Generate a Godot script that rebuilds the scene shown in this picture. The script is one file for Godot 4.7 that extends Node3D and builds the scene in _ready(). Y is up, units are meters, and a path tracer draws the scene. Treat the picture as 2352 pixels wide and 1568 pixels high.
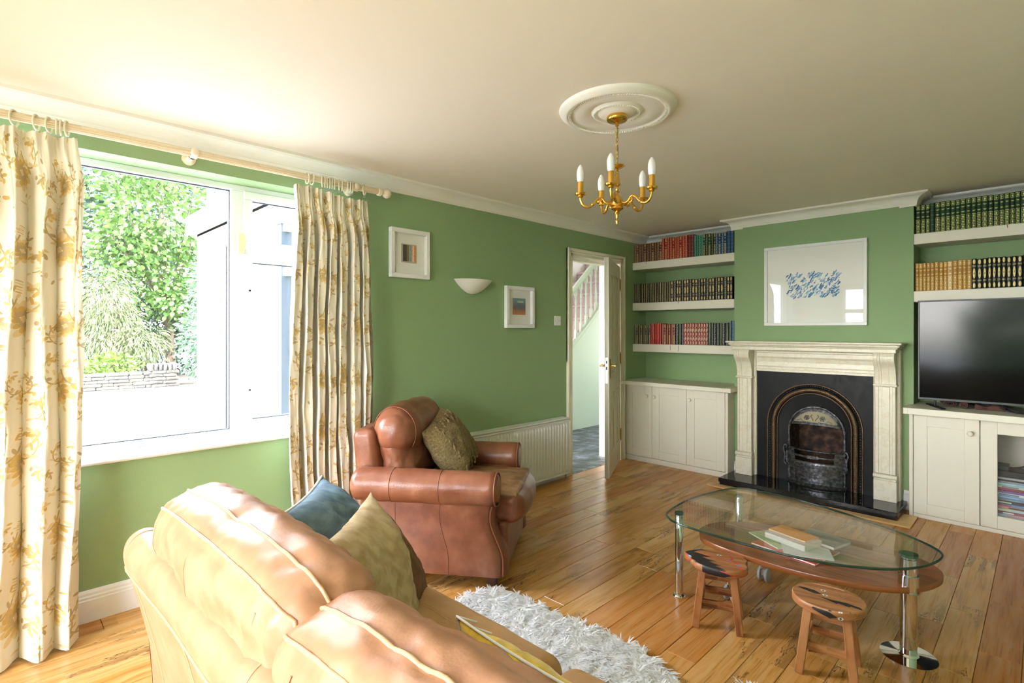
extends Node3D
# A green sitting room with a tan sofa, a leather armchair, book alcoves and a marble fireplace. Metres, y up; camera above the origin.

const CEIL := 2.345
const XL := -3.10      # inner face of the window wall
const XR := 0.62       # right wall
const ZF := -5.147     # back of the alcoves
const ZB := 2.4        # wall behind the camera
const ZC := -4.882     # front of the chimney breast

var M := {}
var taken := {}
var rng := RandomNumberGenerator.new()

# ---------------------------------------------------------------- naming
func numbered(called: String) -> String:
	var n: int = taken.get(called, -1) + 1
	taken[called] = n
	return called if n == 0 else "%s_%03d" % [called, n]

func thing(called: String, label: String, category: String, at := Vector3.ZERO, turn := 0.0, group := "") -> Node3D:
	var o := Node3D.new()
	o.name = numbered(called)
	add_child(o)
	o.position = at
	o.rotation.y = turn
	tag(o, label, category, group)
	return o

func tag(o: Node, label: String, category: String, group := "") -> void:
	o.set_meta("label", label)
	o.set_meta("category", category)
	if group:
		o.set_meta("group", group)

func part(called: String, g, m: Material, parent: Node3D = null) -> MeshInstance3D:
	var o := MeshInstance3D.new()
	o.mesh = g if g is Mesh else g.done()
	o.material_override = m
	if parent == null:
		o.name = numbered(called)
		add_child(o)
	else:
		o.name = called
		parent.add_child(o, true)
	return o

func struct(called: String, g, m: Material, parent: Node3D = null) -> MeshInstance3D:
	var o := part(called, g, m, parent)
	if parent == null:
		o.set_meta("kind", "structure")
	return o

const ORD := ["first", "second", "third", "fourth", "fifth", "sixth", "seventh", "eighth", "ninth", "tenth", "eleventh", "twelfth", "thirteenth", "fourteenth", "fifteenth", "sixteenth", "seventeenth", "eighteenth", "nineteenth", "twentieth", "twenty-first", "twenty-second", "twenty-third", "twenty-fourth"]

# ---------------------------------------------------------------- geometry
class G:
	var st := SurfaceTool.new()
	var sg := -1
	var uvo := Vector2.ZERO
	var uvs := 1.0
	func _init() -> void:
		st.begin(Mesh.PRIMITIVE_TRIANGLES)

	func done() -> ArrayMesh:
		st.generate_normals()
		st.index()
		return st.commit()

	func v(p: Vector3, uv: Vector2) -> void:
		st.set_smooth_group(sg if sg >= 0 else 4294967295)
		st.set_uv(uv)
		st.add_vertex(p)

	# corners counter-clockwise seen from outside
	func tri(a: Vector3, b: Vector3, c: Vector3, ua := Vector2.ZERO, ub := Vector2.ZERO, uc := Vector2.ZERO) -> void:
		v(a, ua); v(c, uc); v(b, ub)

	func quad(a: Vector3, b: Vector3, c: Vector3, d: Vector3, ua := Vector2(0, 0), ub := Vector2(1, 0), uc := Vector2(1, 1), ud := Vector2(0, 1)) -> void:
		tri(a, b, c, ua, ub, uc)
		tri(a, c, d, ua, uc, ud)

	# a flat face of a convex body, turned away from its centre; uv in metres along the two longest directions
	func face(pts: Array, centre: Vector3, ua: Vector3, ub: Vector3) -> void:
		var n: Vector3 = (pts[1] - pts[0]).cross(pts[2] - pts[0])
		var mid := Vector3.ZERO
		for p in pts:
			mid += p
		mid /= pts.size()
		if n.dot(mid - centre) < 0.0:
			pts.reverse()
		var t := []
		for p in pts:
			t.append(Vector2((p - centre).dot(ua), (p - centre).dot(ub)) * uvs + uvo)
		for i in range(1, pts.size() - 1):
			tri(pts[0], pts[i], pts[i + 1], t[0], t[i], t[i + 1])

	# box with chamfered edges; lo and hi corners, or centre and size through box()
	func bx(lo: Vector3, hi: Vector3, bev := 0.0, xf := Transform3D()) -> void:
		box((lo + hi) / 2.0, (hi - lo).abs(), bev, xf)

	func box(c: Vector3, s: Vector3, bev := 0.0, xf := Transform3D()) -> void:
		var h := s / 2.0
		var b: float = min(bev, min(h.x, min(h.y, h.z)) * 0.98)
		var long := 0
		if s.y > s[long]: long = 1
		if s.z > s[long]: long = 2
		var cw := xf * c
		var ax := [xf.basis.x.normalized(), xf.basis.y.normalized(), xf.basis.z.normalized()]
		var P := func(a: int, sx: float, sy: float, sz: float) -> Vector3:
			var q := Vector3(sx * (h.x - b), sy * (h.y - b), sz * (h.z - b))
			q[a] = signf([sx, sy, sz][a]) * h[a]
			return xf * (c + q)
		for a in 3:
			var o1 := (a + 1) % 3
			var o2 := (a + 2) % 3
			var u := o1
			var w := o2
			if o2 == long:
				u = o2; w = o1
			for s1 in [-1.0, 1.0]:
				var q := []
				for k in [[-1.0, -1.0], [1.0, -1.0], [1.0, 1.0], [-1.0, 1.0]]:
					var sv := [0.0, 0.0, 0.0]
					sv[a] = s1; sv[o1] = k[0]; sv[o2] = k[1]
					q.append(P.call(a, sv[0], sv[1], sv[2]))
				face(q, cw, ax[u], ax[w])
		if b <= 0.0:
			return
		for a in 3:      # edges along axis a between faces o1 and o2
			var o1 := (a + 1) % 3
			var o2 := (a + 2) % 3
			for s1 in [-1.0, 1.0]:
				for s2 in [-1.0, 1.0]:
					var q := []
					for k in [[o1, -1.0], [o1, 1.0], [o2, 1.0], [o2, -1.0]]:
						var sv := [0.0, 0.0, 0.0]
						sv[a] = k[1]; sv[o1] = s1; sv[o2] = s2
						q.append(P.call(k[0], sv[0], sv[1], sv[2]))
					face(q, cw, ax[a], ax[o1])
		for s1 in [-1.0, 1.0]:
			for s2 in [-1.0, 1.0]:
				for s3 in [-1.0, 1.0]:
					face([P.call(0, s1, s2, s3), P.call(1, s1, s2, s3), P.call(2, s1, s2, s3)], cw, ax[0], ax[1])

	# a bar of rectangular section from a to b
	func bar(a: Vector3, b: Vector3, w: float, d: float, bev := 0.0, side := Vector3.RIGHT) -> void:
		var y := (b - a).normalized()
		var x := (side - y * side.dot(y)).normalized()
		var z := x.cross(y)
		box(Vector3.ZERO, Vector3(w, a.distance_to(b), d), bev, Transform3D(Basis(x, y, z), (a + b) / 2.0))

	# polygon in the local xy plane carried from z0 to z1, edges chamfered by bev
	func prism(poly: PackedVector2Array, z0: float, z1: float, xf := Transform3D(), bev := 0.0, smooth := false) -> void:
		var p := poly.duplicate()
		if Geometry2D.is_polygon_clockwise(p):
			p.reverse()
		var n := p.size()
		var q := PackedVector2Array()
		for i in n:
			var e1 := (p[i] - p[(i + n - 1) % n]).normalized()
			var e2 := (p[(i + 1) % n] - p[i]).normalized()
			var n1 := Vector2(-e1.y, e1.x)
			var n2 := Vector2(-e2.y, e2.x)
			q.append(p[i] + (n1 + n2) / max(0.35, 1.0 + n1.dot(n2)) * bev)
		var tris := Geometry2D.triangulate_polygon(q)
		var keep := sg
		sg = -1
		for i in range(0, tris.size(), 3):
			var a := q[tris[i]]; var b := q[tris[i + 1]]; var c := q[tris[i + 2]]
			if (b - a).cross(c - a) < 0.0:
				var t := b; b = c; c = t
			tri(xf * Vector3(a.x, a.y, z1), xf * Vector3(b.x, b.y, z1), xf * Vector3(c.x, c.y, z1), a * uvs + uvo, b * uvs + uvo, c * uvs + uvo)
			tri(xf * Vector3(a.x, a.y, z0), xf * Vector3(c.x, c.y, z0), xf * Vector3(b.x, b.y, z0), a * uvs + uvo, c * uvs + uvo, b * uvs + uvo)
		sg = 7 if smooth else -1
		var d := 0.0
		for i in n:
			var j := (i + 1) % n
			var L := p[i].distance_to(p[j])
			var u0 := Vector2(d, 0) * uvs + uvo
			var u1 := Vector2(d + L, 0) * uvs + uvo
			var dv := Vector2(0, z1 - z0) * uvs
			quad(xf * Vector3(p[i].x, p[i].y, z0 + bev), xf * Vector3(p[j].x, p[j].y, z0 + bev), xf * Vector3(p[j].x, p[j].y, z1 - bev), xf * Vector3(p[i].x, p[i].y, z1 - bev), u0, u1, u1 + dv, u0 + dv)
			if bev > 0.0:
				quad(xf * Vector3(p[i].x, p[i].y, z1 - bev), xf * Vector3(p[j].x, p[j].y, z1 - bev), xf * Vector3(q[j].x, q[j].y, z1), xf * Vector3(q[i].x, q[i].y, z1), u0, u1, u1, u0)
				quad(xf * Vector3(q[i].x, q[i].y, z0), xf * Vector3(q[j].x, q[j].y, z0), xf * Vector3(p[j].x, p[j].y, z0 + bev), xf * Vector3(p[i].x, p[i].y, z0 + bev), u0, u1, u1, u0)
			d += L
		sg = keep

	# (radius, height) pairs turned round the local y axis; profile listed upwards
	func lathe(prof: Array, seg := 24, xf := Transform3D(), from := 0.0, to := TAU) -> void:
		var keep := sg
		var grp := 20
		for i in prof.size() - 1:
			if i > 0:
				var e1: Vector2 = (prof[i] - prof[i - 1]).normalized()
				var e2: Vector2 = (prof[i + 1] - prof[i]).normalized()
				if e1.dot(e2) < 0.72:
					grp += 1
			sg = grp
			for k in seg:
				var a := from + (to - from) * k / seg
				var b := from + (to - from) * (k + 1) / seg
				var r0: float = prof[i].x
				var r1: float = prof[i + 1].x
				var A := xf * Vector3(r0 * sin(a), prof[i].y, r0 * cos(a))
				var B := xf * Vector3(r0 * sin(b), prof[i].y, r0 * cos(b))
				var C := xf * Vector3(r1 * sin(b), prof[i + 1].y, r1 * cos(b))
				var D := xf * Vector3(r1 * sin(a), prof[i + 1].y, r1 * cos(a))
				var u0 := float(k) / seg
				var u1 := float(k + 1) / seg
				if r0 > 1e-6:
					tri(A, B, C, Vector2(u0, prof[i].y), Vector2(u1, prof[i].y), Vector2(u1, prof[i + 1].y))
				if r1 > 1e-6:
					tri(A, C, D, Vector2(u0, prof[i].y), Vector2(u1, prof[i + 1].y), Vector2(u0, prof[i + 1].y))
		sg = keep

	# round tube through points; r a number or one per point
	func tube(pts: Array, r, seg := 8, closed := false, flat := 1.0) -> void:
		var keep := sg
		sg = 9
		var n := pts.size()
		var rings := []
		var t0: Vector3 = (pts[1] - pts[0]).normalized()
		var x := t0.cross(Vector3.UP)
		if x.length() < 0.05:
			x = t0.cross(Vector3.RIGHT)
		x = x.normalized()
		var len := 0.0
		for i in n:
			var t: Vector3
			if closed:
				t = pts[(i + 1) % n] - pts[(i + n - 1) % n]
			else:
				t = pts[min(i + 1, n - 1)] - pts[max(i - 1, 0)]
			t = t.normalized()
			x = (x - t * x.dot(t)).normalized()
			var y := t.cross(x)
			var rr: float = r[i] if r is Array else r
			var ring := []
			for k in seg:
				var a := TAU * k / seg
				ring.append(pts[i] + x * cos(a) * rr + y * sin(a) * rr * flat)
			rings.append(ring)
		var m := n if closed else n - 1
		for i in m:
			var A: Array = rings[i]
			var B: Array = rings[(i + 1) % n]
			var L: float = pts[i].distance_to(pts[(i + 1) % n])
			for k in seg:
				var j := (k + 1) % seg
				var u0 := Vector2(len, float(k) / seg)
				var u1 := Vector2(len, float(k + 1) / seg)
				quad(A[k], A[j], B[j], B[k], u0, u1, u1 + Vector2(L, 0), u0 + Vector2(L, 0))
			len += L
		if not closed:
			sg = -1
			for k in range(1, seg - 1):
				tri(rings[0][0], rings[0][k + 1], rings[0][k])
				tri(rings[n - 1][0], rings[n - 1][k], rings[n - 1][k + 1])
		sg = keep

	# f(u, v) -> point on an nu x nv grid; normals follow du x dv
	func grid(nu: int, nv: int, f: Callable, us := 1.0, vs := 1.0, flip := false, group := 3) -> void:
		var keep := sg
		sg = group
		var P := []
		for j in nv + 1:
			var row := []
			for i in nu + 1:
				row.append(f.call(float(i) / nu, float(j) / nv))
			P.append(row)
		for j in nv:
			for i in nu:
				var a := Vector2(us * i / nu, vs * j / nv) + uvo
				var b := Vector2(us * (i + 1) / nu, vs * j / nv) + uvo
				var c := Vector2(us * (i + 1) / nu, vs * (j + 1) / nv) + uvo
				var d := Vector2(us * i / nu, vs * (j + 1) / nv) + uvo
				if flip:
					quad(P[j][i], P[j + 1][i], P[j + 1][i + 1], P[j][i + 1], a, d, c, b)
				else:
					quad(P[j][i], P[j][i + 1], P[j + 1][i + 1], P[j + 1][i], a, b, c, d)
		sg = keep

	# upholstered block: rounded box with swollen faces; disp(p, n) moves each point
	func soft(size: Vector3, r: float, swell: Vector3, xf := Transform3D(), disp = null, mid := 10, edge := 4) -> void:
		var keep := sg
		sg = 5
		var h := size / 2.0
		var L := []
		for a in 3:
			var l := []
			var ra: float = min(r, h[a] * 0.999)
			for i in edge:
				l.append(-h[a] + ra * i / edge)
			for i in mid + 1:
				l.append(lerpf(-h[a] + ra, h[a] - ra, float(i) / mid))
			for i in edge:
				l.append(h[a] - ra + ra * (i + 1) / edge)
			L.append(l)
		for a in 3:
			var o1 := (a + 1) % 3
			var o2 := (a + 2) % 3
			for s in [-1.0, 1.0]:
				var P := []
				for q in L[o2]:
					var row := []
					for p in L[o1]:
						var w := Vector3.ZERO
						w[a] = s * h[a]; w[o1] = p; w[o2] = q
						row.append(xf * soft_point(w, h, r, swell, disp))
					P.append(row)
				for j in P.size() - 1:
					for i in P[0].size() - 1:
						var ua := Vector2(L[o1][i], L[o2][j])
						var uc := Vector2(L[o1][i + 1], L[o2][j + 1])
						if s > 0:
							quad(P[j][i], P[j][i + 1], P[j + 1][i + 1], P[j + 1][i], ua, Vector2(uc.x, ua.y), uc, Vector2(ua.x, uc.y))
						else:
							quad(P[j][i], P[j + 1][i], P[j + 1][i + 1], P[j][i + 1], ua, Vector2(ua.x, uc.y), uc, Vector2(uc.x, ua.y))
		sg = keep

	static func soft_point(w: Vector3, h: Vector3, r: float, swell: Vector3, disp) -> Vector3:
		var q := Vector3.ZERO
		for a in 3:
			var ra: float = min(r, h[a] * 0.999)
			q[a] = clampf(w[a], -h[a] + ra, h[a] - ra)
		var d := w - q
		var p := w
		var n := d.normalized()
		if d.length() > 1e-9:
			p = q + n * min(r, min(h.x, min(h.y, h.z)) * 0.999)
		var k := Vector3(1.0 - pow(w.x / h.x, 2), 1.0 - pow(w.y / h.y, 2), 1.0 - pow(w.z / h.z, 2))
		p.x += signf(w.x) * swell.x * k.y * k.z * pow(absf(w.x) / h.x, 3)
		p.y += signf(w.y) * swell.y * k.x * k.z * pow(absf(w.y) / h.y, 3)
		p.z += signf(w.z) * swell.z * k.x * k.y * pow(absf(w.z) / h.z, 3)
		if disp != null:
			p = disp.call(p, n)
		return p

	# moulding: profile of (out from the wall, height) along plan points; the room lies to the right of the walk
	func run(prof: Array, path: Array, closed := false) -> void:
		var n := path.size()
		var R := []
		for i in n:
			var d1: Vector2
			var d2: Vector2
			if closed or (i > 0 and i < n - 1):
				d1 = (path[i] - path[(i + n - 1) % n]).normalized()
				d2 = (path[(i + 1) % n] - path[i]).normalized()
			elif i == 0:
				d1 = (path[1] - path[0]).normalized(); d2 = d1
			else:
				d1 = (path[i] - path[i - 1]).normalized(); d2 = d1
			var n1 := Vector2(-d1.y, d1.x)
			var n2 := Vector2(-d2.y, d2.x)
			var off := (n1 + n2) / (1.0 + n1.dot(n2))
			var row := []
			for q in prof:
				row.append(Vector3(path[i].x + off.x * q.x, q.y, path[i].y + off.y * q.x))
			R.append(row)
		var keep := sg
		sg = -1
		for i in (n if closed else n - 1):
			var j := (i + 1) % n
			for k in prof.size() - 1:
				quad(R[i][k], R[j][k], R[j][k + 1], R[i][k + 1])
		if not closed:
			for e in [0, n - 1]:
				var c := PackedVector2Array()
				for q in prof:
					c.append(q)
				var t := Geometry2D.triangulate_polygon(c)
				for k in range(0, t.size(), 3):
					tri(R[e][t[k]], R[e][t[k + 1]], R[e][t[k + 2]])
		sg = keep

func smooth_loop(pts: Array, per := 6) -> PackedVector2Array:
	var out := PackedVector2Array()
	var n := pts.size()
	for i in n:
		for k in per:
			out.append(pts[i].cubic_interpolate(pts[(i + 1) % n], pts[(i + n - 1) % n], pts[(i + 2) % n], float(k) / per))
	return out

func smooth_path(pts: Array, per := 6) -> Array:
	var out := []
	var n := pts.size()
	for i in n - 1:
		for k in per:
			out.append(pts[i].cubic_interpolate(pts[i + 1], pts[max(i - 1, 0)], pts[min(i + 2, n - 1)], float(k) / per))
	out.append(pts[n - 1])
	return out

func ring_pts(r: float, n := 24, xf := Transform3D()) -> Array:
	var out := []
	for k in n:
		out.append(xf * Vector3(r * cos(TAU * k / n), r * sin(TAU * k / n), 0))
	return out

# polygon in plan (x, z) laid flat: local x -> x, local y -> -z, extruded upwards
func flat_xf(y := 0.0) -> Transform3D:
	return Transform3D(Basis(Vector3(1, 0, 0), Vector3(0, 0, -1), Vector3(0, 1, 0)), Vector3(0, y, 0))

func plan(pts: Array) -> Array:
	return pts.map(func(p): return Vector2(p.x, -p.y))

# wall slab in a plane with rectangular holes: a axis along, y up; pieces join into one body
func wall_with_holes(g: G, along: int, a0: float, a1: float, y0: float, y1: float, t0: float, t1: float, holes: Array) -> void:
	var cuts := [a0, a1]
	for h in holes:
		cuts.append(h[0]); cuts.append(h[1])
	cuts.sort()
	for i in cuts.size() - 1:
		var lo: float = cuts[i]
		var hi: float = cuts[i + 1]
		if hi - lo < 1e-5:
			continue
		var spans := [[y0, y1]]
		for h in holes:
			if h[0] < hi - 1e-6 and h[1] > lo + 1e-6:
				var next := []
				for s in spans:
					if h[2] > s[0]:
						next.append([s[0], min(h[2], s[1])])
					if h[3] < s[1]:
						next.append([max(h[3], s[0]), s[1]])
				spans = next
		for s in spans:
			if s[1] - s[0] < 1e-5:
				continue
			if along == 2:
				g.bx(Vector3(t0, s[0], lo), Vector3(t1, s[1], hi))
			else:
				g.bx(Vector3(lo, s[0], t0), Vector3(hi, s[1], t1))

func _ready() -> void:
	# camera: level, turned 45 degrees to the left, lens shifted down by 24.7 px of 1568
	var cam := Camera3D.new()
	cam.name = "camera"
	cam.projection = Camera3D.PROJECTION_FRUSTUM
	cam.near = 0.05
	cam.far = 200.0
	cam.size = 0.05 * 1568.0 / 1218.3
	cam.frustum_offset = Vector2(0.0, -0.05 * 24.7 / 1218.3)
	cam.position = Vector3(0, 1.33, 0)
	cam.rotation.y = deg_to_rad(45.225)
	add_child(cam)
	# bright overcast sky; the room is lit by what comes in at its windows
	var sky := ProceduralSkyMaterial.new()
	sky.sky_top_color = c255(214, 228, 255)
	sky.sky_horizon_color = c255(255, 252, 246)
	sky.ground_bottom_color = c255(150, 150, 140)
	sky.ground_horizon_color = c255(200, 200, 196)
	sky.sky_curve = 0.25
	sky.sky_energy_multiplier = 1.0
	sky.ground_energy_multiplier = 1.0
	sky.sun_angle_max = 1.0
	var env := Environment.new()
	env.background_mode = Environment.BG_SKY
	env.sky = Sky.new()
	env.sky.sky_material = sky
	env.background_energy_multiplier = 39.0
	env.tonemap_mode = Environment.TONE_MAPPER_LINEAR
	env.tonemap_exposure = 1.0
	env.sdfgi_enabled = true
	env.ssao_enabled = true
	env.ssil_enabled = true
	var we := WorldEnvironment.new()
	we.name = "world_environment"
	we.environment = env
	add_child(we)
	make_materials()
	build_room()
	build_window()
	build_door()
	build_hall()
	build_fireplace()
	build_alcoves()
	build_sofa()
	build_cushions()
	build_armchair()
	build_rug()
	build_table()
	build_stools()
	build_reading()
	build_radiator()
	build_pictures()
	build_wall_fittings()
	build_chandelier()
	build_curtains()
	build_outside()
	#MORE

# ---------------------------------------------------------------- materials
func c255(r: int, g: int, b: int) -> Color:
	return Color(r / 255.0, g / 255.0, b / 255.0)

func mat(col: Color, rough := 0.6, metal := 0.0) -> StandardMaterial3D:
	var m := StandardMaterial3D.new()
	m.albedo_color = col
	m.roughness = rough
	m.metallic = metal
	return m

func noise(sd: int, freq: float, oct := 4, kind := FastNoiseLite.TYPE_SIMPLEX_SMOOTH) -> FastNoiseLite:
	var n := FastNoiseLite.new()
	n.seed = sd
	n.frequency = freq
	n.noise_type = kind
	n.fractal_type = FastNoiseLite.FRACTAL_FBM
	n.fractal_octaves = oct
	return n

func noise_tex(n: FastNoiseLite, size: int, stops: Array, cols: Array) -> NoiseTexture2D:
	var g := Gradient.new()
	g.offsets = PackedFloat32Array(stops)
	g.colors = PackedColorArray(cols)
	var t := NoiseTexture2D.new()
	t.width = size
	t.height = size
	t.seamless = true
	t.noise = n
	t.color_ramp = g
	return t

func bump_tex(n: FastNoiseLite, size: int, strength: float) -> NoiseTexture2D:
	var t := NoiseTexture2D.new()
	t.width = size
	t.height = size
	t.seamless = true
	t.noise = n
	t.as_normal_map = true
	t.bump_strength = strength
	return t

func tri_map(m: StandardMaterial3D, per_metre: float, world := false) -> StandardMaterial3D:
	m.uv1_triplanar = true
	m.uv1_world_triplanar = world
	m.uv1_scale = Vector3.ONE * per_metre
	return m

func image_mat(im: Image, rough := 0.6) -> StandardMaterial3D:
	var m := mat(Color.WHITE, rough)
	m.albedo_texture = ImageTexture.create_from_image(im)
	return m

func grey(v: float) -> Color:
	return Color(v, v, v)

# wood: grain runs along u. spalt adds the dark wandering lines of spalted beech
func wood_image(sd: int, w: int, h: int, base: Color, dark: Color, light: Color, streak: float, spalt: float) -> Image:
	var im := Image.create(w, h, false, Image.FORMAT_RGB8)
	var n1 := noise(sd, 0.012, 3)
	var n2 := noise(sd + 7, 0.05, 3)
	var n3 := noise(sd + 13, 0.006, 4)
	for y in h:
		for x in w:
			var warp := n3.get_noise_2d(x * 0.9, y * 2.0) * 30.0
			var a := n1.get_noise_2d(x * 0.16, y * 2.2 + warp) * 0.5 + 0.5
			var b := n2.get_noise_2d(x * 0.10, y * 3.0)
			var col := base.lerp(light, clampf(a * 1.6 - 0.55, 0.0, 1.0))
			col = col.lerp(dark, clampf(b * streak + (0.42 - a) * streak * 1.4, 0.0, 0.8))
			if spalt > 0.0:
				var s := n3.get_noise_2d(x * 0.55 + 900.0, y * 4.2)
				var zone := clampf(n3.get_noise_2d(x * 0.35 - 500.0, y * 1.0) * 4.0 + spalt - 0.6, 0.0, 1.0)
				var line := 1.0 - clampf(absf(s) * 26.0, 0.0, 1.0)
				var line2 := 1.0 - clampf(absf(s - 0.18) * 34.0, 0.0, 1.0)
				col = col.lerp(Color(0.16, 0.09, 0.04), max(line, line2) * zone * 0.85)
				col = col.lerp(dark, zone * clampf(s * 1.6, 0.0, 0.5))
			im.set_pixel(x, y, col)
	return im

func disc(im: Image, cx: float, cy: float, rx: float, ry: float, turn: float, col: Color, wrap := true) -> void:
	var w := im.get_width()
	var h := im.get_height()
	var R := int(ceil(max(rx, ry))) + 1
	var cs := cos(turn)
	var sn := sin(turn)
	for dy in range(-R, R + 1):
		for dx in range(-R, R + 1):
			var u := (dx * cs + dy * sn) / rx
			var v := (-dx * sn + dy * cs) / ry
			var d := u * u + v * v
			if d <= 1.0:
				var x := int(cx) + dx
				var y := int(cy) + dy
				if wrap:
					x = posmod(x, w); y = posmod(y, h)
				elif x < 0 or y < 0 or x >= w or y >= h:
					continue
				im.set_pixel(x, y, im.get_pixel(x, y).lerp(col, col.a * clampf((1.0 - d) * 4.0, 0.0, 1.0)) if col.a < 1.0 else col)

func stroke(im: Image, pts: Array, r: float, col: Color, wrap := true) -> void:
	for i in pts.size() - 1:
		var a: Vector2 = pts[i]
		var b: Vector2 = pts[i + 1]
		var n := int(a.distance_to(b) / max(0.6, r * 0.6)) + 1
		for k in n:
			var p := a.lerp(b, float(k) / n)
			disc(im, p.x, p.y, r, r, 0.0, col, wrap)

# woven floral print of the curtains: scrolls, palmettes and leaves in gold and stone on cream
func curtain_image() -> Image:
	var S := 640
	var im := Image.create(S, S, false, Image.FORMAT_RGB8)
	im.fill(c255(236, 228, 206))
	var r := RandomNumberGenerator.new()
	r.seed = 5
	var gold := c255(206, 174, 104)
	var pale := c255(222, 200, 148)
	var stone := c255(186, 164, 118)
	for q in [[0.27, 0.20, 1.45, 1.0], [0.77, 0.70, 1.45, -1.0], [0.76, 0.16, 0.95, -1.0], [0.24, 0.66, 0.95, 1.0]]:
		var cx: float = q[0] * S
		var cy: float = q[1] * S
		var k: float = q[2]
		for layer in 3:          # a full flower head of overlapping petals
			for a in 11:
				var t := TAU * a / 11.0 + layer * 0.3
				var R := (42.0 - layer * 12.0) * k * (1.0 + 0.15 * sin(a * 2.3 + layer))
				disc(im, cx + cos(t) * R * 0.8, cy + sin(t) * R, (15.0 - layer * 3.0) * k, (9.0 - layer * 2.0) * k, t + 0.4, [pale, gold, stone][layer])
		disc(im, cx, cy, 7 * k, 8 * k, 0.0, pale)
		for side in [-1.0, 1.0]: # curling stems set with leaves
			for far in 2:
				var pts := []
				var gx: float = cx + side * (58.0 + 46.0 * far) * k
				var gy: float = cy + (66.0 - 110.0 * far) * k
				for i in 44:
					var s := i / 43.0
					var ang: float = s * 5.8 + far * 1.4
					var R: float = lerpf(80.0 - 22.0 * far, 8.0, s) * k
					pts.append(Vector2(gx - side * cos(ang) * R * 0.6, gy - sin(ang) * R * 0.8 + s * 20.0 * k))
				stroke(im, pts, 2.4 * k, stone)
				for i in range(3, 42, 3):
					var d: Vector2 = (pts[i + 1] - pts[i]).orthogonal().normalized() * (8.5 * k) * (1.0 if i % 2 == 0 else -1.0)
					disc(im, pts[i].x + d.x, pts[i].y + d.y, r.randf_range(8, 13) * k, r.randf_range(3.4, 5.4) * k, d.angle() + 0.7 * side, [pale, gold, stone, gold][r.randi() % 4])
		for i in 5:              # a ladder of small bars under each flower
			disc(im, cx + 8 * k - i, cy + (78.0 + i * 8.5) * k, 9.5 * k, 2.0 * k, 0.12, [gold, pale][i % 2])
		for i in 22:
			var t := r.randf() * TAU
			var R := r.randf_range(60, 135) * k
			disc(im, cx + cos(t) * R, cy + sin(t) * R, r.randf_range(6, 13) * k, r.randf_range(3, 5.5) * k, r.randf() * TAU, [pale, gold, pale, stone][r.randi() % 4])
	return im

# gilt spine of a bound book. u across, v downwards
func spine_image(col: Color, gilt: Color, style: int, sd: int) -> Image:
	var W := 48
	var H := 160
	var im := Image.create(W, H, false, Image.FORMAT_RGB8)
	var r := RandomNumberGenerator.new()
	r.seed = sd
	var n := noise(sd, 0.08, 3)
	for y in H:
		for x in W:
			im.set_pixel(x, y, col.lightened(0.0) * (1.0 + 0.22 * n.get_noise_2d(x, y)))
	var bar := func(y: int, t: int, c: Color) -> void:
		im.fill_rect(Rect2i(6, y, W - 12, t), c)
	var dim := gilt.lerp(col, 0.45)
	match style:
		0:                       # five panels, each with a rosette
			for i in 6:
				var y := 4 + i * 26
				bar.call(y, 2, gilt); bar.call(y + 22, 1, dim)
				disc(im, W / 2.0, y + 12, 8, 7, 0, dim, false)
				disc(im, W / 2.0, y + 12, 3, 3, 0, gilt, false)
		1:                       # framed diamonds with a plain title field
			for i in 6:
				var y := 4 + i * 26
				if i == 1 or i == 2:
					bar.call(y + 9, 2, gilt)
					bar.call(y + 15, 1, dim)
					disc(im, W / 2.0, y + 12, 9, 2, 0, gilt, false)
					continue
				im.fill_rect(Rect2i(6, y, W - 12, 22), gilt)
				im.fill_rect(Rect2i(9, y + 3, W - 18, 16), col)
				disc(im, W / 2.0, y + 11, 10, 4, 0.0, gilt, false)
				disc(im, W / 2.0, y + 11, 4, 7, 0.0, gilt, false)
		2:                       # large oval medallions
			for y in [6, 132]:
				disc(im, W / 2.0, y + 10, 13, 13, 0, gilt, false)
			disc(im, W / 2.0, 78, 13, 27, 0, gilt, false)
			disc(im, W / 2.0, 78, 5, 6, 0, dim, false)
			for y in [36, 41, 112, 117]:
				bar.call(y, 2, gilt)
		3:                       # raised bands only
			for i in 6:
				bar.call(12 + i * 26, 2, dim)
			bar.call(4, 1, gilt); bar.call(154, 1, gilt)
		4:                       # broad pale bands and roundels
			for i in 5:
				var y := 6 + i * 32
				im.fill_rect(Rect2i(0, y, 9, 20), gilt)
				im.fill_rect(Rect2i(W - 9, y, 9, 20), gilt)
				bar.call(y + 24, 2, gilt)
			disc(im, W / 2.0, 52, 10, 10, 0, dim, false)
			disc(im, W / 2.0, 116, 10, 10, 0, dim, false)
		5:                       # vertical gilt stripes
			im.fill_rect(Rect2i(5, 4, 3, H - 8), dim)
			im.fill_rect(Rect2i(W - 8, 4, 3, H - 8), gilt)
			for i in 5:
				bar.call(20 + i * 28, 1, dim)
	im.fill_rect(Rect2i(0, 0, 2, H), col)
	return im

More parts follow.
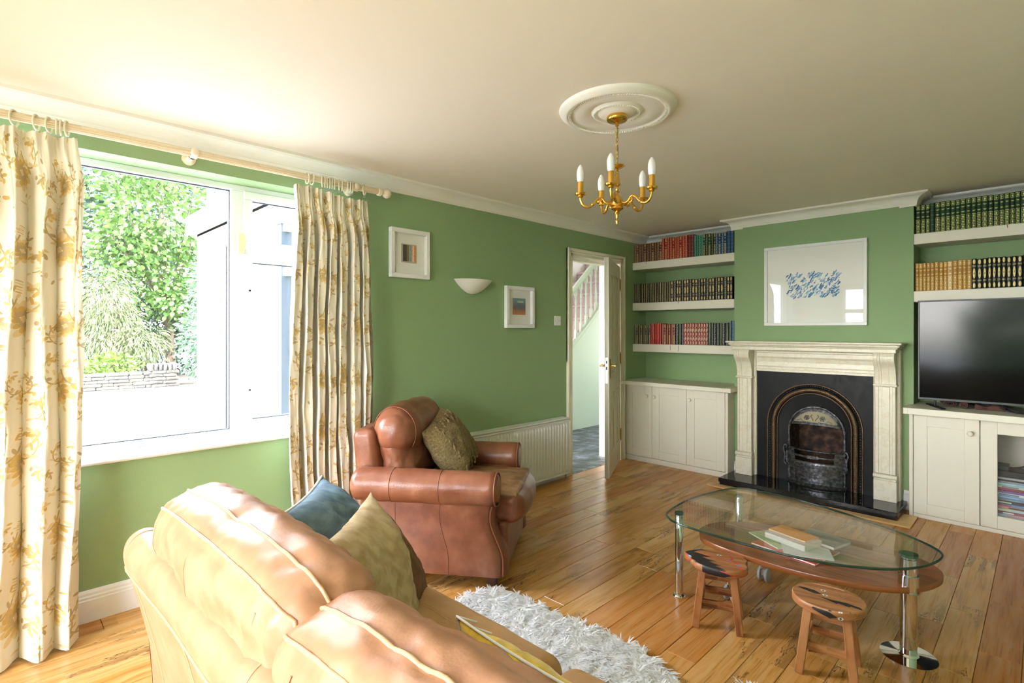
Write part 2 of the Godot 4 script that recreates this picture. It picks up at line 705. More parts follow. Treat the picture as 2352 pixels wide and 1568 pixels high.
func make_materials() -> void:
	# paint
	var wn := noise(3, 0.02, 3)
	M.green = mat(c255(144, 171, 122), 0.62)
	M.green.normal_enabled = true
	M.green.normal_texture = bump_tex(noise(8, 0.09, 3), 512, 1.2)
	M.green.normal_scale = 0.25
	tri_map(M.green, 2.2, true)
	M.ceiling = mat(c255(244, 237, 220), 0.8)
	M.cream = mat(c255(236, 231, 214), 0.42)
	M.trim = mat(c255(236, 230, 208), 0.38)
	M.white = mat(c255(242, 242, 240), 0.35)
	M.upvc = mat(c255(238, 242, 242), 0.3)
	M.seal = mat(c255(40, 44, 48), 0.6)
	M.plaster = mat(c255(244, 240, 228), 0.55)
	M.radiator = mat(c255(242, 243, 238), 0.3)
	M.hall_paint = mat(c255(222, 216, 204), 0.7)
	M.hall_white = mat(c255(236, 236, 226), 0.5)
	# metal
	M.brass = mat(c255(226, 178, 84), 0.2, 1.0)
	M.old_brass = mat(c255(150, 116, 60), 0.35, 1.0)
	M.chrome = mat(c255(222, 224, 226), 0.06, 1.0)
	M.steel = mat(c255(170, 172, 174), 0.3, 1.0)
	M.iron = mat(c255(30, 31, 33), 0.5)
	M.iron.metallic_specular = 0.3
	M.iron.roughness_texture = noise_tex(noise(5, 0.02, 4), 256, [0.2, 0.8], [grey(0.7), grey(1.0)])
	tri_map(M.iron, 3.0)
	M.iron_worn = mat(Color.WHITE, 0.36, 0.8)
	M.iron_worn.albedo_texture = noise_tex(noise(9, 0.03, 3), 256, [0.3, 0.8], [c255(70, 70, 74), c255(140, 141, 146)])
	tri_map(M.iron_worn, 4.0)
	M.bronze = mat(Color.WHITE, 0.4, 0.8)
	M.bronze.albedo_texture = noise_tex(noise(12, 0.08, 3), 256, [0.3, 0.7], [c255(70, 54, 42), c255(150, 122, 94)])
	tri_map(M.bronze, 8.0)
	M.cast_pale = mat(c255(186, 176, 150), 0.45, 0.35)
	M.black = mat(c255(22, 22, 24), 0.4)
	M.rubber = mat(c255(30, 30, 32), 0.7)
	# stone
	M.marble = mat(Color.WHITE, 0.34)
	M.marble.albedo_texture = noise_tex(noise(21, 0.012, 5), 512, [0.2, 0.5, 0.62, 0.9], [c255(236, 229, 208), c255(240, 234, 216), c255(231, 221, 196), c255(242, 236, 220)])
	tri_map(M.marble, 1.6)
	M.granite = mat(Color.WHITE, 0.04)
	M.granite.albedo_texture = noise_tex(noise(25, 0.2, 3), 256, [0.45, 0.9], [c255(14, 14, 15), c255(60, 60, 62)])
	tri_map(M.granite, 3.0)
	M.slate = mat(Color.WHITE, 0.42)
	M.slate.albedo_texture = noise_tex(noise(31, 0.01, 5), 512, [0.25, 0.5, 0.75], [c255(46, 48, 50), c255(70, 72, 76), c255(104, 108, 114)])
	M.slate.normal_enabled = true
	M.slate.normal_texture = bump_tex(noise(32, 0.02, 4), 512, 6.0)
	tri_map(M.slate, 0.9, true)
	M.firebrick = mat(Color.WHITE, 0.9)
	M.firebrick.albedo_texture = noise_tex(noise(35, 0.02, 4), 256, [0.2, 0.6, 0.95], [c255(40, 32, 28), c255(74, 54, 44), c255(110, 84, 72)])
	tri_map(M.firebrick, 2.4)
	M.soot = mat(c255(26, 22, 20), 0.95)
	# leather and cloth
	var grain := bump_tex(noise(41, 0.16, 3, FastNoiseLite.TYPE_CELLULAR), 512, 3.0)
	M.tan = mat(Color.WHITE, 0.4)
	M.tan.albedo_texture = noise_tex(noise(42, 0.01, 4), 512, [0.2, 0.55, 0.85], [c255(172, 122, 90), c255(182, 133, 101), c255(190, 142, 110)])
	M.tan.normal_enabled = true
	M.tan.normal_texture = grain
	M.tan.normal_scale = 0.10
	tri_map(M.tan, 1.6)
	M.tan_seam = mat(c255(208, 162, 122), 0.45)
	M.seam_tan_dark = mat(c255(176, 132, 92), 0.5)
	M.tan_dull = mat(Color.WHITE, 0.62)
	M.tan_dull.albedo_texture = noise_tex(noise(43, 0.008, 4), 512, [0.2, 0.8], [c255(176, 136, 90), c255(196, 154, 104)])
	tri_map(M.tan_dull, 1.2)
	M.brown = mat(Color.WHITE, 0.34)
	M.brown.albedo_texture = noise_tex(noise(44, 0.007, 6), 512, [0.15, 0.45, 0.7, 0.95], [c255(112, 62, 40), c255(128, 77, 52), c255(136, 85, 60), c255(154, 104, 76)])
	M.brown.normal_enabled = true
	M.brown.normal_texture = grain
	M.brown.normal_scale = 0.2
	tri_map(M.brown, 1.5)
	M.brown_seat = mat(Color.WHITE, 0.5)
	M.brown_seat.albedo_texture = noise_tex(noise(45, 0.012, 5), 512, [0.2, 0.5, 0.85], [c255(120, 78, 48), c255(150, 112, 74), c255(170, 134, 96)])
	tri_map(M.brown_seat, 1.4)
	M.seam_dark = mat(c255(120, 66, 42), 0.5)
	M.curtain = image_mat(curtain_image(), 0.85)
	M.curtain.backlight_enabled = true
	M.curtain.backlight = grey(0.35)
	M.lining = mat(c255(240, 238, 230), 0.9)
	M.lining.backlight_enabled = true
	M.lining.backlight = grey(0.5)
	M.blue = cloth(c255(78, 104, 122), c255(112, 138, 152), 51)
	M.suede = cloth(c255(176, 152, 112), c255(204, 184, 146), 52)
	M.brown_suede = cloth(c255(104, 70, 42), c255(124, 88, 56), 57)
	M.yellow = cloth(c255(186, 152, 14), c255(222, 190, 48), 53)
	M.yellow.rim_enabled = true
	M.yellow.rim = 0.6
	M.thread_dark = mat(c255(60, 52, 40), 0.7)
	M.thread_gold = mat(c255(206, 176, 96), 0.6)
	M.thread_red = mat(c255(130, 60, 50), 0.6)
	M.thread_teal = mat(c255(40, 110, 120), 0.6)
	M.thread = mat(c255(236, 236, 232), 0.8)
	M.knit = mat(Color.WHITE, 0.9)
	M.knit.albedo_texture = noise_tex(noise(54, 0.05, 3), 256, [0.2, 0.8], [c255(110, 92, 56), c255(150, 130, 88)])
	M.knit.normal_enabled = true
	M.knit.normal_texture = bump_tex(noise(55, 0.12, 2, FastNoiseLite.TYPE_CELLULAR), 256, 9.0)
	tri_map(M.knit, 5.0)
	M.wool = mat(c255(246, 243, 234), 0.95)
	M.fur = mat(c255(253, 252, 248), 0.9)
	M.fur.backlight_enabled = true
	M.fur.backlight = grey(0.9)
	M.carpet = mat(c255(186, 160, 158), 0.95)
	M.towel = mat(c255(92, 62, 54), 0.95)
	# wood
	M.pole = image_mat(wood_image(60, 512, 64, c255(222, 202, 166), c255(182, 156, 118), c255(236, 222, 194), 0.9, 0.0), 0.5)
	M.pole_plain = mat(c255(230, 214, 184), 0.45)
	M.ring = mat(c255(226, 218, 188), 0.45)
	M.pine = image_mat(wood_image(61, 512, 64, c255(226, 180, 120), c255(196, 140, 84), c255(238, 204, 150), 0.7, 0.0), 0.5)
	M.walnut = image_mat(wood_image(62, 512, 256, c255(136, 78, 40), c255(92, 48, 24), c255(164, 100, 56), 0.8, 0.0), 0.2)
	M.stool = image_mat(wood_image(63, 512, 128, c255(160, 100, 58), c255(96, 54, 30), c255(196, 138, 88), 1.0, 0.0), 0.42)
	M.stool_light = image_mat(wood_image(64, 512, 128, c255(178, 120, 72), c255(120, 72, 40), c255(206, 152, 102), 1.0, 0.0), 0.42)
	M.brown_frame = mat(c255(34, 26, 24), 0.7)
	M.grey_frame = mat(c255(56, 64, 78), 0.7)
	M.chair_foot = mat(c255(96, 62, 48), 0.5)
	for i in 8:
		var spalt: float = [0.0, 0.15, 0.3, 0.0, 0.55, 0.2, 0.0, 0.75][i]
		var b: Color = [c255(204, 144, 70), c255(196, 134, 62), c255(210, 154, 82), c255(188, 120, 54), c255(206, 150, 78), c255(214, 162, 90), c255(198, 130, 60), c255(204, 150, 84)][i]
		var pm := image_mat(wood_image(100 + i * 17, 1024, 96, b, b.darkened(0.38), b.lightened(0.22), 0.62, spalt), 0.26)
		M["plank%d" % i] = pm
	M.gap = mat(c255(60, 36, 20), 0.9)
	# glass
	M.pane = mat(Color(0.9, 0.96, 0.96, 0.03), 0.0)
	M.pane.transparency = BaseMaterial3D.TRANSPARENCY_ALPHA
	M.table_glass = mat(Color(0.34, 0.46, 0.34, 0.055), 0.0)
	M.table_glass.transparency = BaseMaterial3D.TRANSPARENCY_ALPHA
	M.glass_edge = mat(Color(0.05, 0.2, 0.14, 0.75), 0.05)
	M.glass_edge.transparency = BaseMaterial3D.TRANSPARENCY_ALPHA
	M.bulb = mat(c255(244, 244, 242), 0.15)
	M.bulb.subsurf_scatter_enabled = true
	M.bulb.subsurf_scatter_strength = 0.3
	M.screen = mat(c255(10, 12, 14), 0.1)
	M.screen.metallic_specular = 0.34
	M.bezel = mat(c255(52, 56, 60), 0.35)
	M.glass_pad = mat(c255(70, 110, 90), 0.15, 0.6)
	M.castor = mat(c255(196, 196, 190), 0.35)
	M.mag_red = mat(c255(206, 44, 36), 0.3)
	M.mag_green = mat(c255(196, 210, 150), 0.3)
	M.mag_white = mat(c255(240, 238, 234), 0.35)
	M.mag_grey = mat(c255(120, 134, 126), 0.4)
	M.orange = mat(c255(250, 164, 16), 0.5)
	M.leaf_green = mat(c255(150, 200, 70), 0.5)
	M.paper = mat(c255(246, 244, 236), 0.7)
	M.page = mat(c255(232, 222, 196), 0.85)
	# outside
	M.render = mat(c255(236, 236, 232), 0.9)
	M.gravel = mat(Color.WHITE, 0.95)
	M.gravel.albedo_texture = noise_tex(noise(71, 0.2, 3), 512, [0.3, 0.7], [c255(120, 118, 114), c255(150, 148, 144)])
	tri_map(M.gravel, 0.6, true)
	M.soil = mat(c255(70, 58, 44), 0.95)
	for i in 3:
		var k: Color = [c255(92, 85, 72), c255(80, 75, 66), c255(100, 95, 84)][i]
		M["stone%d" % i] = mat(Color.WHITE, 0.9)
		M["stone%d" % i].albedo_texture = noise_tex(noise(75 + i, 0.03, 4), 128, [0.3, 0.7], [k.darkened(0.2), k])
		tri_map(M["stone%d" % i], 2.0)
	M.leaf = mat(Color.WHITE, 0.55)
	M.leaf.vertex_color_use_as_albedo = true
	M.leaf.backlight_enabled = true
	M.leaf.backlight = grey(0.6)
	M.bark = mat(c255(92, 78, 62), 0.95)

func cloth(a: Color, b: Color, sd: int) -> StandardMaterial3D:
	var m := mat(Color.WHITE, 0.85)
	m.albedo_texture = noise_tex(noise(sd, 0.014, 5), 512, [0.3, 0.7], [a, b])
	tri_map(m, 2.6)
	m.normal_enabled = true
	m.normal_texture = bump_tex(noise(sd + 3, 0.014, 5), 512, 4.0)
	m.normal_scale = 0.4
	return m

# ---------------------------------------------------------------- the room
func ring4(g: G, x0: float, x1: float, z0: float, z1: float, y0: float, y1: float, w: float, bev := 0.003) -> void:
	g.bx(Vector3(x0, y0, z0), Vector3(x1, y0 + w, z1), bev)
	g.bx(Vector3(x0, y1 - w, z0), Vector3(x1, y1, z1), bev)
	g.bx(Vector3(x0, y0 + w, z0), Vector3(x1, y1 - w, z0 + w), bev)
	g.bx(Vector3(x0, y0 + w, z1 - w), Vector3(x1, y1 - w, z1), bev)

func build_room() -> void:
	var g := G.new()
	wall_with_holes(g, 2, -8.2, ZB + 0.25, -0.1, CEIL + 0.2, -3.35, XL, [[-1.66, 0.36, 0.715, 2.162], [-4.635, -3.85, -0.1, 2.02]])
	struct("wall_left", g, M.green)
	g = G.new()
	g.bx(Vector3(-3.10, -0.1, -5.35), Vector3(0.87, CEIL + 0.2, ZF))
	struct("wall_far", g, M.green)
	g = G.new()
	wall_with_holes(g, 0, -2.02, -0.694, 0.0, CEIL, ZF, ZC, [[-1.62, -1.06, 0.0, 0.75]])
	struct("wall_chimney", g, M.green)
	g = G.new()
	g.bx(Vector3(XR, -0.1, ZF), Vector3(0.87, CEIL + 0.2, ZB))
	struct("wall_right", g, M.green)
	g = G.new()
	wall_with_holes(g, 0, XL, 0.87, -0.1, CEIL + 0.2, ZB, ZB + 0.25, [[-2.9, 0.35, 0.42, 2.2]])
	struct("wall_back", g, M.green)
	g = G.new()
	g.bx(Vector3(XL, CEIL, ZF), Vector3(XR, CEIL + 0.18, ZB))
	struct("ceiling", g, M.ceiling)
	# cornice: cove with a bead at the ceiling
	var prof := [Vector2(0.0, 2.262), Vector2(0.012, 2.262), Vector2(0.014, 2.272)]
	for i in 9:
		var a := PI / 2 * i / 8.0
		prof.append(Vector2(0.016 + 0.052 * (1.0 - cos(a)), 2.274 + 0.052 * sin(a)))
	prof.append_array([Vector2(0.072, 2.330), Vector2(0.086, 2.330), Vector2(0.088, CEIL)])
	g = G.new()
	g.run(prof, [Vector2(XL, ZB), Vector2(XL, ZF), Vector2(-2.02, ZF), Vector2(-2.02, ZC), Vector2(-0.694, ZC), Vector2(-0.694, ZF), Vector2(XR, ZF), Vector2(XR, ZB)], true)
	var cor := struct("trim_1", g, M.plaster)
	# heavier corner pieces where the cornice breaks round the chimney
	for s in [[-2.02, 1.0], [-0.694, -1.0]]:
		var big := prof.map(func(q): return Vector2(q.x + 0.008, q.y - (0.012 if q.y < 2.27 else 0.002)))
		g = G.new()
		if s[1] > 0:
			g.run(big, [Vector2(s[0], ZC - 0.11), Vector2(s[0], ZC), Vector2(s[0] + 0.085, ZC)])
		else:
			g.run(big, [Vector2(s[0] - 0.085, ZC), Vector2(s[0], ZC), Vector2(s[0], ZC - 0.11)])
		part("corner_piece", g, M.plaster, cor)
	for s in [[Vector2(XL, ZF), 0], [Vector2(-2.02, ZF), 1], [Vector2(-0.694, ZF), 2]]:
		var big := prof.map(func(q): return Vector2(q.x + 0.006, q.y - 0.002))
		g = G.new()
		var c: Vector2 = s[0]
		if s[1] == 0:
			g.run(big, [c + Vector2(0, 0.14), c, c + Vector2(0.14, 0)])
		elif s[1] == 1:
			g.run(big, [c - Vector2(0.13, 0), c, c + Vector2(0, 0.13)])
		else:
			g.run(big, [c + Vector2(0, 0.13), c, c + Vector2(0.13, 0)])
		part("corner_piece", g, M.plaster, cor)
	# skirting
	var sk := [Vector2(0.0, 0.0), Vector2(0.022, 0.0), Vector2(0.022, 0.098), Vector2(0.018, 0.102), Vector2(0.018, 0.112), Vector2(0.012, 0.117), Vector2(0.012, 0.128), Vector2(0.006, 0.138), Vector2(0.0, 0.14)]
	for s in [["baseboard_left", [Vector2(XL, ZB), Vector2(XL, -3.775)]], ["baseboard_chimney", [Vector2(-2.015, ZC), Vector2(-1.965, ZC)]], ["baseboard_chimney", [Vector2(-0.752, ZC), Vector2(-0.694, ZC)]], ["baseboard_right", [Vector2(XR, -4.70), Vector2(XR, ZB)]], ["baseboard_back", [Vector2(XR, ZB), Vector2(XL, ZB)]]]:
		g = G.new()
		g.run(sk, s[1])
		struct(s[0], g, M.white)
	# floor: dark bed and boards running towards the fireplace wall
	g = G.new()
	g.bx(Vector3(XL, -0.10, ZF), Vector3(XR, -0.016, ZB))
	var floor_bed := struct("floor", g, M.gap)
	var r := RandomNumberGenerator.new()
	r.seed = 11
	var w := 0.1315
	var k0 := int(floor((XL + 0.594) / w))
	var kinds := []
	for i in 8: kinds.append(i)
	for k in range(k0, 10):
		var x0: float = max(-0.594 + k * w, XL)
		var x1: float = min(-0.594 + (k + 1) * w, XR)
		if x1 - x0 < 0.01:
			continue
		var z := ZF + (0.0 if k % 2 else -0.5) - r.randf() * 0.7
		while z < ZB:
			var L: float = [0.62, 0.85, 1.1, 1.35, 1.7][r.randi() % 5]
			var a: float = max(z, ZF)
			var b: float = min(z + L, ZB)
			z += L
			if b - a < 0.02:
				continue
			g = G.new()
			var e := 0.0007
			var top := -0.0008 * r.randf()
			var u0 := r.randf()
			var X := [x0 + e, x0 + e + 0.0016, x1 - e - 0.0016, x1 - e]
			var Z := [a + e, a + e + 0.0012, b - e - 0.0012, b - e]
			var V := func(i: int, j: int) -> Array:
				var low := i == 0 or i == 3 or j == 0 or j == 3
				return [Vector3(X[i], top - (0.0016 if low else 0.0), Z[j]), Vector2(u0 + (Z[j] - a) / 1.65, (X[i] - x0) / w)]
			for i in 3:
				for j in 3:
					var p: Array = V.call(i, j)
					var q: Array = V.call(i, j + 1)
					var s: Array = V.call(i + 1, j + 1)
					var t: Array = V.call(i + 1, j)
					g.quad(p[0], q[0], s[0], t[0], p[1], q[1], s[1], t[1])
			g.bx(Vector3(X[0], -0.0158, Z[0]), Vector3(X[3], top - 0.0016, Z[3]))
			part("plank", g, M["plank%d" % (r.randi() % 8)], floor_bed)

func build_window() -> void:
	var win := Node3D.new()
	win.name = "window_1"
	add_child(win)
	win.set_meta("kind", "structure")
	var g := G.new()
	ring4(g, -3.32, -3.25, -1.66, 0.36, 0.738, 2.163, 0.033)
	g.bx(Vector3(-3.32, 0.77, -1.062), Vector3(-3.25, 2.13, -0.986), 0.003)
	g.bx(Vector3(-3.32, 1.755, -1.63), Vector3(-3.25, 1.822, -1.06), 0.003)
	part("window_frame", g, M.upvc, win)
	for s in [[1.80, 2.135], [0.765, 1.775]]:
		g = G.new()
		ring4(g, -3.31, -3.238, -1.63, -1.05, s[0], s[1], 0.048, 0.006)
		part("sash", g, M.upvc, win)
	for s in [[-0.986, 0.327, 0.771, 2.13], [-1.582, -1.098, 1.848, 2.087], [-1.582, -1.098, 0.813, 1.727]]:
		g = G.new()
		ring4(g, -3.292, -3.276, s[0], s[1], s[2], s[3], 0.0045, 0.0)
		part("glazing_seal", g, M.seal, win)
		g = G.new()
		g.quad(Vector3(-3.285, s[2], s[1]), Vector3(-3.285, s[2], s[0]), Vector3(-3.285, s[3], s[0]), Vector3(-3.285, s[3], s[1]))
		part("pane", g, M.pane, win)
	for y in [1.56, 0.99]:
		g = G.new()
		g.bx(Vector3(-3.25, y - 0.035, -1.058), Vector3(-3.235, y + 0.035, -1.04), 0.003)
		g.bx(Vector3(-3.236, y - 0.012, -1.085), Vector3(-3.222, y + 0.012, -1.04), 0.004)
		part("window_latch", g, M.white, win)
		g = G.new()
		g.lathe([Vector2(0, 0), Vector2(0.006, 0), Vector2(0.006, 0.004), Vector2(0, 0.004)], 10, Transform3D(Basis(Vector3(0, 1, 0), Vector3(1, 0, 0), Vector3(0, 0, -1)), Vector3(-3.222, y, -1.076)))
		part("lock_button", g, M.black, win)
	g = G.new()
	g.bx(Vector3(-3.238, 1.806, -1.48), Vector3(-3.224, 1.818, -1.22), 0.003)
	g.bx(Vector3(-3.238, 1.80, -1.30), Vector3(-3.215, 1.828, -1.27), 0.004)
	part("casement_stay", g, M.white, win)
	# painted sill with a rounded nose
	g = G.new()
	g.bx(Vector3(-3.26, 0.716, -1.66), Vector3(-3.09, 0.7395, 0.36))
	g.bx(Vector3(-3.099, 0.716, -1.70), Vector3(-3.052, 0.7395, 0.40), 0.009)
	part("window_sill", g, M.white, win)
	g = G.new()
	g.bx(Vector3(-3.25, 1.770, -1.050), Vector3(-3.222, 1.882, -1.012), 0.005)
	tag(part("alarm_sensor", g, mat(c255(236, 218, 170), 0.5)), "small cream alarm sensor stuck on the white window mullion", "sensor")
	# second window, behind the camera
	win = Node3D.new()
	win.name = "window_2"
	add_child(win)
	win.set_meta("kind", "structure")
	g = G.new()
	var zw := ZB + 0.12
	for q in [[0.42, 0.47], [2.15, 2.2]]:
		g.bx(Vector3(-2.9, q[0], zw), Vector3(0.35, q[1], zw + 0.07), 0.003)
	for x in [[-2.9, -2.85], [-2.30, -2.22], [-0.80, -0.70], [0.30, 0.35]]:
		g.bx(Vector3(x[0], 0.47, zw), Vector3(x[1], 2.15, zw + 0.07), 0.003)
	for x in [[-2.85, -2.30], [-0.70, 0.30]]:
		g.bx(Vector3(x[0], 1.68, zw), Vector3(x[1], 1.76, zw + 0.07), 0.003)
	part("window_frame", g, M.upvc, win)
	for q in [[-2.22, -0.80, 0.47, 2.15], [-0.70, 0.30, 0.47, 1.68], [-0.70, 0.30, 1.76, 2.15], [-2.85, -2.30, 0.47, 1.68], [-2.85, -2.30, 1.76, 2.15]]:
		g = G.new()
		g.quad(Vector3(q[0], q[2], zw + 0.03), Vector3(q[0], q[3], zw + 0.03), Vector3(q[1], q[3], zw + 0.03), Vector3(q[1], q[2], zw + 0.03))
		part("pane", g, M.pane, win)
	g = G.new()
	g.bx(Vector3(-2.94, 0.396, ZB - 0.05), Vector3(0.39, 0.42, zw + 0.01), 0.008)
	part("window_sill", g, M.white, win)

func build_door() -> void:
	var root := Node3D.new()
	root.name = "door_1"
	add_child(root)
	root.set_meta("kind", "structure")
	var g := G.new()
	for q in [[0.0, 0.074, 0.018], [0.050, 0.074, 0.028], [0.030, 0.044, 0.022]]:
		var i0: float = q[0]
		var i1: float = q[1]
		var t: float = XL + q[2]
		g.bx(Vector3(XL - 0.002, 0, -3.85 + i0), Vector3(t, 2.02 + i1, -3.85 + i1), 0.004)
		g.bx(Vector3(XL - 0.002, 0, -4.635 - i1), Vector3(t, 2.02 + i1, -4.635 - i0), 0.004)
		g.bx(Vector3(XL - 0.002, 2.02 + i0, -4.635 - i1 + 0.002), Vector3(t, 2.02 + i1 - 0.0005, -3.85 + i1 - 0.002), 0.004)
	part("casing", g, M.trim, root)
	g = G.new()
	g.bx(Vector3(-3.352, 0, -3.853), Vector3(XL + 0.002, 2.02, -3.838), 0.0)
	g.bx(Vector3(-3.352, 0, -4.647), Vector3(XL + 0.002, 2.02, -4.632), 0.0)
	g.bx(Vector3(-3.352, 2.017, -4.647), Vector3(XL + 0.002, 2.03, -3.838), 0.0)
	g.bx(Vector3(-3.20, 0, -3.862), Vector3(-3.165, 2.008, -3.85), 0.002)
	g.bx(Vector3(-3.20, 0, -4.635), Vector3(-3.165, 2.008, -4.623), 0.002)
	g.bx(Vector3(-3.20, 1.996, -4.635), Vector3(-3.165, 2.008, -3.85), 0.002)
	part("jamb", g, M.trim, root)
	# the leaf stands open into the room; local z along the leaf from the hinge, local x out of the visible face
	var leaf := Node3D.new()
	leaf.name = "leaf"
	root.add_child(leaf)
	leaf.position = Vector3(-3.098, 0.0, -4.612)
	leaf.rotation.y = deg_to_rad(26.4)
	leaf.rotation.z = deg_to_rad(0.15)
	var W := 0.762
	g = G.new()
	g.bx(Vector3(-0.014, 0.012, 0.0), Vector3(0.014, 1.985, W))
	for z in [[0.0, 0.10], [0.33, 0.432], [W - 0.10, W]]:
		g.bx(Vector3(-0.021, 0.012, z[0]), Vector3(0.021, 1.985, z[1]), 0.002)
	for y in [[0.012, 0.22], [0.76, 0.93], [1.865, 1.985]]:
		g.bx(Vector3(-0.0208, y[0], 0.001), Vector3(0.0208, y[1], W - 0.001), 0.002)
	part("door_leaf", g, M.trim, leaf)
	for y in [[0.22, 0.76], [0.93, 1.865]]:
		for z in [[0.10, 0.33], [0.432, W - 0.10]]:
			g = G.new()
			g.bx(Vector3(-0.018, y[0] + 0.035, z[0] + 0.035), Vector3(0.018, y[1] - 0.035, z[1] - 0.035), 0.008)
			for s in [-1.0, 1.0]:
				ring4(g, s * 0.013, s * 0.024, z[0], z[1], y[0], y[1], 0.018, 0.004)
			part("panel", g, M.trim, leaf)
	g = G.new()
	g.bx(Vector3(-0.011, 0.86, W - 0.001), Vector3(0.011, 1.09, W + 0.002))
	part("latch_plate", g, M.steel, leaf)
	for y in [1.05, 0.995, 0.93]:
		g = G.new()
		g.bx(Vector3(-0.006, y - 0.014, W + 0.001), Vector3(0.006, y + 0.014, W + (0.007 if y == 0.995 else 0.003)), 0.001)
		part("latch_bolt", g, M.black if y != 0.93 else M.steel, leaf)
	for s in [-1.0, 1.0]:
		g = G.new()
		g.bx(Vector3(s * 0.021, 0.90, W - 0.078), Vector3(s * 0.026, 1.08, W - 0.038), 0.003)
		var rt := Transform3D(Basis(Vector3(0, 0, 1), Vector3(s, 0, 0), Vector3(0, 1, 0)), Vector3(s * 0.026, 1.015, W - 0.058))
		g.lathe([Vector2(0, 0), Vector2(0.016, 0.0), Vector2(0.013, 0.008), Vector2(0.008, 0.012), Vector2(0.008, 0.045), Vector2(0, 0.047)], 14, rt)
		g.tube(smooth_path([Vector3(s * 0.066, 1.015, W - 0.05), Vector3(s * 0.068, 1.015, W - 0.075), Vector3(s * 0.066, 1.013, W - 0.12), Vector3(s * 0.064, 1.016, W - 0.155)]), [0.006, 0.008, 0.009, 0.009, 0.008, 0.007, 0.006, 0.006, 0.006, 0.006, 0.006, 0.007, 0.007, 0.007, 0.008, 0.009, 0.01, 0.01, 0.006], 10)
		part("door_handle", g, M.brass, leaf)
	for y in [0.27, 1.05, 1.80]:
		g = G.new()
		g.tube([Vector3(0.022, y - 0.05, -0.006), Vector3(0.022, y + 0.05, -0.006)], 0.008, 10)
		for e in [-0.057, 0.057]:
			g.lathe([Vector2(0, -0.006), Vector2(0.006, -0.004), Vector2(0.006, 0.004), Vector2(0, 0.006)], 10, Transform3D(Basis(), Vector3(0.022, y + e, -0.006)))
		g.bx(Vector3(0.0205, y - 0.045, 0.0), Vector3(0.0225, y + 0.045, 0.03))
		part("hinge", g, M.old_brass, leaf)

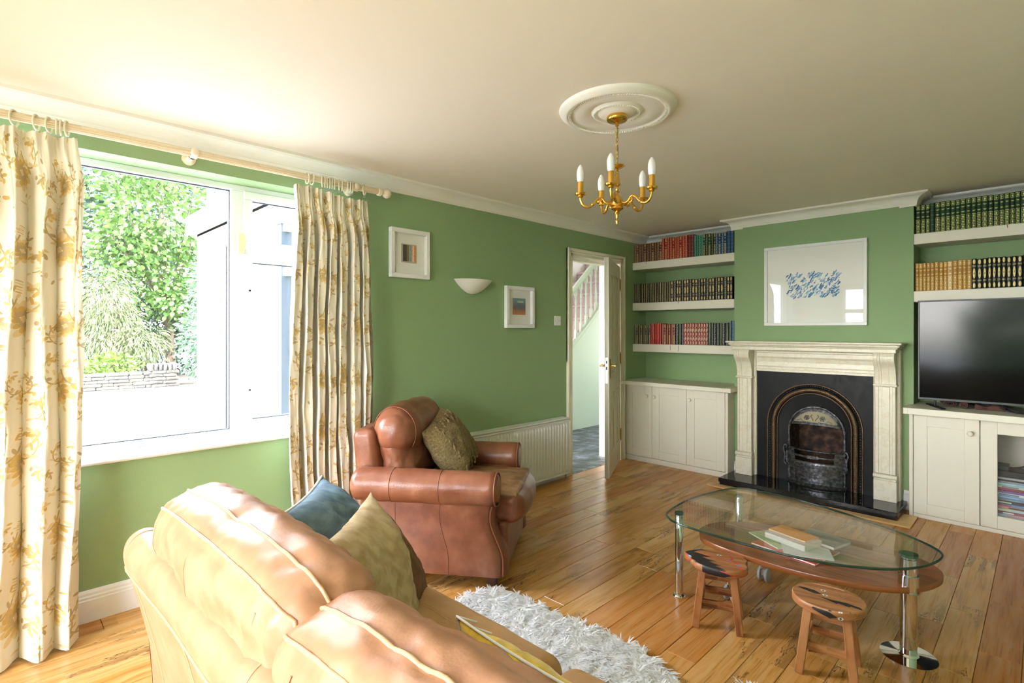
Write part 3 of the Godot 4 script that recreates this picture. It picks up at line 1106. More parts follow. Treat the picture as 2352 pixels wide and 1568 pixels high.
# ---------------------------------------------------------------- hall seen through the door
func build_hall() -> void:
	var g := G.new()
	g.bx(Vector3(-7.0, -0.12, -8.2), Vector3(XL, -0.012, -1.75))
	var fl := struct("floor_hall", g, M.gap)
	var r := RandomNumberGenerator.new()
	r.seed = 4
	var k := 0
	var z := -3.55
	while z > -7.2:
		var x := XL - 0.0 - (0.3 if k % 2 else 0.0)
		var first := true
		while x > -4.6:
			var L := 0.6
			if first and k % 2:
				x = XL; L = 0.3
			first = false
			g = G.new()
			var dy := r.randf_range(-0.002, 0.0)
			var nx := 5
			var nn := noise(200 + k, 2.0, 3)
			var x1: float = max(x - L, -4.62)
			g.bx(Vector3(x1 + 0.002, -0.011, z - 0.297), Vector3(x - 0.002, dy - 0.001, z - 0.003), 0.003)
			part("tile", g, M.slate, fl)
			x -= L
		z -= 0.3
		k += 1
	# hall walls: entrance side, stair side, end wall with the landing window
	g = G.new()
	g.bx(Vector3(-7.05, 2.42, -4.6), Vector3(-3.35, 2.6, -1.75))
	g.bx(Vector3(-4.45, 2.42, -8.2), Vector3(-3.35, 2.6, -4.6))
	g.bx(Vector3(-5.6, 4.9, -8.4), Vector3(-3.35, 5.0, -4.4))
	struct("ceiling_hall", g, M.hall_paint)
	g = G.new()
	g.bx(Vector3(-5.6, 0, -8.4), Vector3(-5.42, 4.9, -4.45))
	struct("wall_stair", g, M.hall_paint)
	g = G.new()
	wall_with_holes(g, 0, -5.42, -3.35, 0.0, 4.9, -8.4, -8.2, [[-5.3, -4.4, 2.3, 4.4], [-4.2, -3.5, 0.9, 2.1]])
	g.bx(Vector3(-4.45, 2.6, -8.2), Vector3(-4.35, 4.9, -4.45))
	g.bx(Vector3(-5.42, 2.6, -4.6), Vector3(-4.45, 4.9, -4.45))
	struct("wall_hall_end", g, M.hall_paint)
	g = G.new()
	g.bx(Vector3(-7.05, 0, -4.6), Vector3(-5.42, 2.42, -4.45))
	g.bx(Vector3(-7.05, 0, -4.45), Vector3(-6.95, 2.42, -1.95))
	struct("wall_hall_side", g, M.hall_paint)
	# panelling under the stairs
	var X := -4.5
	var top := func(zz: float) -> float: return 1.104 + (-5.576 - zz) * 0.854
	var pan := thing("stair_panelling", "white tongue-and-groove panelling below the staircase in the hall", "panelling", Vector3(X, 0, -5.5))
	var zz := -4.42
	while zz > -8.0:
		var z1 := zz - 0.078
		g = G.new()
		var y0 := 0.10
		var a: float = top.call(zz) - 0.03
		var b: float = top.call(z1) - 0.03
		var e := 0.0025
		# board as a prism in the (z, y) plane, carried through its thickness
		var poly := PackedVector2Array([Vector2(zz - e, y0), Vector2(zz - e, a), Vector2(z1 + e, b), Vector2(z1 + e, y0)])
		if b > y0 + 0.02:
			g.prism(poly, -0.02, 0.0, Transform3D(Basis(Vector3(0, 0, 1), Vector3(0, 1, 0), Vector3(-1, 0, 0)), Vector3(-0.02, 0, 5.5)), 0.009)
			part("plank", g, M.hall_white, pan)
		zz = z1
	g = G.new()
	g.bx(Vector3(-0.025, 0, -2.6), Vector3(-0.02, 4.0, 1.1))
	var bk := PackedVector2Array([Vector2(-4.4, 0.0), Vector2(-4.4, 0.1), Vector2(-8.0, 3.15), Vector2(-8.0, 0.0)])
	g = G.new()
	g.prism(bk, -0.06, -0.022, Transform3D(Basis(Vector3(0, 0, 1), Vector3(0, 1, 0), Vector3(-1, 0, 0)), Vector3(-0.02, 0, 5.5)))
	part("backing_board", g, M.hall_white, pan)
	g = G.new()
	g.bx(Vector3(-0.02, 0, -0.52), Vector3(0.012, 0.11, 1.08), 0.004)
	g.bx(Vector3(-0.02, 0, -2.5), Vector3(0.012, 0.11, -0.60), 0.004)
	part("skirting", g, M.hall_white, pan)
	# frame of the low cupboard door
	g = G.new()
	g.bx(Vector3(-0.01, 0.0, -0.565), Vector3(0.03, 1.17, -0.52), 0.004)
	g.bar(Vector3(0.012, 1.165, -0.54), Vector3(0.012, 2.45, -0.54 - 1.285 / 0.854), 0.036, 0.042, 0.003, Vector3.RIGHT)
	part("cupboard_frame", g, M.hall_white, pan)
	g = G.new()
	g.bx(Vector3(0.01, 0.70, -0.64), Vector3(0.03, 0.72, -0.56), 0.004)
	part("latch", g, M.black, pan)
	# balustrade
	var bal := thing("stair_balustrade", "white painted stair balustrade with turned spindles in the hall", "balustrade", Vector3(X, 0, -5.5))
	g = G.new()
	var s0 := Vector3(0, top.call(-4.42), 1.08)
	var s1 := Vector3(0, top.call(-8.0), -2.5)
	g.bar(s0 + Vector3(0, 0.01, 0), s1 + Vector3(0, 0.01, 0), 0.075, 0.05, 0.006)
	part("string_capping", g, M.hall_white, bal)
	g = G.new()
	g.bar(s0 + Vector3(0, 0.735, 0), s1 + Vector3(0, 0.735, 0), 0.062, 0.055, 0.016)
	g.bar(s0 + Vector3(0, 0.69, 0), s1 + Vector3(0, 0.69, 0), 0.045, 0.02, 0.004)
	part("handrail", g, M.hall_white, bal)
	var bm: ArrayMesh
	var zb := -4.55
	while zb > -7.6:
		var base: float = top.call(zb)
		if bm == null:
			g = G.new()
			g.bx(Vector3(-0.018, 0.0, -0.018), Vector3(0.018, 0.15, 0.018), 0.002)
			g.bx(Vector3(-0.018, 0.60, -0.018), Vector3(0.018, 0.70, 0.018), 0.002)
			g.lathe([Vector2(0.012, 0.15), Vector2(0.018, 0.165), Vector2(0.012, 0.18), Vector2(0.017, 0.20), Vector2(0.015, 0.30), Vector2(0.011, 0.42), Vector2(0.016, 0.45), Vector2(0.011, 0.47), Vector2(0.017, 0.52), Vector2(0.012, 0.57), Vector2(0.017, 0.585), Vector2(0.012, 0.60)], 12)
			bm = g.done()
		var b := part("baluster", bm, M.hall_white, bal)
		b.position = Vector3(0, base - 0.0, zb + 5.5)
		zb -= 0.1135
	# carpeted stairs
	var st := thing("staircase", "staircase with pale pink carpeted steps behind the white spindles", "stairs", Vector3(-4.95, 0, -4.4))
	var i := 0
	while i < 15:
		g = G.new()
		var zf := -0.02 - i * 0.2225
		g.bx(Vector3(-0.46, 0.19 * i, zf - 0.25), Vector3(0.43, 0.19 * (i + 1), zf), 0.012)
		g.bx(Vector3(-0.46, 0.19 * (i + 1) - 0.045, zf - 0.02), Vector3(0.43, 0.19 * (i + 1) + 0.001, zf + 0.022), 0.012)
		part("step", g, M.carpet, st)
		i += 1
	# sloping dado rails on the stair wall
	var rail := thing("wall_handrail", "sloping white rail fixed to the stair wall above the steps", "handrail", Vector3(-5.40, 0, -5.5))
	for dy in [0.0, 0.11]:
		g = G.new()
		g.bar(Vector3(0.0, 0.92 + 0.62 + dy, 0.4), Vector3(0.0, 0.92 + 0.62 + dy + 2.4 * 0.854, -2.0), 0.03, 0.045, 0.006)
		part("rail", g, M.hall_white, rail)

# ---------------------------------------------------------------- fireplace
func build_fireplace() -> void:
	var cx := -1.357
	# hearth
	var h := thing("hearth", "polished black granite hearth slab in front of the marble fireplace", "hearth", Vector3(cx - 0.006, 0, -4.68))
	var g := G.new()
	g.bx(Vector3(-0.634, 0.028, 0.19), Vector3(0.634, 0.064, -0.20), 0.003)
	part("slab", g, M.granite, h)
	for i in 4:
		g = G.new()
		g.bx(Vector3(-0.626 + i * 0.313, 0.0, 0.183), Vector3(-0.626 + (i + 1) * 0.313 - 0.002, 0.028, -0.20), 0.0015)
		part("front_tile", g, M.granite, h)
	var wt := thing("hearth_edging", "narrow pale wooden edging strip around the black hearth", "trim", Vector3(cx - 0.006, 0, -4.68))
	for s in [[Vector3(-0.634, 0, 0.19), Vector3(0.72, 0.011, 0.278)], [Vector3(0.634, 0, -0.02), Vector3(0.72, 0.011, 0.19)], [Vector3(-0.70, 0, 0.07), Vector3(-0.634, 0.011, 0.278)]]:
		g = G.new()
		g.uvs = 0.6
		g.bx(s[0], s[1], 0.003)
		part("edging_strip", g, M.pine, wt)
	# marble surround. local z = 0 on the chimney face
	var f := thing("fireplace_surround", "cream marble fireplace surround with scrolled corbels and a stepped mantel shelf", "fireplace", Vector3(cx, 0.064, ZC))
	var L := [-0.596, -0.454, 0.438, 0.583]
	g = G.new()         # back slabs with moulded edges
	g.bx(Vector3(-0.604, 0, 0), Vector3(-0.44, 1.12, 0.072), 0.003)
	g.bx(Vector3(0.427, 0, 0), Vector3(0.595, 1.12, 0.072), 0.003)
	g.bx(Vector3(-0.44, 0.917, 0), Vector3(0.427, 1.12, 0.070), 0.003)
	for x in [-0.452, 0.431, 0.588]:
		g.bx(Vector3(x - 0.004, 0, 0.07), Vector3(x + 0.004, 1.10, 0.080), 0.003)
	part("back_slab", g, M.marble, f)
	for s in [-1.0, 1.0]:
		var x0: float = L[0] if s < 0 else L[2]
		var x1: float = L[1] if s < 0 else L[3]
		g = G.new()
		g.bx(Vector3(x0, 0, 0.0), Vector3(x1, 0.152, 0.142), 0.003)
		part("plinth", g, M.marble, f)
		g = G.new()
		g.bx(Vector3(x0 + 0.004, 0.152, 0.0), Vector3(x1 - 0.004, 0.165, 0.138), 0.003)
		g.tube([Vector3(x0 - 0.002, 0.181, 0.128), Vector3(x1 + 0.002, 0.181, 0.128)], 0.017, 12)
		g.bx(Vector3(x0 + 0.006, 0.165, 0.0), Vector3(x1 - 0.006, 0.197, 0.130))
		part("torus_band", g, M.marble, f)
		g = G.new()
		g.bx(Vector3(x0 + 0.010, 0.197, 0.0), Vector3(x1 - 0.010, 0.85, 0.118), 0.002)
		for q in [[0.010, 0.030], [0.050, x1 - x0 - 0.045], [x1 - x0 - 0.030, x1 - x0 - 0.010]]:
			g.bx(Vector3(x0 + q[0], 0.199, 0.117), Vector3(x0 + q[1], 0.848, 0.124), 0.003)
		part("pilaster", g, M.marble, f)
		g = G.new()
		g.bx(Vector3(x0 - 0.003, 0.85, 0.0), Vector3(x1 + 0.003, 0.868, 0.137), 0.006)
		part("band", g, M.marble, f)
		# scrolled corbel: S profile in (z, y)
		g = G.new()
		var side := [Vector2(0.122, 0.868), Vector2(0.124, 0.90), Vector2(0.132, 0.94), Vector2(0.150, 0.985), Vector2(0.176, 1.015), Vector2(0.194, 1.04), Vector2(0.199, 1.065), Vector2(0.194, 1.085), Vector2(0.180, 1.105), Vector2(0.172, 1.12)]
		for q in [[0.006, 0.034, 0.0], [0.030, 0.036, -0.006], [0.034, 0.050, 0.0], [0.048, x1 - x0 - 0.048, -0.005], [x1 - x0 - 0.050, x1 - x0 - 0.006, 0.0]]:
			var poly := PackedVector2Array([Vector2(0, 1.12), Vector2(0, 0.868)])
			var sm := []
			for i in side.size() - 1:
				for k in 4:
					sm.append(side[i].cubic_interpolate(side[i + 1], side[max(i - 1, 0)], side[min(i + 2, side.size() - 1)], k / 4.0))
			sm.append(side[-1])
			for p in sm:
				poly.append(Vector2(p.x + q[2], p.y))
			g.prism(poly, x0 + q[0], x0 + q[1], Transform3D(Basis(Vector3(0, 0, 1), Vector3(0, 1, 0), Vector3(1, 0, 0)), Vector3.ZERO), 0.002, false)
		part("corbel", g, M.marble, f)
	# frieze between the corbels
	g = G.new()
	var fp := PackedVector2Array([Vector2(0.0, 1.12), Vector2(0.0, 0.917), Vector2(0.078, 0.917), Vector2(0.078, 0.935), Vector2(0.086, 0.938), Vector2(0.086, 0.958), Vector2(0.076, 0.964), Vector2(0.074, 1.0), Vector2(0.080, 1.03), Vector2(0.090, 1.045), Vector2(0.090, 1.075), Vector2(0.098, 1.080), Vector2(0.098, 1.09), Vector2(0.118, 1.105), Vector2(0.122, 1.12)])
	g.prism(fp, L[1] + 0.028, L[2] - 0.004, Transform3D(Basis(Vector3(0, 0, 1), Vector3(0, 1, 0), Vector3(1, 0, 0)), Vector3.ZERO))
	part("frieze", g, M.marble, f)
	# mantel shelf: stepped slabs and a cyma
	g = G.new()
	for s in [[0.196, 1.101, 1.130, 0.0], [0.206, 1.130, 1.139, 0.010], [0.222, 1.139, 1.163, 0.024], [0.240, 1.162, 1.176, 0.040]]:
		g.bx(Vector3(-0.606 - s[3], s[1], 0.0), Vector3(0.588 + s[3], s[2], s[0]), 0.004 if s[3] != 0.024 else 0.009)
	part("mantel_shelf", g, M.marble, f)

	# cast iron arched insert. local origin at hearth level, z = 0 on the plate
	var c := thing("fireplace_insert", "black cast iron arched fireplace insert with bronze rope moulding and ornate grate", "fireplace grate", Vector3(cx, 0.064, -4.83))
	var sp := 0.472     # springing height of the arches above the hearth
	var arch := func(r: float, n := 28) -> Array:
		var o := [Vector2(r, 0.0)]
		for i in n + 1:
			var a := PI * i / n
			o.append(Vector2(r * cos(a), sp + r * sin(a)))
		o.append(Vector2(-r, 0.0))
		return o
	var band := func(r0: float, r1: float, z0: float, z1: float, gg: G) -> void:    # flat arched band
		var a: Array = arch.call(r0)
		var b: Array = arch.call(r1)
		for i in a.size() - 1:
			gg.quad(Vector3(a[i].x, a[i].y, z0), Vector3(a[i + 1].x, a[i + 1].y, z0), Vector3(b[i + 1].x, b[i + 1].y, z1), Vector3(b[i].x, b[i].y, z1))
	g = G.new()          # plate with the arched opening cut out
	var A: Array = arch.call(0.352)
	var W := 0.438
	var H := 0.918
	var n: int = A.size()
	for i in n - 1:
		var p: Vector2 = A[i]
		var q: Vector2 = A[i + 1]
		var P := Vector2(W if p.x > 0 else -W, p.y) if p.y <= sp + 0.001 else Vector2(clampf(p.x / max(0.001, p.y - sp) * (H - sp), -W, W), min(H, sp + absf((p.y - sp) / max(0.001, absf(p.x)) * W)))
		var Q := Vector2(W if q.x > 0 else -W, q.y) if q.y <= sp + 0.001 else Vector2(clampf(q.x / max(0.001, q.y - sp) * (H - sp), -W, W), min(H, sp + absf((q.y - sp) / max(0.001, absf(q.x)) * W)))
		g.quad(Vector3(p.x, p.y, 0), Vector3(P.x, P.y, 0), Vector3(Q.x, Q.y, 0), Vector3(q.x, q.y, 0))
		if absf(P.x - Q.x) > 0.001 and absf(P.y - Q.y) > 0.001:
			g.tri(Vector3(P.x, P.y, 0), Vector3(W * signf(P.x + Q.x), H, 0), Vector3(Q.x, Q.y, 0))
	g.bx(Vector3(-W, 0, -0.045), Vector3(-W + 0.01, H, -0.001))
	g.bx(Vector3(W - 0.01, 0, -0.045), Vector3(W, H, -0.001))
	g.bx(Vector3(-W, H - 0.01, -0.045), Vector3(W, H, -0.001))
	part("plate", g, M.iron, c)
	g = G.new()
	g.tube(to3(arch.call(0.352), 0.002), 0.006, 8)
	g.tube(to3(arch.call(0.276), -0.006), 0.005, 8)
	part("bead", g, M.bronze, c)
	g = G.new()
	band.call(0.350, 0.322, 0.0, -0.016, g)
	band.call(0.324, 0.316, -0.012, -0.004, g)
	band.call(0.290, 0.272, -0.004, -0.020, g)
	var ia: Array = arch.call(0.274)
	for i in ia.size() - 1:          # plate between the moulding and the fire opening, whose arch sits lower and to the right
		var ib := func(p: Vector2) -> Vector2:
			if p.y <= 0.001:
				return Vector2(0.018 + 0.204 * signf(p.x), 0.0)
			return Vector2(0.018 + p.x / 0.274 * 0.204, 0.43 + (p.y - sp) / 0.274 * 0.204)
		var b0: Vector2 = ib.call(ia[i])
		var b1: Vector2 = ib.call(ia[i + 1])
		g.quad(Vector3(ia[i].x, ia[i].y, -0.020), Vector3(ia[i + 1].x, ia[i + 1].y, -0.020), Vector3(b1.x, b1.y, -0.034), Vector3(b0.x, b0.y, -0.034))
	part("inner_plate", g, M.iron, c)
	g = G.new()          # small beads between the mouldings
	var pts: Array = to3(arch.call(0.336, 60), -0.006)
	for i in range(1, pts.size() - 1):
		g.box(pts[i], Vector3(0.008, 0.008, 0.008), 0.003)
	for s in [-1.0, 1.0]:
		for i in 22:
			g.box(Vector3(s * 0.336, 0.01 + i * 0.0213, -0.006), Vector3(0.008, 0.011, 0.008), 0.003)
	part("bead_row", g, M.iron_worn, c)
	# bronze rope: a torus with wound ridges
	g = G.new()
	var path := []
	for p in range(0, 20):
		path.append(Vector2(0.304, sp * p / 20.0))
	for i in 41:
		var a := PI * i / 40.0
		path.append(Vector2(0.304 * cos(a), sp + 0.304 * sin(a)))
	for p in range(1, 21):
		path.append(Vector2(-0.304, sp * (20 - p) / 20.0))
	g.tube(to3(path, -0.004), 0.017, 10)
	var run := 0.0
	for i in path.size() - 1:
		var d: Vector2 = path[i + 1] - path[i]
		var steps := int(d.length() / 0.011)
		for k in steps:
			var p: Vector2 = path[i] + d * k / steps
			var o := Vector2(-d.y, d.x).normalized()
			g.tube([Vector3(p.x + o.x * 0.015, p.y + o.y * 0.015, 0.003), Vector3(p.x + d.normalized().x * 0.004, p.y + d.normalized().y * 0.004, 0.013), Vector3(p.x - o.x * 0.015, p.y - o.y * 0.015, 0.003)], 0.0032, 5)
	part("rope_moulding", g, M.bronze, c)
	# opening rim, hood with pressed flowers, firebox, grate. The opening sits a little to the right of the axis
	var ox := 0.018
	var rim := []
	for i in 29:
		var a := PI * i / 28.0
		rim.append(Vector2(ox + 0.206 * cos(a), 0.43 + 0.206 * sin(a)))
	rim.push_front(Vector2(ox + 0.206, 0.02))
	rim.append(Vector2(ox - 0.206, 0.02))
	g = G.new()
	g.tube(to3(rim, -0.028), 0.011, 8)
	for i in range(2, rim.size() - 2):
		g.box(Vector3(rim[i].x, rim[i].y, -0.016), Vector3(0.012, 0.010, 0.006), 0.003)
	part("opening_rim", g, M.iron_worn, c)
	for s in [-1.0, 1.0]:
		g = G.new()
		g.bx(Vector3(ox + s * 0.215, 0.0, -0.05), Vector3(ox + s * 0.196, 0.44, -0.02))
		part("inner_cheek", g, M.iron, c)
	# hood: the top of the arch closed by a bowed plate
	g = G.new()
	var hood := func(u: float, v: float) -> Vector3:
		var x := lerpf(-1.0, 1.0, u)
		var top := 0.43 + sqrt(max(0.0, 1.0 - x * x * 0.985)) * 0.196
		var low := 0.478 + 0.016 * (1.0 - x * x)
		if top < low:
			low = top - 0.002
		return Vector3(ox + x * 0.196, lerpf(low, top, v), -0.02 + 0.035 * (1.0 - x * x) * (1.0 - v) - 0.012 * v)
	g.grid(30, 6, hood)
	part("hood", g, M.iron_worn, c)
	g = G.new()
	var face := func(u: float, v: float) -> Vector3:
		var x := lerpf(-0.82, 0.82, u)
		var top := 0.43 + sqrt(max(0.0, 1.0 - x * x)) * 0.196 - 0.026
		var low := 0.506 + 0.010 * (1.0 - x * x)
		return Vector3(ox + x * 0.196, lerpf(low, max(top, low + 0.001), v), -0.008 + 0.034 * (1.0 - x * x) * (1.0 - v) - 0.010 * v)
	g.grid(26, 5, face)
	part("hood_ornament", g, M.cast_pale, c)
	g = G.new()          # raised flowers and scrolls on the hood
	var onh := func(x: float, y: float) -> Vector3:
		var xx := (x) / 0.196
		var v := clampf((y - 0.51) / 0.09, 0.0, 1.0)
		return Vector3(ox + x, y, -0.002 + 0.034 * (1.0 - xx * xx) * (1.0 - v) - 0.010 * v)
	for s in [-1.0, 1.0]:
		for k in 6:
			var a := TAU * k / 6.0
			g.tube(ring_pts(0.007, 8, Transform3D(Basis(), onh.call(s * 0.058 + 0.013 * cos(a), 0.548 + 0.013 * sin(a)))), 0.0022, 5, true)
		g.tube(ring_pts(0.005, 8, Transform3D(Basis(), onh.call(s * 0.058, 0.548))), 0.003, 5, true)
		var sc := []
		for i in 20:
			var t := i / 19.0 * 5.0
			sc.append(onh.call(s * (0.022 - 0.012 * cos(t) * (1.0 - i / 40.0)), 0.53 + 0.05 * i / 19.0 + 0.006 * sin(t)))
		g.tube(sc, 0.0022, 5)
		g.tube([onh.call(s * 0.088, 0.52), onh.call(s * 0.10, 0.535), onh.call(s * 0.115, 0.527), onh.call(s * 0.13, 0.52)], 0.0024, 5)
		g.tube([onh.call(s * 0.03, 0.522), onh.call(s * 0.055, 0.516), onh.call(s * 0.088, 0.52)], 0.0022, 5)
	part("hood_relief", g, M.iron_worn, c)
	# firebox
	g = G.new()
	g.bx(Vector3(ox - 0.21, 0.0, -0.30), Vector3(ox + 0.21, 0.72, -0.27))
	part("fireback", g, M.firebrick, c)
	g = G.new()
	g.bx(Vector3(ox - 0.235, 0.0, -0.28), Vector3(ox - 0.198, 0.72, -0.05))
	g.bx(Vector3(ox + 0.198, 0.0, -0.28), Vector3(ox + 0.235, 0.72, -0.05))
	g.bx(Vector3(ox - 0.235, 0.66, -0.30), Vector3(ox + 0.235, 0.72, -0.045))
	part("firebox_side", g, M.firebrick, c)
	g = G.new()
	g.bx(Vector3(ox - 0.2, 0.0, -0.28), Vector3(ox + 0.2, 0.15, -0.06))
	part("fire_bed", g, M.firebrick, c)
	# bowed front grate
	var bow := func(x: float, y: float, out := 0.0) -> Vector3:
		return Vector3(ox + x, y, -0.012 + out + 0.075 * (1.0 - pow(x / 0.205, 2)))
	var arc := func(y: float, out := 0.0, w := 0.205) -> Array:
		var o := []
		for i in 21:
			o.append(bow.call(lerpf(-w, w, i / 20.0), y, out))
		return o
	g = G.new()
	g.tube(arc.call(0.285), 0.006, 8)
	part("top_bar", g, M.iron_worn, c)
	g = G.new()
	g.tube(arc.call(0.236), 0.009, 8)
	for k in 4:
		g.tube(ring_pts(0.011, 12, Transform3D(Basis(), bow.call(-0.033 + k * 0.022, 0.236, 0.008))), 0.0045, 6, true)
	part("middle_bar", g, M.iron_worn, c)
	g = G.new()
	g.grid(24, 4, func(u, v): return bow.call(lerpf(-0.205, 0.205, u), lerpf(0.142, 0.192, v), 0.004 + 0.004 * sin(v * PI)))
	for y in [0.142, 0.192]:
		g.tube(arc.call(y, 0.004), 0.005, 6)
	for k in 9:
		var x := -0.16 + k * 0.04
		g.tube(ring_pts(0.012, 10, Transform3D(Basis(), bow.call(x, 0.167, 0.008))), 0.003, 5, true)
	part("grate_rail", g, M.iron_worn, c)
	for s in [-1.0, 1.0]:
		g = G.new()
		g.grid(4, 10, func(u, v): return bow.call(s * lerpf(0.155, 0.205, u), lerpf(0.142, 0.295, v), 0.004) - Vector3(s * 0.012 * sin(v * PI) * (1.0 - u), 0, 0), 1, 1, s < 0)
		g.tube([bow.call(s * 0.205, 0.14), bow.call(s * 0.207, 0.30), bow.call(s * 0.19, 0.305)], 0.008, 8)
		part("grate_side", g, M.iron_worn, c)
		g = G.new()      # scrolled bracket beside the grate
		g.tube(smooth_path([Vector3(ox + s * 0.215, 0.135, 0.006), Vector3(ox + s * 0.232, 0.16, 0.01), Vector3(ox + s * 0.226, 0.215, 0.012), Vector3(ox + s * 0.238, 0.27, 0.010), Vector3(ox + s * 0.226, 0.30, 0.008), Vector3(ox + s * 0.214, 0.29, 0.006), Vector3(ox + s * 0.222, 0.275, 0.006)]), 0.006, 7)
		g.tube(smooth_path([Vector3(ox + s * 0.215, 0.15, -0.012), Vector3(ox + s * 0.222, 0.2, -0.01), Vector3(ox + s * 0.216, 0.25, -0.012)]), 0.009, 7)
		part("grate_bracket", g, M.iron_worn, c)
	# ash-pan front with leaf relief
	g = G.new()
	g.grid(24, 3, func(u, v): return bow.call(lerpf(-0.198, 0.198, u), lerpf(0.022, 0.138, v), -0.002))
	part("ash_pan_cover", g, M.iron_worn, c)
	g = G.new()
	for y in [0.024, 0.036, 0.124, 0.136]:
		g.tube(arc.call(y, 0.0, 0.198), 0.003, 5)
	for x in [-0.195, -0.15, 0.10, 0.135, 0.17, 0.195]:
		g.tube([bow.call(x, 0.036, 0.0), bow.call(x, 0.124, 0.0)], 0.003, 5)
	for k in 10:
		var a := TAU * k / 10.0
		g.tube([bow.call(-0.02 + 0.012 * cos(a), 0.08 + 0.012 * sin(a), 0.002), bow.call(-0.02 + 0.052 * cos(a), 0.08 + 0.032 * sin(a), 0.002)], [0.002, 0.005], 5)
	g.tube(ring_pts(0.008, 10, Transform3D(Basis(), bow.call(-0.02, 0.08, 0.004))), 0.005, 6, true)
	part("ash_pan_relief", g, M.iron_worn, c)
	g = G.new()
	g.grid(24, 3, func(u, v): return bow.call(lerpf(-0.225, 0.225, u), lerpf(0.0, 0.022, v), lerpf(0.03, -0.002, v)))
	part("grate_foot", g, M.iron_worn, c)

func to3(pts: Array, z: float) -> Array:
	return pts.map(func(p): return Vector3(p.x, p.y, z))

# ---------------------------------------------------------------- alcoves: shelves, cabinets, books, television
func shelf(x0: float, x1: float, y0: float, y1: float, label: String) -> void:
	var g := G.new()
	g.bx(Vector3(0, y0 - y1, -0.264), Vector3(x1 - x0 - 0.001, 0, 0.0), 0.003)
	var o := part("floating_shelf", g, M.cream)
	o.position = Vector3(x0, y1, ZC)
	tag(o, label, "shelf", "floating alcove shelves")

func shaker_door(parent: Node3D, x0: float, x1: float, y0: float, y1: float, z: float, glazed := false, knob := Vector2.INF) -> Node3D:
	var g := G.new()
	var f := 0.078 if not glazed else 0.084
	for q in [[x0, x0 + f, y0, y1], [x1 - f, x1, y0, y1]]:
		g.bx(Vector3(q[0], q[2], z - 0.02), Vector3(q[1], q[3], z), 0.002)
	for q in [[y0, y0 + f], [y1 - f, y1]]:
		g.bx(Vector3(x0 + f - 0.001, q[0], z - 0.0198), Vector3(x1 - f + 0.001, q[1], z - 0.0004), 0.0015)
	if not glazed:
		g.bx(Vector3(x0 + f - 0.002, y0 + f - 0.002, z - 0.018), Vector3(x1 - f + 0.002, y1 - f + 0.002, z - 0.006))
	var d := part("door", g, M.cream, parent)
	if glazed:
		g = G.new()
		g.quad(Vector3(x0 + f, y0 + f, z - 0.01), Vector3(x1 - f, y0 + f, z - 0.01), Vector3(x1 - f, y1 - f, z - 0.01), Vector3(x0 + f, y1 - f, z - 0.01))
		part("pane", g, M.pane, d)
	if knob.is_finite():
		g = G.new()
		g.lathe([Vector2(0, 0), Vector2(0.009, 0), Vector2(0.007, 0.009), Vector2(0.0165, 0.016), Vector2(0.0175, 0.022), Vector2(0.014, 0.029), Vector2(0, 0.031)], 16, Transform3D(Basis(Vector3(1, 0, 0), Vector3(0, 0, 1), Vector3(0, -1, 0)), Vector3(knob.x, knob.y, z - 0.0005)))
		part("knob", g, M.cream, d)
	return d

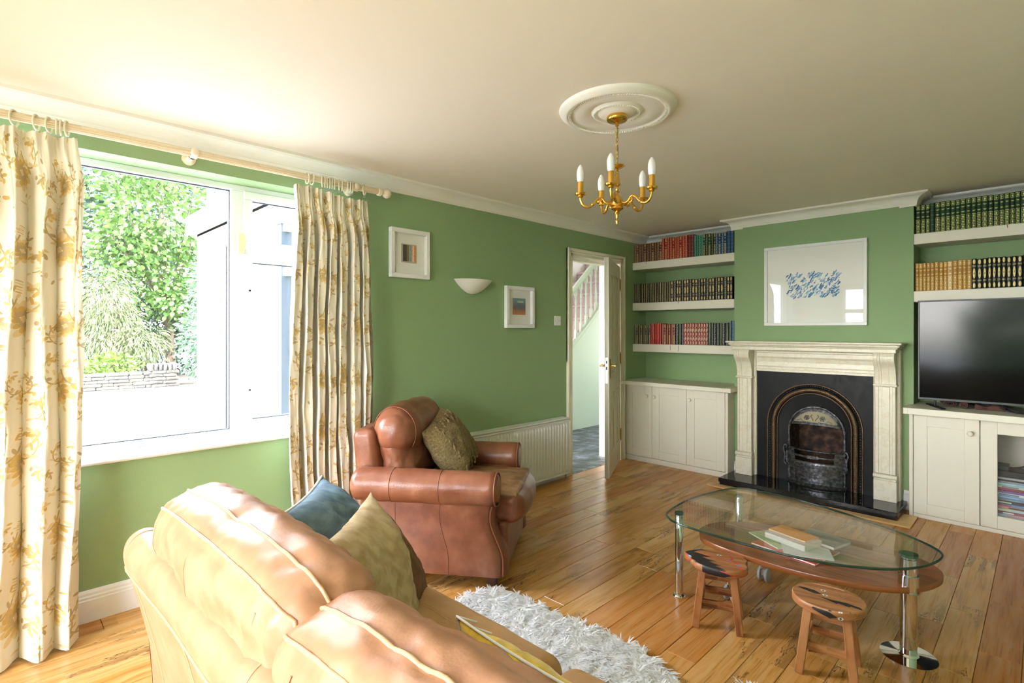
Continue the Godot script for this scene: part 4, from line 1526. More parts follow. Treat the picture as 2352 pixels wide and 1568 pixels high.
func build_alcoves() -> void:
	for q in [[1.970, 2.049, "white floating shelf, topmost of three left of the chimney, under dark red and blue books"], [1.541, 1.622, "white floating shelf left of the chimney, middle one, under olive and black books"], [1.110, 1.191, "white floating shelf left of the chimney, lowest, under red banded books"]]:
		shelf(XL, -2.021, q[0], q[1], q[2])
	for q in [[1.968, 2.046, "white floating shelf right of the chimney, upper, under dark green gilt books"], [1.542, 1.622, "white floating shelf directly above the television, under tan and black books"]]:
		shelf(-0.693, XR, q[0], q[1], q[2])
	# left cabinet
	var c := thing("alcove_cabinet", "cream three-door cabinet built into the alcove left of the fireplace", "cabinet", Vector3(-2.56, 0, -4.75))
	var g := G.new()
	var X := 2.56
	var Z := 4.75
	g.bx(Vector3(-3.096 + X, 0.0, -5.14 + Z), Vector3(-2.022 + X, 0.78, -4.885 + Z))
	g.bx(Vector3(-3.096 + X, 0.0, -4.886 + Z), Vector3(-2.044 + X, 0.049, -4.738 + Z), 0.002)
	g.bx(Vector3(-3.096 + X, 0.045, -4.886 + Z), Vector3(-2.044 + X, 0.78, -4.762 + Z))
	part("carcass", g, M.cream, c)
	g = G.new()
	g.bx(Vector3(-2.044 + X, 0.0, -4.878 + Z), Vector3(-2.018 + X, 0.783, -4.737 + Z), 0.002)
	part("end_panel", g, M.cream, c)
	shaker_door(c, -3.092 + X, -2.787 + X, 0.053, 0.774, -4.738 + Z, false, Vector2(-2.836 + X, 0.672))
	shaker_door(c, -2.784 + X, -2.417 + X, 0.053, 0.774, -4.738 + Z, false, Vector2(-2.751 + X, 0.669))
	shaker_door(c, -2.414 + X, -2.047 + X, 0.053, 0.774, -4.738 + Z, false, Vector2(-2.378 + X, 0.675))
	g = G.new()
	g.bx(Vector3(-0.539, -0.037, -0.386), Vector3(0.538, 0.0, 0.115), 0.002)
	g.bx(Vector3(0.537, -0.037, -0.121), Vector3(0.609, 0.0, 0.115), 0.002)
	var w := part("worktop", g, M.cream)
	w.position = Vector3(-2.56, 0.82, -4.75)
	tag(w, "cream worktop on the three-door cabinet left of the fireplace, nothing on it", "worktop")
	# right cabinet
	c = thing("television_cabinet", "white cabinet under the television with a solid door beside a glazed one", "cabinet", Vector3(-0.04, 0, -4.75))
	X = 0.04
	g = G.new()
	for q in [[Vector3(-0.693, 0, -5.14), Vector3(XR - 0.004, 0.10, -4.885)], [Vector3(-0.672, 0, -4.886), Vector3(XR - 0.004, 0.026, -4.716)], [Vector3(-0.672, 0.02, -4.886), Vector3(XR - 0.004, 0.10, -4.742)], [Vector3(-0.66, 0.705, -5.14), Vector3(XR - 0.004, 0.742, -4.742)], [Vector3(-0.672, 0.1, -4.876), Vector3(-0.655, 0.742, -4.742)], [Vector3(-0.69, 0.1, -5.14), Vector3(XR - 0.004, 0.742, -5.12)], [Vector3(-0.33, 0.1, -5.13), Vector3(-0.305, 0.742, -4.742)], [Vector3(0.05, 0.1, -5.13), Vector3(0.075, 0.742, -4.742)]]:
		g.bx(q[0] + Vector3(X, 0, Z), q[1] + Vector3(X, 0, Z), 0.001)
	part("carcass", g, M.cream, c)
	g = G.new()
	g.bx(Vector3(-0.697 + X, 0, -4.878 + Z), Vector3(-0.674 + X, 0.742, -4.712 + Z), 0.003)
	part("end_panel", g, M.cream, c)
	shaker_door(c, -0.671 + X, -0.316 + X, 0.029, 0.733, -4.714 + Z, false, Vector2(-0.361 + X, 0.638))
	shaker_door(c, -0.311 + X, 0.056 + X, 0.029, 0.733, -4.714 + Z, true)
	shaker_door(c, 0.061 + X, 0.415 + X, 0.029, 0.733, -4.714 + Z, false, Vector2(0.11 + X, 0.638))
	g = G.new()
	g.bx(Vector3(0.42 + X, 0.0, -4.80 + Z), Vector3(XR - 0.003 + X, 0.742, -4.714 + Z), 0.001)
	part("filler_panel", g, M.cream, c)
	g = G.new()
	g.bx(Vector3(-0.693, -0.044, -0.386), Vector3(XR - 0.001, 0.0, 0.135), 0.002)
	g.bx(Vector3(-0.718, -0.044, -0.125), Vector3(-0.692, 0.0, 0.135), 0.002)
	w = part("worktop", g, M.cream)
	w.position = Vector3(0, 0.787, -4.75)
	tag(w, "white worktop carrying the television and brown mat rolls", "worktop")
	build_books()
	build_tv()
	build_discs()

var book_meshes := {}

func book_mesh() -> Array:
	if book_meshes.is_empty():
		# unit book: width 1 in x, height 1 in y, spine at z = 0 facing +z, depth 1 towards -z
		var g := G.new()
		g.sg = 4
		var n := 8
		for i in n:
			var a := -1.0 + 2.0 * i / n
			var b := -1.0 + 2.0 * (i + 1) / n
			var za := -0.035 * a * a
			var zb := -0.035 * b * b
			g.quad(Vector3(a * 0.5, 0, za), Vector3(b * 0.5, 0, zb), Vector3(b * 0.5, 1, zb), Vector3(a * 0.5, 1, za), Vector2(i / 8.0, 1), Vector2((i + 1) / 8.0, 1), Vector2((i + 1) / 8.0, 0), Vector2(i / 8.0, 0))
		g.sg = -1
		var uv := Vector2(0.01, 0.5)
		for s in [-1.0, 1.0]:
			var q := [Vector3(s * 0.5, 0, -0.035), Vector3(s * 0.5, 0, -1), Vector3(s * 0.5, 1, -1), Vector3(s * 0.5, 1, -0.035)]
			var p := [Vector3(s * 0.42, 0, -0.06), Vector3(s * 0.42, 0, -1), Vector3(s * 0.42, 1, -1), Vector3(s * 0.42, 1, -0.06)]
			if s < 0:
				q.reverse(); p.reverse()
			g.quad(q[0], q[1], q[2], q[3], uv, uv, uv, uv)
			g.quad(p[3], p[2], p[1], p[0], uv, uv, uv, uv)
		for y in [0.0, 1.0]:
			for s in [-1.0, 1.0]:
				g.face([Vector3(s * 0.5, y, -0.035), Vector3(s * 0.5, y, -1), Vector3(s * 0.42, y, -1), Vector3(s * 0.42, y, -0.06)], Vector3(0, 0.5, -0.5), Vector3.ZERO, Vector3.ZERO)
			g.face([Vector3(-0.5, y, -0.035), Vector3(0, y, 0), Vector3(0.5, y, -0.035), Vector3(0.42, y, -0.06), Vector3(-0.42, y, -0.06)], Vector3(0, 0.5, -0.5), Vector3.ZERO, Vector3.ZERO)
		var cover := g.done()
		g = G.new()
		g.bx(Vector3(-0.42, 0.02, -0.975), Vector3(0.42, 0.965, -0.055))
		book_meshes = {"cover": cover, "pages": g.done()}
	return [book_meshes.cover, book_meshes.pages]

func spine_mat(col: Color, gilt: Color, style: int, sd: int) -> StandardMaterial3D:
	var m := image_mat(spine_image(col, gilt, style, sd), 0.38)
	m.metallic = 0.0
	return m

# one run of matching volumes; gives back the x where the next may start
func book_set(x: float, y: float, n: int, pitch: float, height: float, colour: String, what: String, m: Array, place: String, group: String, depth := 0.145, z := -4.905) -> float:
	var bm := book_mesh()
	for i in n:
		var w := pitch * rng.randf_range(0.88, 1.1)
		var lab := "%s %s, %s from the left, %s" % [colour, what, ORD[i], place]
		if n == 1:
			lab = "%s %s, the only one, %s" % [colour, what, place]
		var t := thing("book", lab, "book", Vector3(x + w / 2.0, y, z + rng.randf_range(-0.004, 0.004)), 0.0, group)
		t.scale = Vector3(w * 0.97, height * rng.randf_range(0.985, 1.01), depth)
		part("cover", bm[0], m[i % m.size()], t)
		part("pages", bm[1], M.page, t)
		x += w
	return x

func build_books() -> void:
	rng.seed = 77
	var gold := c255(206, 170, 96)
	var pale := c255(226, 206, 150)
	var darkred := [spine_mat(c255(92, 34, 20), gold, 0, 1), spine_mat(c255(84, 30, 20), gold, 1, 2), spine_mat(c255(70, 28, 18), gold, 0, 3)]
	var red := [spine_mat(c255(168, 30, 18), pale, 0, 4), spine_mat(c255(150, 24, 16), gold, 1, 5), spine_mat(c255(160, 28, 20), gold, 0, 6)]
	var maroon := [spine_mat(c255(104, 26, 20), gold, 3, 7)]
	var teal := [spine_mat(c255(0, 122, 106), gold, 0, 8)]
	var bottle := [spine_mat(c255(10, 62, 44), gold, 1, 9), spine_mat(c255(14, 52, 42), gold, 0, 10)]
	var blue := [spine_mat(c255(20, 76, 128), pale, 0, 11), spine_mat(c255(14, 62, 110), gold, 1, 12)]
	var deepblue := [spine_mat(c255(26, 72, 112), gold, 3, 13)]
	var olive := [spine_mat(c255(66, 58, 18), gold, 5, 14), spine_mat(c255(74, 66, 24), gold, 5, 15), spine_mat(c255(58, 52, 18), gold, 3, 16), spine_mat(c255(70, 62, 20), pale, 5, 17)]
	var black := [spine_mat(c255(18, 20, 22), gold, 2, 18), spine_mat(c255(20, 24, 28), pale, 0, 19), spine_mat(c255(14, 18, 22), gold, 2, 20)]
	var moss := [spine_mat(c255(44, 50, 26), gold, 0, 21), spine_mat(c255(50, 52, 28), gold, 1, 22)]
	var scarlet := [spine_mat(c255(176, 14, 18), gold, 3, 23), spine_mat(c255(186, 20, 20), gold, 0, 24)]
	var wine := [spine_mat(c255(122, 28, 26), gold, 5, 25), spine_mat(c255(112, 26, 26), gold, 1, 26)]
	var banded := [spine_mat(c255(140, 26, 26), c255(240, 226, 190), 4, 27)]
	var navy := [spine_mat(c255(18, 32, 48), pale, 0, 28), spine_mat(c255(22, 48, 32), gold, 5, 29), spine_mat(c255(16, 36, 44), pale, 5, 30)]
	var green := [spine_mat(c255(20, 58, 34), c255(204, 200, 120), 1, 31), spine_mat(c255(24, 62, 38), c255(206, 202, 124), 1, 32)]
	var plain_green := [spine_mat(c255(18, 58, 42), gold, 3, 33)]
	var tan := [spine_mat(c255(176, 124, 52), c255(236, 204, 128), 1, 34), spine_mat(c255(184, 134, 62), c255(240, 212, 140), 1, 35)]
	var pale_tan := [spine_mat(c255(206, 164, 104), c255(248, 228, 176), 1, 36)]
	var ebony := [spine_mat(c255(16, 20, 24), c255(228, 206, 130), 2, 37), spine_mat(c255(20, 28, 30), c255(220, 200, 128), 2, 38)]
	# left alcove, top shelf
	var y := 2.0495
	var P := "top shelf left of chimney"
	var gr := "books on the top shelf left of the chimney"
	var x := book_set(XL + 0.004, y, 11, 0.0285, 0.192, "dark red-brown", "gilt book", darkred, P, gr)
	x = book_set(x, y, 10, 0.0285, 0.222, "bright red", "gilt book", red, P, gr)
	x = book_set(x, y, 2, 0.034, 0.224, "plain maroon", "book", maroon, P, gr)
	x = book_set(x, y, 4, 0.0245, 0.208, "teal", "gilt book", teal, P, gr)
	x = book_set(x, y, 5, 0.0245, 0.208, "bottle-green", "gilt book", bottle, P, gr)
	x = book_set(x, y, 4, 0.0255, 0.202, "mid-blue", "gilt book", blue, P, gr)
	x = book_set(x, y, 2, 0.034, 0.208, "wide slate-blue", "book", deepblue, P, gr)
	# middle shelf
	y = 1.6225
	P = "middle shelf left of chimney"
	gr = "books on the middle shelf left of the chimney"
	x = book_set(XL + 0.002, y, 16, 0.027, 0.202, "olive-brown", "gilt-striped book", olive, P, gr)
	x = book_set(x, y, 22, 0.0290, 0.212, "black", "book with gilt ovals", black, P, gr)
	# lowest shelf
	y = 1.1915
	P = "lowest shelf left of chimney"
	gr = "books on the lowest shelf left of the chimney"
	x = book_set(XL + 0.004, y, 8, 0.0252, 0.200, "dark moss-green", "gilt book", moss, P, gr)
	x = book_set(x, y, 5, 0.0245, 0.214, "scarlet", "book", scarlet, P, gr)
	x = book_set(x, y, 6, 0.0252, 0.204, "wine-red", "gilt-striped book", wine, P, gr)
	x = book_set(x, y, 3, 0.029, 0.208, "dark green and gold", "book", navy, P, gr)
	x = book_set(x, y, 9, 0.0278, 0.212, "red", "book with cream bands", banded, P, gr)
	x = book_set(x, y, 8, 0.0278, 0.212, "navy and dark green", "gilt book", [navy[2], navy[1], navy[0]], P, gr)
	x = book_set(x, y, 1, 0.030, 0.232, "tall slate-blue", "book", deepblue, P, gr)
	# right alcove
	y = 2.0465
	P = "upper shelf right of chimney"
	gr = "books on the upper shelf right of the chimney"
	x = book_set(-0.686, y, 3, 0.0288, 0.212, "dark green", "gilt-bordered book", green, P, gr)
	x = book_set(x, y, 1, 0.0288, 0.212, "plain dark green", "book among gilt ones", plain_green, P, gr)
	x = book_set(x, y, 24, 0.0288, 0.216, "green", "book with gilt panels", green, P, gr)
	y = 1.6225
	P = "shelf above the television"
	gr = "books on the shelf above the television"
	x = book_set(-0.688, y, 8, 0.0248, 0.206, "tan", "gilt-panelled book", tan, P, gr)
	x = book_set(x, y, 1, 0.029, 0.208, "paler tan", "gilt-panelled book", pale_tan, P, gr)
	x = book_set(x, y, 4, 0.0262, 0.208, "honey-tan", "gilt-panelled book", tan, P, gr)
	x = book_set(x, y, 18, 0.0268, 0.210, "black", "book with large gilt ovals", ebony, P, gr)
	# marker ribbons hanging over the shelf edge belong to the books above them
	for q in [[-2.94, 2.049, M.thread_dark, 0.022, 0], [-2.54, 2.049, M.thread_gold, 0.024, 1], [-2.56, 1.622, M.thread_dark, 0.022, 2], [-2.655, 1.191, M.thread_red, 0.06, 3], [-2.575, 1.191, M.thread_teal, 0.066, 4], [-0.192, 2.046, M.thread_red, 0.024, 5]]:
		var best: Node3D
		for o in get_children():
			if str(o.name).begins_with("book") and absf(o.position.y - q[1]) < 0.02 and (best == null or absf(o.position.x - q[0]) < absf(best.position.x - q[0])):
				best = o
		var g := G.new()
		var s := best.scale
		var top := Vector3(0, 0.004, 0.0)
		var pts := [top, Vector3(0.0, 0.003, 0.012), Vector3(0.002, -0.3 * q[3], ZC + 0.003 - best.position.z), Vector3(0.004, -q[3], ZC + 0.004 - best.position.z)]
		var sm := smooth_path(pts, 4).map(func(p): return p / s)
		for i in sm.size() - 1:
			var a: Vector3 = sm[i]
			var b: Vector3 = sm[i + 1]
			var wv := Vector3(0.002 / s.x, 0, 0)
			g.quad(a - wv, b - wv, b + wv, a + wv)
			g.quad(a + wv - Vector3(0, 0, 0.004), b + wv - Vector3(0, 0, 0.004), b - wv - Vector3(0, 0, 0.004), a - wv - Vector3(0, 0, 0.004))
		part("marker_ribbon", g, q[2], best)

func build_tv() -> void:
	var t := thing("television", "large flat black television on the white cabinet, screen dark and reflecting a window", "television", Vector3(-0.04, 0.7875, -4.80))
	var g := G.new()
	var x0 := -0.618
	var x1 := 0.618
	var y0 := 0.052
	var y1 := 0.760
	ring4z(g, x0, x1, y0, y1, -0.03, 0.0, 0.011)
	g.bx(Vector3(x0, y0 - 0.004, -0.03), Vector3(x1, y0 + 0.012, 0.001), 0.002)
	part("bezel", g, M.bezel, t)
	g = G.new()
	g.bx(Vector3(x0 + 0.010, y0 + 0.010, -0.02), Vector3(x1 - 0.010, y1 - 0.010, -0.003))
	part("screen", g, M.screen, t)
	g = G.new()
	g.bx(Vector3(x0 + 0.004, y0 + 0.004, -0.045), Vector3(x1 - 0.004, y1 - 0.004, -0.02), 0.01)
	g.bx(Vector3(x0 + 0.15, y0 + 0.01, -0.085), Vector3(x1 - 0.15, y1 - 0.3, -0.04), 0.02)
	part("back_shell", g, M.black, t)
	for s in [-1.0, 1.0]:
		g = G.new()
		var fx: float = s * 0.52
		g.bar(Vector3(fx - 0.055, 0.006, -0.12), Vector3(fx + 0.06, 0.004, 0.118), 0.03, 0.010, 0.003, Vector3.RIGHT)
		g.tube([Vector3(fx, 0.006, -0.01), Vector3(fx, y0 + 0.005, -0.014)], 0.006, 8)
		part("stand_foot", g, M.black, t)
	# mats rolled up behind the screen
	for q in [[Vector3(-0.50, 0.7875, -4.955), 0.030, 0.2, "brown woven mat rolled loosely under the left of the television"], [Vector3(-0.415, 0.7875, -4.915), 0.026, 0.12, "smaller tighter brown mat roll beside the loose roll under the television"]]:
		g = G.new()
		var pts := []
		for i in 60:
			var a := i / 59.0 * TAU * 2.6
			var r: float = q[1] * (0.22 + 0.78 * i / 59.0)
			pts.append(Vector2(r * cos(a) * (1.35 if q[1] > 0.028 else 1.0), r * sin(a) * (0.85 if q[1] > 0.028 else 1.0)))
		var inner := []
		for i in 60:
			inner.append(pts[59 - i] * (1.0 - 0.0045 / max(0.006, pts[59 - i].length())))
		g.prism(PackedVector2Array(pts + inner), -0.30, 0.0, Transform3D(Basis(), Vector3(0, q[1] * (0.85 if q[1] > 0.028 else 1.0), 0.10)), 0.0005)
		var o := part("rolled_mat", g, M.towel)
		o.position = q[0]
		o.rotation.y = q[2]
		tag(o, q[3], "mat roll", "")
	g = G.new()
	g.soft(Vector3(0.16, 0.03, 0.12), 0.012, Vector3(0.0, 0.006, 0.0), Transform3D(), func(p, n): return p + Vector3(0, 0.008 * sin(p.x * 60.0) * (1.0 if p.y > 0 else 0.0), 0))
	var f := part("folded_cloth", g, M.towel)
	f.position = Vector3(-0.27, 0.802, -4.90)
	tag(f, "dark brown folded cloth lying right of the mat rolls under the television", "cloth")
	g = G.new()
	g.tube(smooth_path([Vector3(-0.34, 0.84, -4.95), Vector3(-0.24, 0.815, -4.86), Vector3(-0.16, 0.794, -4.80), Vector3(-0.08, 0.793, -4.76), Vector3(0.02, 0.793, -4.77), Vector3(0.1, 0.793, -4.83), Vector3(0.12, 0.82, -4.93)], 8), 0.0045, 8)
	g.tube(smooth_path([Vector3(-0.30, 0.85, -4.95), Vector3(-0.2, 0.82, -4.84), Vector3(-0.10, 0.797, -4.775), Vector3(0.0, 0.80, -4.785), Vector3(0.09, 0.82, -4.93)], 8), 0.004, 8)
	tag(part("power_cable", g, M.rubber), "black cables looping along the worktop below the television", "cable")

func ring4z(g: G, x0: float, x1: float, y0: float, y1: float, z0: float, z1: float, w: float, bev := 0.002) -> void:
	g.bx(Vector3(x0, y0, z0), Vector3(x1, y0 + w, z1), bev)
	g.bx(Vector3(x0, y1 - w, z0), Vector3(x1, y1, z1), bev)
	g.bx(Vector3(x0, y0 + w, z0), Vector3(x0 + w, y1 - w, z1), bev)
	g.bx(Vector3(x1 - w, y0 + w, z0), Vector3(x1, y1 - w, z1), bev)

# the stack of film cases and the box on top, behind the glazed door
func build_discs() -> void:
	rng.seed = 9
	var cols := [["pale blue", c255(170, 196, 216)], ["dark red", c255(140, 60, 68)], ["pale green", c255(196, 214, 178)], ["salmon-pink", c255(206, 140, 132)], ["mid-blue", c255(96, 128, 170)], ["black", c255(44, 48, 50)], ["grey", c255(128, 136, 142)], ["sky-blue", c255(120, 160, 200)], ["white", c255(226, 230, 230)], ["purple", c255(120, 92, 150)], ["crimson", c255(160, 70, 84)], ["mint-green", c255(190, 216, 200)], ["light blue", c255(150, 190, 220)]]
	var y := 0.1005
	for i in cols.size():
		var t := thing("film_case", "%s film case lying flat in the stack behind the glazed cabinet door" % cols[i][0], "film case", Vector3(-0.135 + rng.randf_range(-0.006, 0.006), y, -4.85 + rng.randf_range(-0.004, 0.004)), rng.randf_range(-0.03, 0.03), "film cases in the glazed cabinet")
		var g := G.new()
		g.bx(Vector3(-0.14, 0, -0.08), Vector3(0.13, 0.0168, 0.058), 0.002)
		part("case", g, mat(cols[i][1].lightened(0.1), 0.25), t)
		g = G.new()
		var a := rng.randf_range(-0.11, -0.02)
		g.bx(Vector3(a, 0.003, 0.0575), Vector3(a + rng.randf_range(0.05, 0.13), 0.0115, 0.0588))
		part("spine_label", g, mat(cols[(i * 5 + 3) % cols.size()][1], 0.4), t)
		y += 0.0172
	var gg := G.new()
	var pl := thing("media_player", "flat silver-grey player on top of the film cases behind the cabinet glass", "media player", Vector3(-0.12, y, -4.86))
	gg.bx(Vector3(-0.16, 0.0, -0.12), Vector3(0.15, 0.032, 0.062), 0.003)
	part("housing", gg, mat(c255(176, 180, 180), 0.35), pl)
	gg = G.new()
	gg.bx(Vector3(-0.14, 0.008, 0.0615), Vector3(0.10, 0.020, 0.0635), 0.001)
	part("front_slot", gg, M.black, pl)
	var bx := thing("set_top_box", "black set-top box on the grey player in the glazed cabinet", "set-top box", Vector3(-0.13, y + 0.0325, -4.88))
	gg = G.new()
	gg.bx(Vector3(-0.15, 0, -0.1), Vector3(0.14, 0.042, 0.07), 0.004)
	part("housing", gg, M.black, bx)
	gg = G.new()
	gg.bx(Vector3(-0.12, 0.042, -0.06), Vector3(-0.045, 0.072, 0.05), 0.004)
	part("adaptor", gg, M.bezel, bx)
	gg = G.new()
	gg.tube(smooth_path([Vector3(-0.05, 0.05, 0.02), Vector3(0.0, 0.068, 0.04), Vector3(0.05, 0.085, 0.03), Vector3(0.10, 0.075, 0.0), Vector3(0.12, 0.045, 0.05)], 6), 0.006, 7)
	part("cable", gg, M.rubber, bx)

# ---------------------------------------------------------------- sofa, armchair, cushions
func wrinkle(sd: int, amp: float, fx: float, fy: float, fz: float) -> Callable:
	var n := noise(sd, 1.0, 3)
	return func(p: Vector3, nn: Vector3) -> Vector3:
		return p + nn.normalized() * amp * n.get_noise_3d(p.x * fx, p.y * fy, p.z * fz)

func build_sofa() -> void:
	# local x along the sofa from its left end, local z from its back towards the seat front
	var t := thing("sofa", "large tan leather sofa seen from behind, plump back cushions over the frame", "sofa", Vector3(-2.075, 0, -0.262), deg_to_rad(180.0 + 1.9))
	# turned half round: local +x points to world -x, so lengths run negative
	var L := 2.36
	var g := G.new()
	# back frame: profile in (z, y), swept along the length with rounded top roll
	var prof := [Vector2(0.16, 0.06), Vector2(0.135, 0.20), Vector2(0.105, 0.36), Vector2(0.072, 0.50), Vector2(0.048, 0.585), Vector2(0.040, 0.63), Vector2(0.052, 0.672), Vector2(0.082, 0.695), Vector2(0.118, 0.695), Vector2(0.146, 0.675), Vector2(0.158, 0.64), Vector2(0.17, 0.55), Vector2(0.22, 0.30), Vector2(0.24, 0.06)]
	var sp := smooth_path(prof.map(func(p): return Vector3(p.x, p.y, 0)), 4)
	var n := sp.size() - 1
	var frame := func(u: float, v: float) -> Vector3:
		var q: Vector3 = sp[int(round(v * n))]
		var x := lerpf(0.0, -L, u)
		# rounded ends
		var e: float = min(u, 1.0 - u) * L
		var k := 1.0
		if e < 0.05:
			k = sqrt(max(0.0, 1.0 - pow(1.0 - e / 0.05, 2)))
		var c := Vector2(0.125, lerpf(q.y, 0.62, 0.35 if q.y > 0.55 else 0.0))
		var w := Vector2(lerpf(c.x, q.x, 0.35 + 0.65 * k), lerpf(c.y, q.y, 0.55 + 0.45 * k))
		var sag := 0.006 * sin(u * 9.0) + 0.004 * sin(u * 23.0 + q.y * 5.0)
		return Vector3(x, w.y + (sag if q.y > 0.5 else 0.0), w.x)
	g.grid(70, n, frame)
	for e in [0.0, 1.0]:
		g.sg = -1
		for i in range(1, n):
			var a: Vector3 = frame.call(e, 0.0)
			var b: Vector3 = frame.call(e, float(i) / n)
			var c: Vector3 = frame.call(e, float(i + 1) / n)
			if e > 0.5:
				g.tri(a, c, b)
			else:
				g.tri(a, b, c)
	part("back_frame", g, M.tan, t)
	g = G.new()        # welted seams: along the roll, and down the back
	var seam := []
	for i in 60:
		seam.append(frame.call(0.012 + 0.976 * i / 59.0, 16.0 / n) - Vector3(0, 0, 0.0015))
	g.tube(seam, 0.0042, 6)
	for x in [0.145, 0.62, 1.1, 1.58, 2.1]:
		var p := []
		for i in range(2, 17):
			p.append(frame.call(x / L, float(i) / n) - Vector3(0, 0, 0.0005))
		g.tube(p, 0.0022, 5)
	for x in [0.072, 1.02, 2.15]:
		var p := []
		for i in range(16, 36):
			p.append(frame.call(x / L, float(i) / n) + Vector3(0, 0.0008, 0))
		g.tube(p, 0.0022, 5)
	part("seam", g, M.tan_seam, t)
	# base and arms
	g = G.new()
	g.soft(Vector3(L - 0.10, 0.26, 0.62), 0.03, Vector3(0, 0, 0.01), Transform3D(Basis(), Vector3(-L / 2, 0.19, 0.51)))
	part("base", g, M.tan, t)
	for s in [0, 1]:
		var ax := -0.125 if s == 0 else -L + 0.125
		g = G.new()
		g.soft(Vector3(0.20, 0.42, 0.68), 0.05, Vector3(0.02, 0.01, 0.02), Transform3D(Basis(), Vector3(ax, 0.27, 0.50)), wrinkle(300 + s, 0.008, 6, 6, 6))
		g.soft(Vector3(0.23, 0.17, 0.66), 0.083, Vector3(0.01, 0.02, 0.03), Transform3D(Basis(), Vector3(ax, 0.50, 0.49)), wrinkle(310 + s, 0.012, 8, 5, 5))
		part("arm", g, M.tan, t)
	for s in [0, 1]:
		for z in [0.15, 0.76]:
			g = G.new()
			var fx := -0.12 if s == 0 else -L + 0.12
			g.bx(Vector3(fx - 0.03, 0, z - 0.03), Vector3(fx + 0.03, 0.07, z + 0.03), 0.004)
			part("foot", g, M.walnut, t)
	# seat cushions
	var cw := (L - 0.46) / 2.0
	for k in 2:
		g = G.new()
		var cx := -0.23 - cw * (k + 0.5)
		var xf := Transform3D(Basis(), Vector3(cx, 0.365, 0.525))
		g.soft(Vector3(cw - 0.006, 0.15, 0.64), 0.06, Vector3(0.0, 0.035, 0.03), xf, wrinkle(320 + k, 0.008, 5, 3, 5), 12, 5)
		var c := part("seat_cushion", g, M.tan_dull, t)
		g = G.new()      # twin top-stitch a hand's breadth from the front
		for dz in [-0.004, 0.006]:
			var dash := []
			var m := 72
			for i in m:
				var x := lerpf(-cw / 2 + 0.06, cw / 2 - 0.06, (i + 0.5) / m)
				var h := Vector3(cw / 2 - 0.003, 0.075, 0.32)
				var p: Vector3 = xf * G.soft_point(Vector3(x, 0.075, 0.17 + dz), h, 0.06, Vector3(0, 0.035, 0.03), wrinkle(320 + k, 0.008, 5, 3, 5))
				g.box(p + Vector3(0, 0.0008, 0), Vector3(0.0075, 0.0016, 0.0022), 0.0006)
		part("stitching", g, M.tan_seam, c)
	# back cushions: boxed pillows leaning on the frame and swelling over its top
	for k in 2:
		var w := 0.92 if k == 0 else 1.0
		var cx := -0.660 if k == 0 else -1.555
		var lean := Basis(Vector3(1, 0, 0), deg_to_rad(-15.0)) * Basis(Vector3(0, 0, 1), deg_to_rad(0.8 if k == 0 else -0.6))
		var xf := Transform3D(lean, Vector3(cx, 0.655 if k == 0 else 0.628, 0.216 if k == 0 else 0.205))
		var sz := Vector3(w, 0.425, 0.225)
		var nn := noise(330 + k, 1.0, 3)
		var n2 := noise(340 + k, 1.0, 2)
		var swell := Vector3(0.012, 0.010, 0.03)
		var disp := func(p: Vector3, nm: Vector3) -> Vector3:
			var o := p
			var end := pow(absf(p.x) / (w / 2), 3.0)
			# creases run from back to front across the top and fan out at the ends
			var crease := n2.get_noise_3d(p.x * 19.0 + p.z * 9.0, p.y * 2.0, p.z * 3.0)
			var broad := nn.get_noise_3d(p.x * 4.5, p.y * 5.0 + 7.0, p.z * 5.0)
			o += nm.normalized() * (0.0085 * crease * (0.55 + 0.6 * end) + 0.014 * broad)
			if p.y > 0.0:
				o.y -= 0.030 * end * p.y / 0.21
			return o
		g = G.new()
		g.soft(sz, 0.085, swell, xf, disp, 40, 7)
		var c := part("back_cushion", g, M.tan, t)
		g = G.new()        # two piped seams along the top edges, joined round the ends
		var h := sz / 2.0
		for q in [[-0.088, 0.2125], [-0.002, 0.2125]]:
			var p := []
			for i in 60:
				var x := lerpf(-h.x, h.x, i / 59.0)
				p.append(xf * (G.soft_point(Vector3(x, h.y, q[0]), h, 0.085, swell, disp)))
			for side in [-1.0, 1.0]:
				var down := []
				for i in range(1, 12):
					down.append(xf * (G.soft_point(Vector3(side * h.x, lerpf(q[1], -h.y, i / 16.0), q[0]), h, 0.085, swell, disp)))
				if side < 0:
					down.reverse()
					p = down + p
				else:
					p += down
			g.tube(p, 0.0046, 7)
		part("piping", g, M.tan_seam, c)
		g = G.new()        # panel seams down the outer face
		for x in [-0.33, 0.05, 0.36]:
			var p := []
			for i in 16:
				p.append(xf * (G.soft_point(Vector3(x + 0.004 * sin(i * 0.5), lerpf(0.18, -0.15, i / 15.0), -h.z), h, 0.085, swell, disp)))
			g.tube(p, 0.0018, 5)
			part("panel_seam", g, M.seam_tan_dark, c)
			g = G.new()

